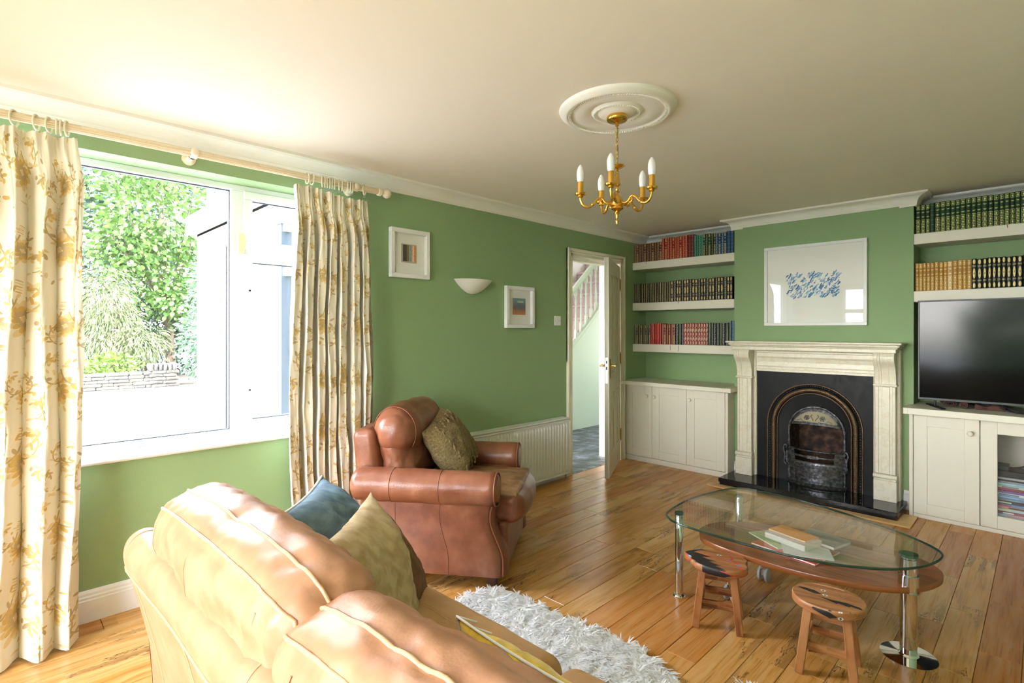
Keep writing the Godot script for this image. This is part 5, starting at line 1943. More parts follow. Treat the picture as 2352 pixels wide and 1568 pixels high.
# a scatter cushion: w x h, t thick, corners drawn out. Built round its own middle, face towards local z
func pillow(called: String, label: String, w: float, h: float, th: float, m: Material, at: Vector3, rot: Vector3, sd: int, crush := 0.02) -> MeshInstance3D:
	var nn := noise(sd, 1.0, 3)
	var f := func(u: float, v: float, s: float) -> Vector3:
		var a := 2.0 * u - 1.0
		var b := 2.0 * v - 1.0
		var body := pow(max(0.0, 1.0 - pow(absf(a), 2.6)), 0.62) * pow(max(0.0, 1.0 - pow(absf(b), 2.6)), 0.62)
		var x := w / 2 * a * (1.0 - 0.07 * (1.0 - b * b))
		var y := h / 2 * b * (1.0 - 0.07 * (1.0 - a * a))
		var wr := nn.get_noise_3d(x * 6.0, y * 6.0, s * 3.0) * crush * body
		var pucker := nn.get_noise_2d(atan2(b, a) * 5.0, 9.0) * 0.012 * pow(max(absf(a), absf(b)), 6.0) * (1.0 - pow(max(absf(a), absf(b)), 20.0))
		return Vector3(x, y, s * (th / 2 * body + wr * s + pucker))
	var g := G.new()
	g.grid(36, 36, func(u, v): return f.call(u, v, 1.0), w, h)
	g.grid(36, 36, func(u, v): return f.call(u, v, -1.0), w, h, true)
	var o := part(called, g, m)
	o.position = at
	o.rotation = rot
	tag(o, label, "cushion")
	return o

func edge_path(w: float, h: float, n := 24) -> Array:
	var out := []
	for side in 4:
		for i in n:
			var a := -1.0 + 2.0 * i / n
			var q: Vector2 = [Vector2(a, -1), Vector2(1, a), Vector2(-a, 1), Vector2(-1, -a)][side]
			out.append(Vector3(w / 2 * q.x * (1.0 - 0.07 * (1.0 - q.y * q.y)), h / 2 * q.y * (1.0 - 0.07 * (1.0 - q.x * q.x)), 0))
	return out

# stands a cushion so that its face looks along the level heading (x, z), leaning back by lean degrees
func lean_basis(hx: float, hz: float, lean: float) -> Basis:
	var f := Vector3(hx, 0, hz).normalized()
	var n := (f * cos(deg_to_rad(lean)) + Vector3.UP * sin(deg_to_rad(lean))).normalized()
	var x := Vector3.UP.cross(n).normalized()
	return Basis(x, n.cross(x), n)

func build_cushions() -> void:
	var o := pillow("scatter_cushion", "dusty blue velvet cushion with pale piping at the far end of the sofa", 0.44, 0.44, 0.17, M.blue, Vector3(-1.67, 0.615, -0.867), Vector3.ZERO, 401, 0.03)
	o.basis = lean_basis(0.66, -0.75, 42.0)
	var g := G.new()
	g.tube(edge_path(0.44, 0.44), 0.0055, 7, true)
	part("piping", g, M.thread, o)
	o = pillow("scatter_cushion", "beige suede cushion leaning in front of the blue velvet cushion", 0.45, 0.44, 0.18, M.suede, Vector3(-1.325, 0.605, -0.772), Vector3.ZERO, 402, 0.03)
	o.basis = lean_basis(0.72, -0.69, 20.0)
	for i in 3:
		g = G.new()
		g.lathe([Vector2(0, 0), Vector2(0.007, 0.001), Vector2(0.006, 0.004), Vector2(0, 0.005)], 10, Transform3D(Basis(Vector3(1, 0, 0), deg_to_rad(-90)), Vector3(0.04 - i * 0.055, 0.195, -0.006)))
		part("button", g, M.black if i == 1 else M.thread, o)
	o = pillow("scatter_cushion", "dark brown cushion almost hidden behind the beige suede cushion", 0.34, 0.32, 0.12, M.brown_suede, Vector3(-1.50, 0.555, -0.945), Vector3.ZERO, 403)
	o.basis = lean_basis(0.72, -0.69, 30.0)
	o = pillow("scatter_cushion", "mustard yellow velvet cushion with white blanket-stitched edge", 0.46, 0.40, 0.15, M.yellow, Vector3(-0.675, 0.512, -0.775), Vector3(deg_to_rad(12), deg_to_rad(2), deg_to_rad(-1)), 404, 0.02)
	g = G.new()
	var ep := edge_path(0.46, 0.40, 30)
	g.tube(ep, 0.0032, 6, true)
	rng.seed = 12
	for i in range(0, ep.size(), 3):
		var p: Vector3 = ep[i]
		var inw := -Vector3(p.x, p.y, 0).normalized()
		var s := rng.randf_range(-0.3, 0.3)
		g.tube([p, p + inw * 0.016 + Vector3(0, 0, -0.014), p + inw * 0.034 + Vector3(s * 0.01, 0, -0.030)], 0.0022, 5)
	part("blanket_stitch", g, M.thread, o)
	o = pillow("scatter_cushion", "olive cable-knit wool cushion on the brown leather armchair", 0.41, 0.40, 0.21, M.knit, Vector3(-2.56, 0.635, -2.015), Vector3(deg_to_rad(-32), deg_to_rad(118), deg_to_rad(16)), 405, 0.03)
	g = G.new()
	for k in 5:          # twisted cables down the face
		var x := -0.13 + k * 0.065
		for ph in [0.0, PI]:
			var p := []
			for i in 44:
				var y := lerpf(-0.17, 0.17, i / 43.0)
				var a := 2.0 * x / 0.44
				var b := 2.0 * y / 0.44
				var body := pow(1.0 - pow(absf(a), 2.6), 0.62) * pow(1.0 - pow(absf(b), 2.6), 0.62)
				var wv := sin(i * 0.52 + ph + k)
				p.append(Vector3(x + 0.010 * wv, y, 0.09 * body + 0.002 + 0.004 * cos(i * 0.52 + ph + k)))
			g.tube(p, 0.0062, 6)
	part("cable_stitch", g, M.knit, o)

func build_armchair() -> void:
	# local z to the chair's front, local x to its far side; the near arm is at -x
	var t := thing("armchair", "worn brown leather armchair with rolled arms and a bolster-topped back", "armchair", Vector3(-2.512, 0, -1.972), deg_to_rad(125.9))
	var g := G.new()
	g.soft(Vector3(0.60, 0.30, 0.76), 0.03, Vector3(0, 0, 0.01), Transform3D(Basis(), Vector3(0, 0.20, -0.03)))
	part("base", g, M.brown, t)
	g = G.new()
	g.soft(Vector3(0.62, 0.25, 0.05), 0.02, Vector3(0, 0, 0.006), Transform3D(Basis(), Vector3(0, 0.19, 0.375)))
	part("front_rail", g, M.brown, t)
	# arms
	for s in [-1.0, 1.0]:
		var x0 := 0.405          # outer face
		g = G.new()
		# side panel: outer face flares to the floor at the front in an S
		var pts := []
		var ny := 14
		var panel := func(u: float, v: float, inner: bool) -> Vector3:
			var y := lerpf(0.07, 0.47, v)
			var k := v
			var front := 0.40 - 0.075 * smoothstep(0.18, 0.72, k) + 0.02 * smoothstep(0.75, 1.0, k)
			var back := -0.405
			var z := lerpf(back, front, u)
			var xo := x0 - 0.022 * smoothstep(0.2, 0.75, k) + 0.004 * sin(u * PI) + 0.012 * smoothstep(0.3, 0.0, k)
			var x := (xo if not inner else 0.275)
			if not inner:
				var e: float = min((1.0 - u), u) * 0.8
				if e < 0.03:
					x -= 0.03 * (1.0 - sqrt(max(0.0, 1.0 - pow(1.0 - e / 0.03, 2))))
			return Vector3(s * x, y, z)
		g.grid(28, ny, func(u, v): return panel.call(u, v, false), 1, 1, s > 0)
		g.grid(6, ny, func(u, v): return panel.call(u, v, true), 1, 1, s < 0)
		var fr := func(u: float, v: float) -> Vector3:
			var a: Vector3 = panel.call(1.0, v, false)
			var b: Vector3 = panel.call(1.0, v, true)
			return a.lerp(b, u) + Vector3(0, 0, 0.012 * sin(u * PI))
		g.grid(6, ny, fr, 1, 1, s > 0)
		var bk := func(u: float, v: float) -> Vector3:
			return (panel.call(0.0, v, false) as Vector3).lerp(panel.call(0.0, v, true), u)
		g.grid(6, ny, bk, 1, 1, s < 0)
		g.sg = -1
		g.quad(panel.call(0.0, 0.0, false), panel.call(1.0, 0.0, false), panel.call(1.0, 0.0, true), panel.call(0.0, 0.0, true))
		part("side_panel", g, M.brown, t)
		# roll
		g = G.new()
		var nn := noise(420 + int(s), 1.0, 3)
		var roll := func(u: float, v: float) -> Vector3:
			var a := TAU * v
			var z := lerpf(-0.425, 0.365, u)
			var e: float = min(u, 1.0 - u) * 0.79
			var r := 0.088
			if e < 0.028:
				r *= 0.72 + 0.28 * sqrt(max(0.0, 1.0 - pow(1.0 - e / 0.028, 2)))
			r += 0.004 * nn.get_noise_2d(u * 6.0, cos(a) * 1.5)
			return Vector3(s * 0.372 + r * 1.03 * cos(a), 0.508 + r * sin(a), z)
		g.grid(40, 26, roll, 1, 1, true)
		for e in [0.0, 1.0]:
			for i in 26:
				var a: Vector3 = roll.call(e, i / 26.0)
				var b: Vector3 = roll.call(e, (i + 1) / 26.0)
				var m := Vector3(s * 0.372, 0.508, a.z + (0.008 if e > 0.5 else -0.008))
				g.sg = 6
				if e > 0.5:
					g.tri(m, a, b)
				else:
					g.tri(m, b, a)
		part("arm_roll", g, M.brown, t)
		g = G.new()      # seams round the roll and down the panel, welt on the front edge
		for u in [0.285, 0.62]:
			var p := []
			for i in 27:
				p.append(roll.call(u, i / 26.0))
			g.tube(p, 0.0024, 5)
			var q := []
			for i in 15:
				q.append((panel.call(u + 0.02 * i / 14.0, 1.0 - i / 14.0, false) as Vector3) + Vector3(s * 0.0006, 0, 0))
			g.tube(q, 0.0018, 5)
		var wl := []
		for i in 15:
			wl.append((panel.call(0.992, 0.02 + 0.9 * i / 14.0, false) as Vector3) + Vector3(s * 0.003, 0, 0.002))
		g.tube(wl, 0.006, 7)
		var w2 := []
		for i in 27:
			w2.append((roll.call(0.985, i / 26.0) as Vector3) + Vector3(0, 0, 0.004))
		g.tube(w2, 0.006, 7, true)
		part("welt", g, M.seam_dark, t)
	# back frame
	g = G.new()
	g.soft(Vector3(0.63, 0.66, 0.13), 0.04, Vector3(0.0, 0.01, 0.02), Transform3D(Basis(Vector3(1, 0, 0), deg_to_rad(-8)), Vector3(0, 0.455, -0.375)), wrinkle(430, 0.006, 4, 4, 4))
	part("back_frame", g, M.brown, t)
	# back cushion: lower pad and a fat bolster rolled over the top
	g = G.new()
	g.soft(Vector3(0.58, 0.34, 0.16), 0.07, Vector3(0.01, 0.0, 0.035), Transform3D(Basis(Vector3(1, 0, 0), deg_to_rad(-10)), Vector3(0, 0.61, -0.245)), wrinkle(431, 0.016, 9, 6, 6), 14, 5)
	part("back_cushion", g, M.brown, t)
	g = G.new()
	var bd := func(p: Vector3, nm: Vector3) -> Vector3:
		var n2 := bolster_noise
		return p + nm.normalized() * (0.012 * n2.get_noise_3d(p.x * 11.0, p.y * 4.0, p.z * 4.0))
	g.soft(Vector3(0.63, 0.27, 0.24), 0.118, Vector3(0.012, 0.015, 0.015), Transform3D(Basis(Vector3(1, 0, 0), deg_to_rad(-12)), Vector3(0, 0.762, -0.255)), bd, 20, 7)
	var b := part("bolster", g, M.brown, t)
	g = G.new()
	for s in [-1.0, 1.0]:
		var p := []
		for i in 26:
			var a := lerpf(-0.6, PI + 0.4, i / 25.0)
			p.append(Vector3(s * 0.235, 0.762 + 0.140 * sin(a), -0.255 + 0.126 * cos(a)))
		g.tube(p, 0.003, 6)
	part("seam", g, M.seam_dark, b)
	# seat cushion: brown border, its top panel worn dull
	g = G.new()
	g.soft(Vector3(0.56, 0.17, 0.66), 0.06, Vector3(0.0, 0.02, 0.03), Transform3D(Basis(), Vector3(0, 0.373, 0.145)), wrinkle(434, 0.008, 6, 4, 6), 14, 5)
	var sc := part("seat_cushion", g, M.brown, t)
	g = G.new()
	g.soft(Vector3(0.525, 0.03, 0.605), 0.014, Vector3(0.0, 0.019, 0.004), Transform3D(Basis(), Vector3(0, 0.4495, 0.145)), wrinkle(435, 0.004, 6, 4, 6), 14, 3)
	part("top_panel", g, M.brown_seat, sc)
	for s in [[-0.34, 0.325], [0.34, 0.325], [-0.33, -0.35], [0.30, -0.33]]:
		g = G.new()
		var x: float = s[0]
		var z: float = s[1]
		g.prism(PackedVector2Array([Vector2(-0.027, 0), Vector2(0.027, 0), Vector2(0.035, 0.075), Vector2(-0.035, 0.075)]), -0.03, 0.03, Transform3D(Basis(), Vector3(x, 0, z)), 0.003)
		part("foot", g, M.chair_foot, t)

var bolster_noise := noise(433, 1.0, 3)

func build_rug() -> void:
	var out := smooth_loop([Vector2(-2.03, -1.70), Vector2(-2.0, -1.80), Vector2(-1.90, -1.885), Vector2(-1.74, -1.885), Vector2(-1.58, -1.885), Vector2(-1.37, -1.915), Vector2(-1.17, -1.915), Vector2(-1.0, -1.855), Vector2(-0.925, -1.80), Vector2(-0.86, -1.90), Vector2(-0.75, -2.0), Vector2(-0.50, -1.98), Vector2(-0.32, -1.85), Vector2(-0.28, -1.6), Vector2(-0.36, -1.38), Vector2(-0.7, -1.30), Vector2(-0.94, -1.36), Vector2(-1.2, -1.28), Vector2(-1.6, -1.27), Vector2(-1.95, -1.40)], 5)
	var t := thing("sheepskin_rug", "fluffy white sheepskin rug on the boards in front of the sofa", "rug", Vector3(-1.2, 0, -1.6))
	var poly := PackedVector2Array()
	for p in out:
		poly.append(Vector2(p.x + 1.2, -(p.y + 1.6)))
	var g := G.new()
	g.prism(poly, 0.001, 0.016, flat_xf(), 0.004)
	part("pelt", g, M.wool, t)
	g = G.new()
	g.sg = 2
	var rows := [[-0.0035, 0.0], [-0.003, 0.5], [-0.0016, 0.85], [0.0, 1.0]]
	for i in 3:
		var w0: float = -rows[i][0]
		var w1: float = -rows[i + 1][0]
		var y0: float = rows[i][1] * 0.034
		var y1: float = rows[i + 1][1] * 0.034
		var z0: float = 0.020 * pow(rows[i][1], 2)
		var z1: float = 0.020 * pow(rows[i + 1][1], 2)
		g.quad(Vector3(-w0, y0, z0), Vector3(w0, y0, z0), Vector3(w1, y1, z1), Vector3(-w1, y1, z1))
	var tuft := g.done()
	var mm := MultiMesh.new()
	mm.transform_format = MultiMesh.TRANSFORM_3D
	mm.mesh = tuft
	rng.seed = 21
	var list := []
	var hull := Rect2(-0.9, -0.5, 1.95, 1.0)
	for p in poly:
		hull = hull.expand(p)
	var nn := noise(61, 9.0, 2)
	while list.size() < 55000:
		var q := Vector2(rng.randf_range(hull.position.x, hull.end.x), rng.randf_range(hull.position.y, hull.end.y))
		if not Geometry2D.is_point_in_polygon(q, poly):
			continue
		var a := nn.get_noise_2d(q.x, q.y) * 5.0 + rng.randf_range(-0.9, 0.9)
		var b := Basis(Vector3.UP, a) * Basis(Vector3.RIGHT, rng.randf_range(0.5, 1.25))
		list.append(Transform3D(b.scaled(Vector3.ONE * rng.randf_range(0.7, 1.25)), Vector3(q.x, 0.012, -q.y)))
	mm.instance_count = list.size()
	for i in list.size():
		mm.set_instance_transform(i, list[i])
	var f := MultiMeshInstance3D.new()
	f.name = "fleece"
	f.multimesh = mm
	f.material_override = M.fur
	f.set_meta("kind", "stuff")
	t.add_child(f, true)

# ---------------------------------------------------------------- coffee table, stools, reading matter
func build_table() -> void:
	var O := Vector3(-0.82, 0, -2.70)
	var t := thing("coffee_table", "oval glass coffee table on chrome legs with a swivelling wooden lower tier", "table", O)
	var rel := func(pts: Array) -> Array:
		return pts.map(func(p): return Vector2(p.x - O.x, -(p.y - O.z)))
	var gp := [Vector2(-1.335, -2.435), Vector2(-1.295, -2.352), Vector2(-1.20, -2.305), Vector2(-0.922, -2.286), Vector2(-0.65, -2.312), Vector2(-0.473, -2.395), Vector2(-0.356, -2.515), Vector2(-0.297, -2.68), Vector2(-0.322, -2.80), Vector2(-0.492, -2.928), Vector2(-0.80, -3.055), Vector2(-1.02, -3.098), Vector2(-1.19, -3.096), Vector2(-1.272, -3.04), Vector2(-1.318, -2.90), Vector2(-1.352, -2.67)]
	var out := smooth_loop(rel.call(gp), 6)
	var g := G.new()
	g.prism(out, 0.419, 0.430, flat_xf(), 0.0015, true)
	part("glass_top", g, M.table_glass, t)
	# the green-dark polished rim, a thin band round the sheet
	g = G.new()
	var rim := []
	for p in out:
		rim.append(Vector3(p.x, 0.4245, -p.y))
	g.tube(rim, 0.0052, 6, true)
	part("glass_rim", g, M.glass_edge, t)
	var wp := [Vector2(-1.285, -2.69), Vector2(-1.255, -2.60), Vector2(-1.19, -2.535), Vector2(-1.05, -2.50), Vector2(-0.814, -2.488), Vector2(-0.62, -2.52), Vector2(-0.45, -2.595), Vector2(-0.35, -2.71), Vector2(-0.307, -2.85), Vector2(-0.335, -2.96), Vector2(-0.45, -3.04), Vector2(-0.70, -3.06), Vector2(-0.95, -3.02), Vector2(-1.15, -2.93), Vector2(-1.26, -2.81)]
	g = G.new()
	g.uvs = 1.3
	g.prism(smooth_loop(rel.call(wp), 6), 0.268, 0.293, flat_xf(), 0.002, true)
	part("wooden_tier", g, M.walnut, t)
	var legs := [[Vector3(-1.301, 0, -2.475), 0.0195, 0.032], [Vector3(-1.205, 0, -2.975), 0.0195, 0.032], [Vector3(-0.398, 0, -2.68), 0.030, 0.098]]
	for q in legs:
		var p: Vector3 = q[0] - O
		var big: bool = q[1] > 0.025
		g = G.new()
		var r: float = q[1]
		g.lathe([Vector2(0, 0.0), Vector2(r, 0.0), Vector2(r, 0.40), Vector2(r * 0.92, 0.402), Vector2(r * 0.92, 0.411)], 28, Transform3D(Basis(), p))
		part("leg", g, M.chrome, t)
		g = G.new()
		var f: float = q[2]
		g.lathe([Vector2(0, 0.0), Vector2(f, 0.0), Vector2(f, 0.004), Vector2(r + 0.006, 0.009 if big else 0.014), Vector2(r, 0.016)] if big else [Vector2(0, 0.0), Vector2(f, 0.0), Vector2(f, 0.004), Vector2(f * 0.82, 0.010), Vector2(r, 0.014)], 36, Transform3D(Basis(), p))
		part("base_plate", g, M.chrome, t)
		g = G.new()
		g.lathe([Vector2(0, 0.409), Vector2(r * 1.12, 0.409), Vector2(r * 1.12, 0.419), Vector2(0, 0.419)], 28, Transform3D(Basis(), p))
		part("glass_pad", g, M.glass_pad, t)
	g = G.new()
	g.lathe([Vector2(0.031, 0.262), Vector2(0.037, 0.262), Vector2(0.037, 0.268), Vector2(0.031, 0.268)], 28, Transform3D(Basis(), legs[2][0] - O))
	g.lathe([Vector2(0.031, 0.293), Vector2(0.036, 0.293), Vector2(0.036, 0.335), Vector2(0.031, 0.335)], 28, Transform3D(Basis(), legs[2][0] - O))
	part("swivel_collar", g, M.chrome, t)
	# castors under the tier
	for q in [Vector3(-1.060, 0, -2.93), Vector3(-1.10, 0, -2.60)]:
		var p: Vector3 = q - O
		g = G.new()
		g.lathe([Vector2(0, 0.085), Vector2(0.018, 0.085), Vector2(0.018, 0.268), Vector2(0, 0.268)], 18, Transform3D(Basis(), p))
		g.bx(p + Vector3(-0.010, 0.03, -0.020), p + Vector3(0.010, 0.09, 0.012), 0.005)
		var c := part("castor", g, M.chrome, t)
		for s in [-1.0, 1.0]:
			g = G.new()
			g.lathe([Vector2(0, 0), Vector2(0.031, 0), Vector2(0.036, 0.004), Vector2(0.036, 0.014), Vector2(0.028, 0.018), Vector2(0, 0.018)], 22, Transform3D(Basis(Vector3(0, 0, 1), -PI / 2 * s), p + Vector3(s * 0.009, 0.036, -0.012)))
			part("wheel", g, M.castor, c)

func build_stools() -> void:
	# first stool: a carved head in profile, hair painted black, with a red band and beads
	stool("child_stool", "small wooden stool carved as a head with painted black hair and red beaded band", Vector3(-1.063, 0, -2.389), deg_to_rad(-22.0), true)
	stool("child_stool", "small round wooden stool with carved eyes and black slashes on top, nearest the rug", Vector3(-0.606, 0, -2.359), deg_to_rad(-10.0), false)

func stool(called: String, label: String, at: Vector3, turn: float, head: bool) -> void:
	var t := thing(called, label, "stool", at, -turn, "carved children's stools")
	var H := 0.252 if head else 0.252
	var shape: PackedVector2Array
	if head:
		shape = smooth_loop([Vector2(-0.150, 0.028), Vector2(-0.130, -0.006), Vector2(-0.118, -0.018), Vector2(-0.116, -0.042), Vector2(-0.098, -0.060), Vector2(-0.090, -0.078), Vector2(-0.045, -0.105), Vector2(0.01, -0.118), Vector2(0.06, -0.112), Vector2(0.105, -0.085), Vector2(0.125, -0.045), Vector2(0.118, -0.01), Vector2(0.124, 0.035), Vector2(0.104, 0.072), Vector2(0.06, 0.098), Vector2(0.0, 0.108), Vector2(-0.06, 0.098), Vector2(-0.11, 0.070)], 5)
	else:
		for i in 40:
			shape.append(Vector2(0.128 * cos(TAU * i / 40.0), 0.118 * sin(TAU * i / 40.0)))
	var g := G.new()
	g.uvs = 1.0 / 0.32
	g.uvo = Vector2(0.5, 0.5)
	g.prism(shape, H - 0.002, H + 0.030, flat_xf(), 0.004, true)
	var top := image_mat(stool_top(head), 0.4)
	part("seat", g, top, t)
	var leg_mat: Material = M.stool if head else M.stool_light
	var a := 0.064
	var b := 0.092
	var D := [Vector3(-1, 0, 1), Vector3(1, 0, 1), Vector3(1, 0, -1), Vector3(-1, 0, -1)]
	for d in D:
		g = G.new()
		g.uvs = 2.0
		g.uvo = Vector2(d.x * 0.3, d.z * 0.2)
		g.bar(d * b * Vector3(1, 0, 1) + Vector3(0, 0.0, 0), d * a * Vector3(1, 0, 1) + Vector3(0, H, 0), 0.030, 0.030, 0.002)
		part("leg", g, leg_mat, t)
	for i in 4:
		var d: Vector3 = D[i]
		var e: Vector3 = D[(i + 1) % 4]
		for y in [0.105, 0.225]:
			if y < 0.2 and i % 2 == 1:
				y = 0.125
			g = G.new()
			g.uvs = 2.0
			var k := lerpf(b, a, y / H) - 0.012
			var side := Vector3.UP
			g.bar(d * k + Vector3(0, y, 0), e * k + Vector3(0, y, 0), 0.032, 0.016, 0.002, side)
			part("stretcher", g, leg_mat, t)
	if not head:
		# raised carving line at the rear edge
		g = G.new()
		var p := []
		for i in 9:
			p.append(Vector3(-0.065 + i * 0.014, H + 0.031, -0.090 - 0.004 * sin(i * 0.4)))
		g.tube(p, 0.003, 6)
		part("carved_ridge", g, leg_mat, t)

# painted and scorched top of a stool; the picture spans 0.32 m each way about the middle
func stool_top(head: bool) -> Image:
	var S := 256
	var wd := wood_image(63 if head else 64, S, S, c255(158, 96, 54) if head else c255(172, 114, 68), c255(100, 56, 30), c255(198, 142, 92), 0.9, 0.0)
	var P := func(x: float, y: float) -> Vector2: return Vector2((x / 0.32 + 0.5) * S, (y / 0.32 + 0.5) * S)
	var poly := func(pts: Array, col: Color) -> void:
		var q := PackedVector2Array()
		for p in pts:
			q.append(P.call(p.x, p.y))
		for y in S:
			for x in S:
				if Geometry2D.is_point_in_polygon(Vector2(x, y), q):
					wd.set_pixel(x, y, col)
	var line := func(pts: Array, r: float, col: Color) -> void:
		stroke(wd, pts.map(func(p): return P.call(p.x, p.y)), r, col, false)
	var ink := c255(34, 32, 34)
	if head:
		poly.call([Vector2(-0.16, 0.06), Vector2(-0.10, 0.085), Vector2(-0.055, 0.085), Vector2(-0.09, 0.062), Vector2(-0.11, 0.04), Vector2(-0.02, 0.012), Vector2(-0.07, -0.004), Vector2(-0.05, -0.018), Vector2(-0.005, -0.032), Vector2(-0.04, -0.045), Vector2(0.015, -0.072), Vector2(-0.01, -0.084), Vector2(0.03, -0.105), Vector2(0.0, -0.13), Vector2(-0.12, -0.13), Vector2(-0.16, 0.0)], ink)
		line.call([Vector2(-0.085, 0.035), Vector2(-0.03, 0.012), Vector2(0.02, 0.002), Vector2(0.045, 0.0)], 2.0, c255(206, 66, 44))
		line.call([Vector2(0.045, 0.0), Vector2(0.06, 0.018), Vector2(0.055, 0.045), Vector2(0.046, 0.052)], 3.0, c255(198, 50, 40))
		line.call([Vector2(0.05, -0.002), Vector2(0.072, -0.022), Vector2(0.092, -0.042), Vector2(0.098, -0.058), Vector2(0.092, -0.074)], 3.4, c255(224, 52, 32))
		line.call([Vector2(0.083, -0.022), Vector2(0.09, -0.012)], 3.2, c255(224, 52, 32))
		for q in [Vector2(0.05, -0.001), Vector2(0.082, -0.032), Vector2(0.092, -0.044)]:
			line.call([q - Vector2(0.008, 0.001), q + Vector2(0.008, -0.001)], 2.6, c255(72, 150, 220))
		var e: Vector2 = P.call(0.003, 0.045)
		disc(wd, e.x, e.y, 9, 5, 0, c255(240, 238, 230), false)
		disc(wd, e.x, e.y, 3, 3, 0, ink, false)
		line.call([Vector2(0.06, 0.085), Vector2(0.095, 0.05), Vector2(0.105, 0.02)], 0.8, c255(90, 52, 30))
	else:
		poly.call([Vector2(-0.105, 0.03), Vector2(-0.085, 0.034), Vector2(-0.05, 0.028), Vector2(-0.022, 0.006), Vector2(-0.048, -0.002), Vector2(-0.086, 0.012), Vector2(-0.11, 0.022)], ink)
		poly.call([Vector2(-0.035, -0.018), Vector2(0.01, -0.022), Vector2(0.06, -0.018), Vector2(0.105, -0.030), Vector2(0.118, -0.05), Vector2(0.075, -0.040), Vector2(0.07, -0.05), Vector2(0.035, -0.038), Vector2(0.03, -0.047), Vector2(0.0, -0.032)], ink)
		for q in [Vector2(-0.022, 0.046), Vector2(-0.012, 0.004)]:
			var e: Vector2 = P.call(q.x, q.y)
			disc(wd, e.x, e.y, 8, 6, 0, c255(240, 238, 230), false)
			disc(wd, e.x, e.y, 3, 3, 0, ink, false)
		line.call([Vector2(0.02, 0.0), Vector2(0.05, 0.008), Vector2(0.06, 0.03), Vector2(0.072, 0.035)], 0.8, c255(84, 50, 30))
		line.call([Vector2(0.0, 0.05), Vector2(0.03, 0.045), Vector2(0.045, 0.02)], 0.8, c255(96, 58, 34))
	return wd

func slab_book(called: String, label: String, cat: String, s: Vector3, cover: Material, at: Vector3, turn: float) -> Node3D:
	var t := thing(called, label, cat, at, turn)
	var g := G.new()
	var c: float = min(0.0018, s.y * 0.16)
	g.bx(Vector3(-s.x / 2, 0, -s.z / 2), Vector3(s.x / 2, c, s.z / 2), 0.0003)
	g.bx(Vector3(-s.x / 2, s.y - c, -s.z / 2), Vector3(s.x / 2, s.y, s.z / 2), 0.0003)
	g.bx(Vector3(-s.x / 2, 0, -s.z / 2), Vector3(-s.x / 2 + 0.0015, s.y, s.z / 2), 0.0003)
	part("cover", g, cover, t)
	g = G.new()
	g.bx(Vector3(-s.x / 2 + 0.0015, c, -s.z / 2 + 0.002), Vector3(s.x / 2 - 0.0015, s.y - c, s.z / 2 - 0.001))
	part("pages", g, M.paper, t)
	return t

func build_reading() -> void:
	var y := 0.2935
	# local x across the page from the spine, local z down the page
	slab_book("magazine", "large red-edged magazine at the bottom of the pile on the wooden tier", "magazine", Vector3(0.30, 0.008, 0.235), M.mag_red, Vector3(-0.845, y, -2.735), deg_to_rad(-10))
	y += 0.0085
	slab_book("magazine", "thin pale green magazine sticking out behind the red one", "magazine", Vector3(0.21, 0.006, 0.24), M.mag_green, Vector3(-0.915, y, -2.80), deg_to_rad(-32))
	y += 0.0065
	slab_book("brochure", "white brochure with a red-lettered cover under the white paperback", "brochure", Vector3(0.20, 0.005, 0.23), M.mag_white, Vector3(-0.80, y, -2.735), deg_to_rad(24))
	y += 0.0055
	var b := slab_book("paperback", "grey-green book lying open-edged right of the white paperback", "book", Vector3(0.19, 0.016, 0.15), M.mag_grey, Vector3(-0.765, y, -2.875), deg_to_rad(-14))
	var w := slab_book("paperback", "thick white paperback under the orange notebook", "book", Vector3(0.205, 0.026, 0.135), M.mag_white, Vector3(-0.862, y, -2.765), deg_to_rad(-16))
	y += 0.0265
	slab_book("notebook", "bright orange notebook on top of the white paperback", "notebook", Vector3(0.190, 0.007, 0.108), M.orange, Vector3(-0.868, y, -2.79), deg_to_rad(-16))
	var g := G.new()
	g.quad(Vector3(-0.02, 0, 0), Vector3(0.02, 0, 0), Vector3(0.028, 0.002, -0.05), Vector3(-0.005, 0.002, -0.045))
	g.quad(Vector3(-0.005, 0.0012, -0.045), Vector3(0.028, 0.0012, -0.05), Vector3(0.02, -0.0008, 0), Vector3(-0.02, -0.0008, 0))
	var o := part("page_marker", g, M.leaf_green)
	o.position = Vector3(-0.905, 0.3105, -2.905)
	o.rotation.y = deg_to_rad(-60)
	tag(o, "bright green paper marker poking from the magazines on the tier", "page marker")
	# red letters on the white brochure

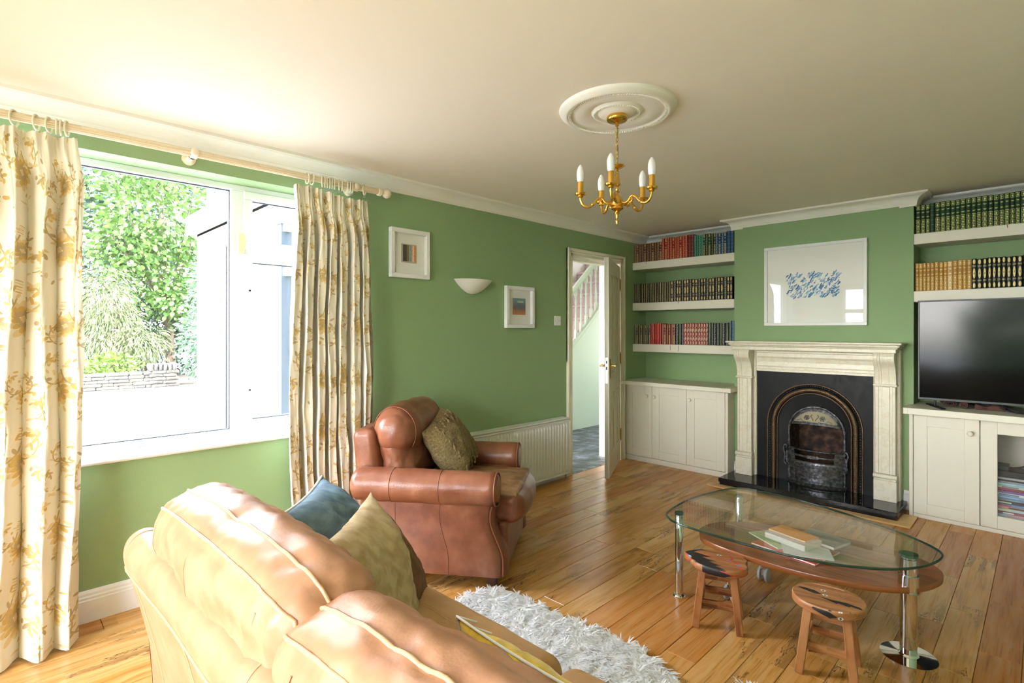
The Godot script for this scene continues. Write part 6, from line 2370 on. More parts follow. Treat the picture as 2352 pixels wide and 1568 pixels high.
# ---------------------------------------------------------------- things on the walls and ceiling
func build_radiator() -> void:
	var t := thing("radiator", "long white convector radiator under the pictures beside the door", "radiator", Vector3(-3.06, 0, -3.08))
	var z0 := -0.63
	var z1 := 0.63
	var g := G.new()
	# pressed panel with flutes between two flat borders
	var pitch := 0.0365
	var n := int((z1 - z0 - 0.03) / pitch)
	var za := -n * pitch / 2.0
	var prof := [Vector2(z0, 0.056)]
	for i in n:
		var a := za + i * pitch
		prof.append_array([Vector2(a + 0.004, 0.056), Vector2(a + 0.010, 0.066), Vector2(a + 0.024, 0.066), Vector2(a + 0.030, 0.056)])
	prof.append(Vector2(z1, 0.056))
	var Y := [[0.058, 0.0], [0.075, 0.0], [0.095, 1.0], [0.49, 1.0], [0.515, 0.0], [0.538, 0.0]]
	for j in Y.size() - 1:
		for i in prof.size() - 1:
			var a: Vector2 = prof[i]
			var b: Vector2 = prof[i + 1]
			var q := func(p: Vector2, k: Array) -> Vector3: return Vector3(lerpf(0.056, p.x if false else p.y, k[1]), k[0], p.x)
			g.quad(q.call(b, Y[j]), q.call(a, Y[j]), q.call(a, Y[j + 1]), q.call(b, Y[j + 1]))
	g.bx(Vector3(0.042, 0.056, z0), Vector3(0.055, 0.54, z1), 0.004)
	g.tube([Vector3(0.052, 0.064, z0), Vector3(0.052, 0.064, z1)], 0.010, 8)
	g.tube([Vector3(0.052, 0.532, z0), Vector3(0.052, 0.532, z1)], 0.010, 8)
	part("panel", g, M.radiator, t)
	g = G.new()
	g.bx(Vector3(-0.03, 0.075, z0 + 0.02), Vector3(-0.018, 0.53, z1 - 0.02), 0.004)
	part("rear_panel", g, M.radiator, t)
	g = G.new()
	for i in 3:
		g.bx(Vector3(-0.034, 0.545, z0 + i * 0.42 + 0.001), Vector3(0.064, 0.556, z0 + (i + 1) * 0.42 - 0.001), 0.003)
	part("top_grille", g, M.radiator, t)
	for z in [z0, z1]:
		g = G.new()
		g.bx(Vector3(-0.034, 0.06, z - 0.004), Vector3(0.062, 0.553, z + 0.004), 0.003)
		part("end_panel", g, M.radiator, t)
		g = G.new()
		g.tube([Vector3(0.01, 0.0, z), Vector3(0.01, 0.05, z), Vector3(0.01, 0.07, z)], 0.007, 8)
		g.lathe([Vector2(0, 0.03), Vector2(0.012, 0.03), Vector2(0.012, 0.06), Vector2(0, 0.06)], 12, Transform3D(Basis(), Vector3(0.01, 0, z)))
		part("valve", g, M.steel, t)

# box frame on the window wall: opening towards +x
func box_frame(label: String, z0: float, z1: float, y0: float, y1: float, art: Rect2, im: Image) -> void:
	var t := thing("framed_picture", label, "picture", Vector3(XL, (y0 + y1) / 2.0, (z0 + z1) / 2.0))
	var w := (z1 - z0) / 2.0
	var h := (y1 - y0) / 2.0
	var g := G.new()
	ring4(g, 0.001, 0.036, -w, w, -h, h, 0.030, 0.0025)
	part("frame", g, M.white, t)
	g = G.new()
	g.bx(Vector3(0.001, -h + 0.028, -w + 0.028), Vector3(0.008, h - 0.028, w - 0.028))
	part("mount", g, M.paper, t)
	g = G.new()
	var cz := -(art.position.x)      # art given in (right, up) from the middle, right = -z
	var a := Vector3(0.0085, art.position.y - art.size.y / 2, cz)
	g.bx(Vector3(0.006, a.y, cz - art.size.x / 2), Vector3(0.013, a.y + art.size.y, cz + art.size.x / 2), 0.001)
	var e := mat(c255(140, 92, 62), 0.6)
	var o := part("panel_edge", g, e, t)
	g = G.new()
	var x := 0.0134
	g.quad(Vector3(x, a.y + 0.001, cz + art.size.x / 2 - 0.001), Vector3(x, a.y + 0.001, cz - art.size.x / 2 + 0.001), Vector3(x, a.y + art.size.y - 0.001, cz - art.size.x / 2 + 0.001), Vector3(x, a.y + art.size.y - 0.001, cz + art.size.x / 2 - 0.001), Vector2(0, 1), Vector2(1, 1), Vector2(1, 0), Vector2(0, 0))
	part("painting", g, image_mat(im, 0.5), o)
	g = G.new()
	g.quad(Vector3(0.024, -h + 0.029, w - 0.029), Vector3(0.024, -h + 0.029, -w + 0.029), Vector3(0.024, h - 0.029, -w + 0.029), Vector3(0.024, h - 0.029, w - 0.029))
	part("pane", g, M.pane, t)

func build_pictures() -> void:
	var im := Image.create(96, 128, false, Image.FORMAT_RGB8)
	im.fill(c255(196, 188, 176))
	var bars := [[6, 30, c255(58, 40, 24)], [30, 46, c255(116, 104, 52)], [46, 50, c255(190, 184, 160)], [50, 62, c255(126, 160, 176)], [62, 67, c255(226, 150, 50)], [67, 80, c255(232, 216, 180)], [80, 90, c255(222, 122, 24)]]
	var nn := noise(80, 0.05, 3)
	for y in range(5, 122):
		for b in bars:
			var wob := int(2.0 * nn.get_noise_2d(b[0] * 9.0, y))
			for x in range(b[0] + wob, b[1] + wob):
				im.set_pixel(clampi(x, 3, 92), y, (b[2] as Color) * (1.0 + 0.25 * nn.get_noise_2d(x * 2, y * 2)))
	box_frame("white box frame holding a small striped panel in brown, blue and orange", -2.226, -1.911, 1.690, 2.024, Rect2(0.0, 0.004, 0.122, 0.126), im)
	im = Image.create(96, 128, false, Image.FORMAT_RGB8)
	for y in 128:
		for x in 96:
			var k := y / 127.0 + 0.12 * nn.get_noise_2d(x, y)
			var c := c255(96, 136, 140).lerp(c255(98, 88, 84), smoothstep(0.2, 0.5, k)).lerp(c255(196, 112, 40), smoothstep(0.55, 0.95, k))
			im.set_pixel(x, y, c * (1.0 + 0.1 * nn.get_noise_2d(x * 4, y * 4)))
	im.fill_rect(Rect2i(34, 20, 46, 14), c255(206, 214, 178))
	box_frame("white box frame nearest the door, its small panel fading from teal to orange", -3.314, -2.984, 1.353, 1.697, Rect2(0.0, 0.006, 0.148, 0.137), im)
	# large abstract over the mantel
	im = Image.create(512, 448, false, Image.FORMAT_RGB8)
	im.fill(c255(246, 245, 240))
	rng.seed = 33
	var blues := [c255(74, 128, 188), c255(120, 164, 206), c255(166, 196, 222), c255(52, 106, 172), c255(206, 222, 234)]
	for i in 260:
		var x := rng.randf_range(112, 392)
		var y := rng.randf_range(158, 296)
		var L := rng.randf_range(8, 30)
		var a := rng.randf_range(1.9, 2.6)
		var pts := []
		for k in 6:
			pts.append(Vector2(x + cos(a) * L * (k / 5.0 - 0.5), y + sin(a) * L * (k / 5.0 - 0.5) + sin(k * 1.3 + i) * 2.0))
		var c: Color = blues[rng.randi() % 5]
		if i % 5 == 0:
			c = c255(246, 245, 240)
		stroke(im, pts, rng.randf_range(1.6, 4.2), c, false)
	var t := thing("framed_picture", "large white-framed abstract of blue brush marks hanging above the mantelpiece", "picture", Vector3(-1.366, 1.7135, ZC))
	var g := G.new()
	var w := 0.384
	var h := 0.3405
	ring4z(g, -w, w, -h, h, 0.001, 0.026, 0.026, 0.003)
	part("frame", g, M.white, t)
	g = G.new()
	g.bx(Vector3(-w + 0.02, -h + 0.02, 0.001), Vector3(w - 0.02, h - 0.02, 0.008))
	var bk := part("backing", g, M.paper, t)
	g = G.new()
	g.quad(Vector3(-w + 0.025, -h + 0.025, 0.0084), Vector3(w - 0.025, -h + 0.025, 0.0084), Vector3(w - 0.025, h - 0.025, 0.0084), Vector3(-w + 0.025, h - 0.025, 0.0084), Vector2(0, 1), Vector2(1, 1), Vector2(1, 0), Vector2(0, 0))
	part("painting", g, image_mat(im, 0.7), bk)
	g = G.new()
	g.quad(Vector3(-w + 0.025, -h + 0.025, 0.018), Vector3(w - 0.025, -h + 0.025, 0.018), Vector3(w - 0.025, h - 0.025, 0.018), Vector3(-w + 0.025, h - 0.025, 0.018))
	part("pane", g, M.pane, t)

func build_wall_fittings() -> void:
	# plaster uplighter: half a shallow bowl
	var t := thing("wall_light", "white plaster half-bowl wall light on the green wall between two pictures", "wall light", Vector3(XL, 1.716, -2.642))
	var g := G.new()
	var f := func(u: float, v: float, r: float) -> Vector3:
		var a := lerpf(-PI / 2, PI / 2, u)
		var k := sin(v * PI / 2)
		var d := 1.0 - cos(v * PI / 2)
		var R: float = 0.176 * pow(k, 0.9) * r
		return Vector3(cos(a) * R * 0.72 + 0.001, -0.107 * (1.0 - pow(k, 1.7)) * r, sin(a) * R)
	g.grid(36, 14, func(u, v): return f.call(u, v, 1.0), 1, 1, true)
	g.grid(36, 14, func(u, v): return f.call(u, v, 0.955) + Vector3(0, 0.0, 0), 1, 1, false)
	g.grid(36, 1, func(u, v): return f.call(u, 1.0, lerpf(1.0, 0.955, v)), 1, 1, true)
	part("bowl", g, M.plaster, t)
	g = G.new()
	g.bx(Vector3(0.0005, -0.09, -0.05), Vector3(0.006, -0.01, 0.05), 0.002)
	part("wall_plate", g, M.plaster, t)
	t = thing("light_switch", "white double light switch plate on the green wall beside the door frame", "light switch", Vector3(XL, 1.4195, -3.648))
	g = G.new()
	g.bx(Vector3(0.0, -0.043, -0.043), Vector3(0.009, 0.043, 0.043), 0.003)
	part("plate", g, M.white, t)
	for z in [-0.010, 0.010]:
		g = G.new()
		g.box(Vector3(0.0105, 0, z), Vector3(0.006, 0.026, 0.017), 0.002, Transform3D(Basis(Vector3(0, 0, 1), 0.12), Vector3.ZERO))
		part("rocker", g, M.white, t)
	for z in [-0.031, 0.031]:
		g = G.new()
		g.lathe([Vector2(0, 0), Vector2(0.0035, 0), Vector2(0.0028, 0.0012), Vector2(0, 0.0014)], 10, Transform3D(Basis(Vector3(0, 0, 1), -PI / 2), Vector3(0.009, 0, z)))
		part("screw", g, M.steel, t)

func build_chandelier() -> void:
	var C := Vector3(-1.39, CEIL, -2.06)
	# plaster ceiling rose with rope mouldings
	var rose := thing("ceiling_rose", "round white plaster ceiling rose with rope-edged rings above the chandelier", "ceiling rose", C)
	var g := G.new()
	var pr := [Vector2(0.0, -0.030), Vector2(0.06, -0.030), Vector2(0.075, -0.024), Vector2(0.088, -0.016), Vector2(0.096, -0.018), Vector2(0.104, -0.022), Vector2(0.112, -0.018), Vector2(0.118, -0.010), Vector2(0.135, -0.018), Vector2(0.16, -0.021), Vector2(0.19, -0.020), Vector2(0.208, -0.014), Vector2(0.214, -0.016), Vector2(0.226, -0.026), Vector2(0.238, -0.026), Vector2(0.246, -0.019), Vector2(0.255, -0.016), Vector2(0.263, -0.008), Vector2(0.266, 0.0)]
	g.lathe(pr, 72)
	part("disc", g, M.plaster, rose)
	for q in [[0.219, 0.006, 120, -0.0235], [0.104, 0.004, 60, -0.0225]]:
		g = G.new()
		for i in q[2]:
			var a: float = TAU * i / q[2]
			var p := Vector3(cos(a) * q[0], q[3], sin(a) * q[0])
			var tn := Vector3(-sin(a), 0, cos(a))
			var ra := Vector3(cos(a), 0, sin(a))
			g.tube([p + ra * q[1] - tn * q[1] * 0.5, p - Vector3(0, 0.002, 0), p - ra * q[1] + tn * q[1] * 0.5], q[1] * 0.42, 5)
		part("rope_ring", g, M.plaster, rose)
	var t := thing("chandelier", "polished brass five-arm chandelier with unlit candle bulbs hanging from the ceiling rose", "chandelier", C)
	g = G.new()
	g.lathe([Vector2(0, -0.062), Vector2(0.012, -0.06), Vector2(0.02, -0.056), Vector2(0.043, -0.052), Vector2(0.0475, -0.047), Vector2(0.0475, -0.033), Vector2(0.046, -0.030), Vector2(0, -0.030)], 36)
	g.lathe([Vector2(0.004, -0.078), Vector2(0.009, -0.074), Vector2(0.009, -0.064), Vector2(0.005, -0.060)], 14)
	part("ceiling_cup", g, M.brass, t)
	g = G.new()
	var y := -0.083
	var big := true
	for i in 10:
		var r := 0.0135 if i == 0 or i == 9 else 0.0085
		var ht := 0.0135 if i == 0 or i == 9 else 0.0125
		var cy := y - ht
		var pts := []
		for k in 16:
			var a := TAU * k / 16.0
			var x := r * 0.72 * cos(a)
			var q := Vector3(x if i % 2 == 0 else 0.0, cy + ht * sin(a), 0.0 if i % 2 == 0 else x)
			pts.append(q)
		g.tube(pts, 0.0016, 6, true)
		y -= ht * 2.0 - 0.0055
	part("chain", g, M.brass, t)
	var chain_end := y - 0.0045
	g = G.new()
	g.tube(smooth_path([Vector3(0, -0.075, 0), Vector3(0.003, -0.11, 0.003), Vector3(-0.006, -0.15, 0), Vector3(0.008, -0.20, 0.004), Vector3(0.0, chain_end + 0.01, 0)], 8), 0.0022, 6)
	part("flex", g, mat(c255(128, 128, 84), 0.5), t)
	g = G.new()        # octagonal dish, turned stem, bulb and finial
	var k0 := -0.262
	g.lathe([Vector2(0.0, k0 - 0.012), Vector2(0.014, k0 - 0.010), Vector2(0.034, k0 + 0.001), Vector2(0.036, k0 + 0.004), Vector2(0.012, k0 + 0.0), Vector2(0.004, k0 + 0.003), Vector2(0.004, k0 + 0.02), Vector2(0, k0 + 0.022)], 8)
	part("dish", g, M.brass, t)
	g = G.new()
	g.lathe([Vector2(0.0, -0.535), Vector2(0.0045, -0.524), Vector2(0.0075, -0.512), Vector2(0.006, -0.505), Vector2(0.004, -0.502), Vector2(0.007, -0.496), Vector2(0.0065, -0.486), Vector2(0.010, -0.480), Vector2(0.013, -0.474), Vector2(0.009, -0.470), Vector2(0.016, -0.464), Vector2(0.028, -0.456), Vector2(0.026, -0.446), Vector2(0.030, -0.442), Vector2(0.030, -0.438), Vector2(0.024, -0.434), Vector2(0.026, -0.420), Vector2(0.021, -0.404), Vector2(0.010, -0.396), Vector2(0.007, -0.384), Vector2(0.012, -0.378), Vector2(0.006, -0.372), Vector2(0.009, -0.360), Vector2(0.006, -0.354)], 28)
	part("bowl", g, M.brass, t)
	g = G.new()
	g.lathe([Vector2(0.006, -0.356), Vector2(0.016, -0.345), Vector2(0.013, -0.330), Vector2(0.009, -0.305), Vector2(0.011, -0.297), Vector2(0.006, -0.293), Vector2(0.009, -0.286), Vector2(0.005, -0.280), Vector2(0.005, -0.272)], 6)
	part("baluster_stem", g, M.brass, t)
	# arms: angle measured from straight towards the camera, turning to its right
	var face := atan2(-C.x, -C.z)
	for i in 5:
		var a := face + deg_to_rad(-9.0 + 72.0 * i)
		var B := Basis(Vector3.UP, a)
		var arm := Node3D.new()
		arm.name = "arm"
		t.add_child(arm, true)
		arm.rotation.y = a
		g = G.new()
		var path := smooth_path([Vector3(0, -0.428, 0.018), Vector3(0, -0.432, 0.040), Vector3(0, -0.424, 0.056), Vector3(0, -0.410, 0.066), Vector3(0, -0.405, 0.078), Vector3(0, -0.412, 0.092), Vector3(0, -0.428, 0.106), Vector3(0, -0.442, 0.122), Vector3(0, -0.446, 0.138), Vector3(0, -0.437, 0.155), Vector3(0, -0.418, 0.165), Vector3(0, -0.402, 0.168)], 4)
		g.tube(path, 0.0062, 9)
		g.tube(smooth_path([Vector3(0, -0.412, 0.070), Vector3(0, -0.424, 0.075), Vector3(0, -0.434, 0.066), Vector3(0, -0.430, 0.056)], 4), [0.004, 0.0045, 0.005, 0.005, 0.0055, 0.006, 0.006, 0.006, 0.0055, 0.005, 0.004, 0.003, 0.002], 7)
		g.lathe([Vector2(0.0062, -0.006), Vector2(0.009, -0.003), Vector2(0.009, 0.003), Vector2(0.0062, 0.006)], 12, Transform3D(Basis(Vector3(1, 0, 0), deg_to_rad(130)), Vector3(0, -0.4345, 0.1125)))
		g.lathe([Vector2(0.0, -0.406), Vector2(0.010, -0.402), Vector2(0.013, -0.398), Vector2(0.012, -0.394), Vector2(0.024, -0.390), Vector2(0.027, -0.384), Vector2(0.025, -0.381), Vector2(0.012, -0.384), Vector2(0.0, -0.384)], 24, Transform3D(Basis(), Vector3(0, 0, 0.168)))
		part("arm_scroll", g, M.brass, arm)
		g = G.new()
		g.lathe([Vector2(0, -0.384), Vector2(0.0135, -0.384), Vector2(0.0135, -0.330), Vector2(0.0, -0.330)], 20, Transform3D(Basis(), Vector3(0, 0, 0.168)))
		part("candle_tube", g, M.brass, arm)
		g = G.new()
		g.lathe([Vector2(0.0, -0.331), Vector2(0.0125, -0.331), Vector2(0.0165, -0.318), Vector2(0.0168, -0.306)], 20, Transform3D(Basis(), Vector3(0, 0, 0.168)))
		g.lathe([Vector2(0.0165, -0.306), Vector2(0.0175, -0.296), Vector2(0.0165, -0.281), Vector2(0.0125, -0.266), Vector2(0.006, -0.254), Vector2(0.0, -0.249)], 20, Transform3D(Basis(), Vector3(0, 0, 0.168)))
		part("bulb", g, M.bulb, arm)

# ---------------------------------------------------------------- curtains
func curtain(called: String, label: String, edge_a: Callable, edge_b: Callable, top: Callable, bottom: Callable, folds: float, sd: int, xo: Callable, ns: int, nt: int, width_m: float) -> Node3D:
	var t := thing(called, label, "curtain", Vector3(-2.99, 0, (edge_a.call(0.5) + edge_b.call(0.5)) / 2.0))
	var zc: float = t.position.z
	var nn := noise(sd, 1.0, 3)
	var f := func(u: float, v: float, back := 0.0) -> Vector3:
		# u across, v from the top (0) to the hem (1)
		var y: float = lerpf(top.call(u), bottom.call(u), v)
		var a: float = edge_a.call(v)
		var b: float = edge_b.call(v)
		var ph := TAU * folds * (u + 0.035 * nn.get_noise_2d(u * 4.0, v * 1.2) + 0.015 * nn.get_noise_2d(u * 9.0 + 30.0, v * 3.0))
		var amp := lerpf(0.016, 0.048, smoothstep(0.03, 0.14, v)) * (1.0 + 0.45 * nn.get_noise_2d(u * 6.0, v * 2.0 + 9.0))
		var pinch := exp(-pow((v - 0.052) / 0.018, 2))
		amp *= 1.0 - 0.45 * pinch
		var dx := amp * (tanh(1.9 * sin(ph)) + 0.18 * sin(2.0 * ph + 1.0))
		if v < 0.06:        # triple pleats in the heading
			dx += 0.009 * sin(ph * 3.0) * (1.0 - v / 0.06)
		var z: float = lerpf(a, b, u) + 0.013 * sin(2.0 * ph) * smoothstep(0.05, 0.2, v)
		dx += 0.006 * nn.get_noise_2d(u * 30.0, v * 14.0) + (xo.call(u, v) as float)
		return Vector3(dx + back, y, z - zc)
	var g := G.new()
	g.grid(ns, nt, func(u, v): return f.call(u, v), width_m / 0.62, -2.2 / 0.62, true)
	part("drape", g, M.curtain, t)
	g = G.new()
	g.grid(ns, nt, func(u, v): return f.call(u, v, -0.006) + Vector3(0, 0.006 * v - 0.004 * (1.0 - v), 0), 1, 1, false)
	part("lining", g, M.lining, t)
	return t

func build_curtains() -> void:
	# left curtain runs on past the edge of the frame
	curtain("curtain", "cream curtain with gold floral print left of the window, pooling on the floor",
		func(v): return -0.285 - 0.022 * smoothstep(0.0, 0.10, v) + 0.035 * smoothstep(0.5, 1.0, v),
		func(v): return 0.36 + 0.04 * v,
		func(u): return 2.170 - 0.008 * absf(sin(u * 20.0)),
		func(u): return 0.012,
		6.5, 500, func(u, v): return 0.05 * smoothstep(0.6, 1.0, v) + 0.06 * smoothstep(0.9, 1.0, v) * (0.4 + 0.6 * absf(sin(u * 9.0))) + 0.02 * smoothstep(0.0, 0.12, v), 240, 64, 1.6)
	curtain("curtain", "cream curtain with gold floral print between the window and the striped picture",
		func(v): return -1.235 + 0.055 * sin(v * 2.6) - 0.015 * smoothstep(0.0, 0.06, v),
		func(v): return -1.690 - 0.022 * sin(v * 3.1) - 0.012 * v,
		func(u): return 2.150 + 0.010 * sin(u * 6.0 + 0.6) - 0.012 * u * u,
		func(u): return 0.012,
		7.0, 501, func(u, v): return 0.02 * smoothstep(0.0, 0.12, v) + 0.03 * smoothstep(0.7, 1.0, v), 220, 60, 1.4)
	var t := thing("curtain_pole", "pale fluted wooden curtain pole with ball finial above the window", "curtain pole", Vector3(-3.0, 2.215, -0.6))
	var g := G.new()
	# fluted pole
	var sec := PackedVector2Array()
	for i in 48:
		var r := 0.0185 - (0.0018 if i % 4 == 0 else 0.0)
		sec.append(Vector2(r * cos(TAU * i / 48.0), r * sin(TAU * i / 48.0)))
	g.uvs = 1.0
	for i in 48:
		var p := sec[i]
		var q := sec[(i + 1) % 48]
		g.quad(Vector3(p.x, p.y, -1.195), Vector3(q.x, q.y, -1.195), Vector3(q.x, q.y, 1.05), Vector3(p.x, p.y, 1.05), Vector2(0, i / 48.0), Vector2(0, (i + 1) / 48.0), Vector2(3.0, (i + 1) / 48.0), Vector2(3.0, i / 48.0))
	part("pole", g, M.pole, t)
	g = G.new()
	g.lathe([Vector2(0.018, -0.03), Vector2(0.024, -0.028), Vector2(0.026, -0.020), Vector2(0.022, -0.014), Vector2(0.025, -0.008), Vector2(0.020, -0.002), Vector2(0.014, 0.004), Vector2(0.015, 0.010), Vector2(0.024, 0.017), Vector2(0.031, 0.031), Vector2(0.031, 0.043), Vector2(0.024, 0.057), Vector2(0.010, 0.066), Vector2(0.0, 0.067)], 28, Transform3D(Basis(Vector3(1, 0, 0), deg_to_rad(-90)), Vector3(0, 0, -1.20)))
	part("finial", g, M.pole_plain, t)
	for z in [-0.138, -1.018]:
		g = G.new()
		var xf := Transform3D(Basis(Vector3(0, 1, 0), Vector3(1, 0, 0), Vector3(0, 0, -1)), Vector3(-0.10, -0.006, z))
		g.lathe([Vector2(0.0, 0.0), Vector2(0.032, 0.0), Vector2(0.032, 0.010), Vector2(0.022, 0.018), Vector2(0.015, 0.028), Vector2(0.014, 0.060), Vector2(0.018, 0.072)], 22, xf)
		g.lathe([Vector2(0.020, -0.016), Vector2(0.025, -0.014), Vector2(0.025, 0.014), Vector2(0.020, 0.016)], 22, Transform3D(Basis(Vector3(1, 0, 0), deg_to_rad(90)), Vector3(0, 0, z)))
		g.lathe([Vector2(0.019, 0.0), Vector2(0.017, 0.018), Vector2(0.012, 0.022), Vector2(0.0, 0.024)], 20, Transform3D(Basis(Vector3(0, 1, 0), Vector3(1, 0, 0), Vector3(0, 0, -1)), Vector3(0.014, 0.0, z)))
		part("bracket", g, M.pole_plain, t)
	# rings: each its own thing
	g = G.new()
	g.tube(ring_pts(0.0305, 30), 0.0042, 8, true)
	var rm := g.done()
	g = G.new()
	g.tube(ring_pts(0.006, 12, Transform3D(Basis(Vector3.UP, PI / 2), Vector3(0, -0.040, 0))), 0.0014, 5, true)
	var em := g.done()
	var li := 0
	for z in [-0.25, -0.229, -0.216, -0.192, -0.151, -0.083, -0.02, 0.05, 0.13]:
		ring(rm, em, z, "cream wooden curtain ring over the left curtain, %s from its inner edge" % ORD[li], [0.35, 0.12, 0.1, 0.45, 0.4, 0.5, 0.2, 0.1, 0.3][li], "rings of the left curtain")
		li += 1
	li = 0
	for z in [-1.316, -1.344, -1.405, -1.422, -1.436, -1.452, -1.464, -1.481, -1.510, -1.531, -1.566, -1.582, -1.597]:
		ring(rm, em, z, "cream wooden curtain ring over the right curtain, %s from the window side" % ORD[li], [0.06, 0.06, 0.5, 0.4, 0.45, 0.4, 0.38, 0.42, 0.45, 0.42, 0.4, 0.38, 0.36][li], "rings of the right curtain")
		li += 1
	ring(rm, em, -1.678, "cream wooden curtain ring hanging alone between the bracket and the ball finial", 0.75, "rings of the right curtain")

func ring(rm: Mesh, em: Mesh, z: float, label: String, yaw: float, group: String) -> void:
	var t := thing("curtain_ring", label, "curtain ring", Vector3(-3.0, 2.2075, z), -yaw, group)
	part("hoop", rm, M.ring, t)
	part("eyelet", em, M.steel, t)

# ---------------------------------------------------------------- outside the window
func build_outside() -> void:
	var g := G.new()
	g.bx(Vector3(-60, -0.4, -40), Vector3(-3.35, -0.15, 40))
	g.bx(Vector3(-3.35, -0.4, ZB + 0.25), Vector3(30, -0.15, 40))
	struct("ground", g, M.gravel)
	# the porch wing that runs out beside the window
	var t := thing("porch_wing", "white rendered flat-roofed porch wing with glazed front outside the window", "building", Vector3(-5.2, -0.15, -1.75))
	g = G.new()
	wall_with_holes(g, 0, -1.78, 1.85, 0.0, 2.78, 0.0, -0.18, [[-1.46, 1.70, 0.02, 2.40]])
	g.bx(Vector3(-1.78, 0, -2.9), Vector3(-1.60, 2.78, -0.18))
	part("wall", g, M.render, t)
	g = G.new()
	g.bx(Vector3(-1.86, 2.60, -3.0), Vector3(1.85, 2.80, 0.10), 0.01)
	part("fascia", g, M.render, t)
	g = G.new()
	g.bx(Vector3(-1.15, 0.02, -0.16), Vector3(-0.84, 2.36, -0.03), 0.004)
	part("door_post", g, M.brown_frame, t)
	g = G.new()
	for x in [-1.46, -0.70, -0.10, 1.10, 1.66]:
		g.bx(Vector3(x, 0.02, -0.13), Vector3(x + 0.06, 2.40, -0.05), 0.003)
	for y in [0.02, 0.70, 1.95, 2.33]:
		g.bx(Vector3(-0.70, y, -0.125), Vector3(1.70, y + 0.07, -0.055), 0.003)
	part("window_frame", g, M.upvc, t)
	g = G.new()
	g.bx(Vector3(0.50, 0.02, -0.13), Vector3(0.60, 2.40, -0.04), 0.003)
	part("window_post", g, M.grey_frame, t)
	for x in [-0.64, -0.04, 0.58, 1.16]:
		for y in [[0.09, 0.70], [0.77, 1.95], [2.02, 2.33]]:
			g = G.new()
			g.quad(Vector3(x, y[0], -0.09), Vector3(x + 0.5, y[0], -0.09), Vector3(x + 0.5, y[1], -0.09), Vector3(x, y[1], -0.09))
			part("pane", g, M.pane, t)
	var rl := thing("balcony_railing", "white vertical-bar railing on the flat roof of the porch", "railing", Vector3(-5.2, 2.65, -1.85))
	g = G.new()
	g.bar(Vector3(-1.75, 0.95, 0), Vector3(1.8, 0.95, 0), 0.05, 0.04, 0.004, Vector3.UP)
	g.bar(Vector3(-1.75, 0.08, 0), Vector3(1.8, 0.08, 0), 0.04, 0.03, 0.004, Vector3.UP)
	part("rail", g, M.white, rl)
	g = G.new()
	g.bx(Vector3(-0.012, 0.0, -0.012), Vector3(0.012, 0.95, 0.012), 0.002)
	var bm := g.done()
	for i in 33:
		part("bar", bm, M.white, rl).position = Vector3(-1.72 + i * 0.11, 0, 0)
	# dry stone wall with upright coping on its end pier
	var w := thing("stone_wall", "low dry stone wall of pale slabs across the gravel drive", "stone wall", Vector3(-16.55, -0.15, -1.0))
	rng.seed = 40
	var meshes := []
	for k in 5:
		g = G.new()
		g.soft(Vector3(0.24, 0.095, 0.36), 0.03, Vector3(0.012, 0.004, 0.01), Transform3D(), wrinkle(600 + k, 0.02, 7, 9, 5), 3, 2)
		meshes.append(g.done())
	var y := 0.0
	for row in 5:
		var z := 2.6 - rng.randf() * 0.2
		while z > -2.05:
			var L := rng.randf_range(0.22, 0.52)
			var o := part("stone", meshes[rng.randi() % 5], M["stone%d" % (rng.randi() % 3)], w)
			o.position = Vector3(rng.randf_range(-0.02, 0.02), y + 0.04, z - L / 2)
			o.scale = Vector3(1.0, rng.randf_range(0.8, 1.02), L / 0.37)
			z -= L
		y += 0.083
	for row in 5:
		for k in 2:
			var o := part("stone", meshes[rng.randi() % 5], M["stone%d" % (rng.randi() % 3)], w)
			o.position = Vector3(0.0, row * 0.088 + 0.04, -2.20 - 0.30 * k + (0.03 if row % 2 else -0.03))
			o.scale = Vector3(1.5, 1.0, 0.84)
	for k in 6:
		var o := part("coping_stone", meshes[rng.randi() % 5], M["stone%d" % (rng.randi() % 3)], w)
		o.position = Vector3(0, 0.52, -2.06 - 0.105 * k)
		o.rotation = Vector3(deg_to_rad(90 + rng.randf_range(-8, 8)), 0, 0)
		o.scale = Vector3(1.5, 1.0, rng.randf_range(0.45, 0.6))
	# greenery
	tree("round_shrub", "bright lime-green rounded shrub behind the low stone wall", "shrub", Vector3(-17.4, -0.15, -2.35), [[Vector3(0, 0.52, 0), Vector3(0.55, 0.36, 0.62)]], 1500, 0.085, c255(84, 112, 36), c255(120, 146, 58), 700, 0.4, 1.0)
	tree("maple_tree", "tall light green broad-leaved tree overhanging the drive", "tree", Vector3(-19.6, -0.15, -4.2), [[Vector3(0, 3.2, 0.2), Vector3(1.5, 1.5, 1.7)], [Vector3(0.3, 5.0, 0.5), Vector3(1.7, 1.5, 2.0)], [Vector3(0, 6.8, 0.6), Vector3(1.6, 1.3, 1.8)], [Vector3(0.8, 2.5, -0.2), Vector3(0.8, 0.7, 1.0)], [Vector3(0.4, 4.0, 1.2), Vector3(1.1, 1.0, 1.0)]], 9000, 0.15, c255(58, 88, 32), c255(104, 134, 60), 701, 3.0, 1.0)
	tree("dark_tree", "dark blue-green tree at the back of the garden", "tree", Vector3(-24.0, -0.15, -3.0), [[Vector3(0, 4.2, 1.0), Vector3(1.8, 2.6, 2.2)], [Vector3(0, 7.8, 0.8), Vector3(1.8, 2.6, 2.4)], [Vector3(0, 5.0, -2.4), Vector3(1.8, 3.4, 2.0)], [Vector3(0, 1.6, 0.0), Vector3(1.5, 1.6, 3.2)]], 9500, 0.20, c255(30, 56, 40), c255(68, 98, 72), 702, 3.4, 1.2)
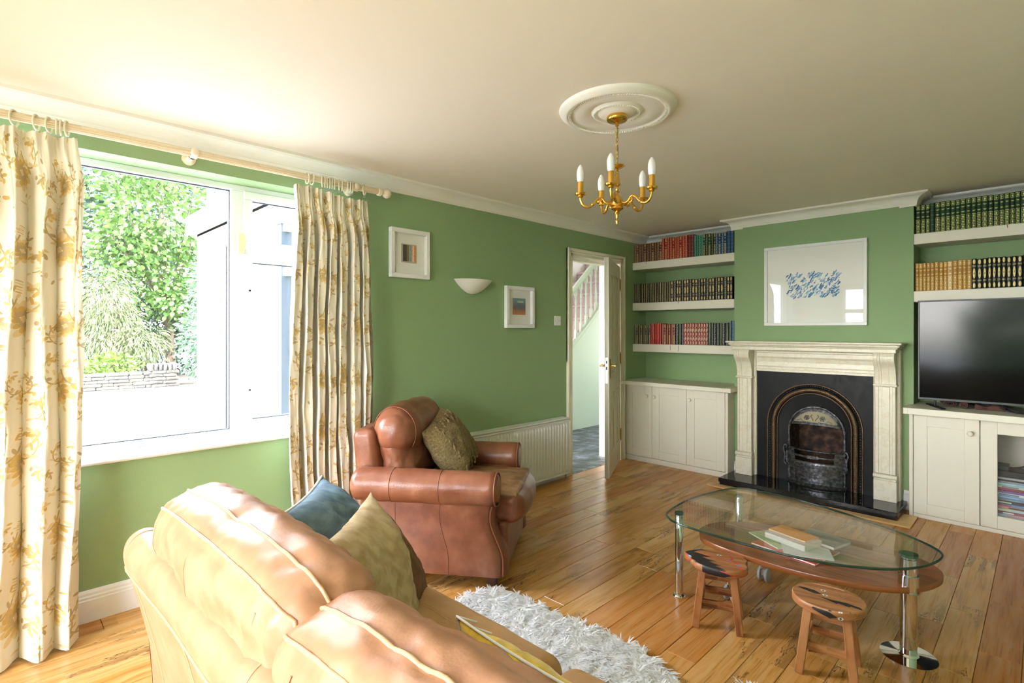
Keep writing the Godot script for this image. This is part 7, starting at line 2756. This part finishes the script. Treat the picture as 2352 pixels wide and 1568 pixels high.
	tree("bamboo_clump", "feathery yellow-green arching shrub behind the stone wall", "shrub", Vector3(-18.3, -0.15, -2.5), [[Vector3(0.0, 1.5, 0.0), Vector3(0.7, 1.1, 0.75)], [Vector3(0.2, 2.4, 0.25), Vector3(0.7, 0.8, 0.75)], [Vector3(0.4, 1.1, -0.6), Vector3(0.6, 0.6, 0.7)]], 6000, 0.15, c255(88, 98, 56), c255(128, 132, 88), 703, 1.6, 0.22)
	tree("laurel_shrub", "glossy pale-leaved shrub against the porch end", "shrub", Vector3(-15.4, -0.15, -4.15), [[Vector3(0, 1.3, 0.0), Vector3(0.8, 1.2, 0.65)], [Vector3(0, 2.6, -0.15), Vector3(0.8, 0.9, 0.6)]], 3200, 0.16, c255(60, 88, 58), c255(124, 140, 116), 704, 1.8, 0.45)
	tree("ivy_bank", "dark low undergrowth beneath the trees", "undergrowth", Vector3(-20.2, -0.15, -3.6), [[Vector3(0, 0.6, 0.0), Vector3(0.9, 0.9, 3.0)], [Vector3(0.3, 1.7, -0.4), Vector3(0.9, 0.8, 1.6)]], 5000, 0.11, c255(22, 42, 26), c255(46, 74, 44), 705, 0.6, 1.0)
	tree("copse_tree", "pale green tree further along the drive", "tree", Vector3(-20.5, -0.15, 1.4), [[Vector3(0, 3.0, 0), Vector3(1.8, 2.0, 2.2)], [Vector3(0, 5.8, 0), Vector3(1.8, 1.9, 2.2)], [Vector3(0, 1.2, 0.4), Vector3(1.4, 1.2, 1.8)]], 6500, 0.17, c255(50, 80, 38), c255(92, 120, 66), 706, 2.4, 1.0)
	tree("copse_tree", "deep green tree standing behind the porch wing", "tree", Vector3(-19.5, -0.15, -8.8), [[Vector3(0, 3.0, 0), Vector3(2.0, 2.4, 2.4)], [Vector3(0, 6.2, 0), Vector3(1.8, 2.0, 2.2)]], 4500, 0.2, c255(40, 68, 36), c255(80, 108, 60), 707, 2.4, 1.0)
	tree("garden_shrub", "green shrub beyond the rear window", "shrub", Vector3(-0.3, -0.15, 6.2), [[Vector3(0, 1.3, 0), Vector3(1.1, 1.3, 1.0)]], 3000, 0.14, c255(50, 90, 36), c255(90, 126, 60), 708, 0.8, 1.0)
	g = G.new()
	g.bx(Vector3(-21.5, -0.3, -14), Vector3(-16.7, -0.10, 8), 0.02)
	struct("ground_bed", g, M.soil)

# a plant: trunk and branches inside clouds of leaves. slim narrows the leaves
func tree(called: String, label: String, cat: String, at: Vector3, blobs: Array, count: int, size: float, dark: Color, light: Color, sd: int, trunk: float, slim: float) -> void:
	var t := thing(called, label, cat, at)
	var r := RandomNumberGenerator.new()
	r.seed = sd
	var g := G.new()
	var top: Vector3 = blobs[0][0]
	g.tube([Vector3(0, -0.05, 0), Vector3(top.x * 0.4 + 0.03, trunk * 0.5, top.z * 0.4), Vector3(top.x, top.y, top.z)], [0.045 * trunk + 0.02, 0.035 * trunk + 0.015, 0.02], 8)
	for b in blobs:
		for k in 5:
			var d := Vector3(r.randf_range(-1, 1), r.randf_range(-0.6, 1), r.randf_range(-1, 1)).normalized()
			var e: Vector3 = b[0] + d * b[1] * 0.85
			var s := Vector3(top.x * 0.5, min(trunk * 0.7, e.y * 0.6), top.z * 0.5)
			g.tube([s, s.lerp(e, 0.5) + Vector3(0, 0.1, 0), e], [0.03, 0.02, 0.006], 5)
	part("branches", g, M.bark, t)
	g = G.new()
	g.sg = 1
	var w := 0.32 * maxf(slim, 0.16)
	var L := [[Vector3(0, 0, 0), Vector3(0, 0, 0)], [Vector3(-w, 0.04, 0.30), Vector3(w, 0.04, 0.30)], [Vector3(-w * 0.9, 0.02, 0.62), Vector3(w * 0.9, 0.02, 0.62)], [Vector3(0, -0.08, 1.0), Vector3(0, -0.08, 1.0)]]
	var mid := [Vector3.ZERO, Vector3(0, 0, 0.30), Vector3(0, -0.02, 0.62), Vector3(0, -0.08, 1.0)]
	for i in 3:
		g.quad(L[i][0], mid[i], mid[i + 1], L[i + 1][0])
		g.quad(mid[i], L[i][1], L[i + 1][1], mid[i + 1])
	var leaf := g.done()
	var mm := MultiMesh.new()
	mm.transform_format = MultiMesh.TRANSFORM_3D
	mm.use_colors = true
	mm.mesh = leaf
	mm.instance_count = count
	var vol := 0.0
	var cum := []
	for b in blobs:
		vol += b[1].x * b[1].y + b[1].y * b[1].z + b[1].x * b[1].z
		cum.append(vol)
	var nn := noise(sd, 0.9, 2)
	var i := 0
	while i < count:
		var pick := r.randf() * vol
		var bi := 0
		while cum[bi] < pick:
			bi += 1
		var b: Array = blobs[bi]
		var d := Vector3(r.randfn(), r.randfn(), r.randfn()).normalized()
		var lump := 1.0 + 0.45 * nn.get_noise_3dv(d * 2.2 + b[0])
		var p: Vector3 = b[0] + d * b[1] * lump * pow(r.randf(), 0.33)
		if p.y < 0.03:
			p.y = r.randf_range(0.03, 0.3)
		var out := (d + Vector3(r.randf_range(-0.7, 0.7), r.randf_range(-0.9, 0.5), r.randf_range(-0.7, 0.7))).normalized()
		if slim < 0.3:
			out = (out + Vector3(0, -0.9, 0)).normalized()
		var B := Basis.looking_at(-out, Vector3.UP if absf(out.y) < 0.95 else Vector3.RIGHT) * Basis(Vector3.BACK, r.randf_range(-1.2, 1.2))
		mm.set_instance_transform(i, Transform3D(B.scaled(Vector3.ONE * size * r.randf_range(0.7, 1.35)), p))
		var c := dark.lerp(light, clampf(r.randf() * 0.8 + 0.5 * nn.get_noise_3dv(p * 2.0), 0.0, 1.0))
		mm.set_instance_color(i, c.srgb_to_linear())
		i += 1
	var f := MultiMeshInstance3D.new()
	f.name = "leaves"
	f.multimesh = mm
	f.material_override = M.leaf
	f.set_meta("kind", "stuff")
	t.add_child(f, true)
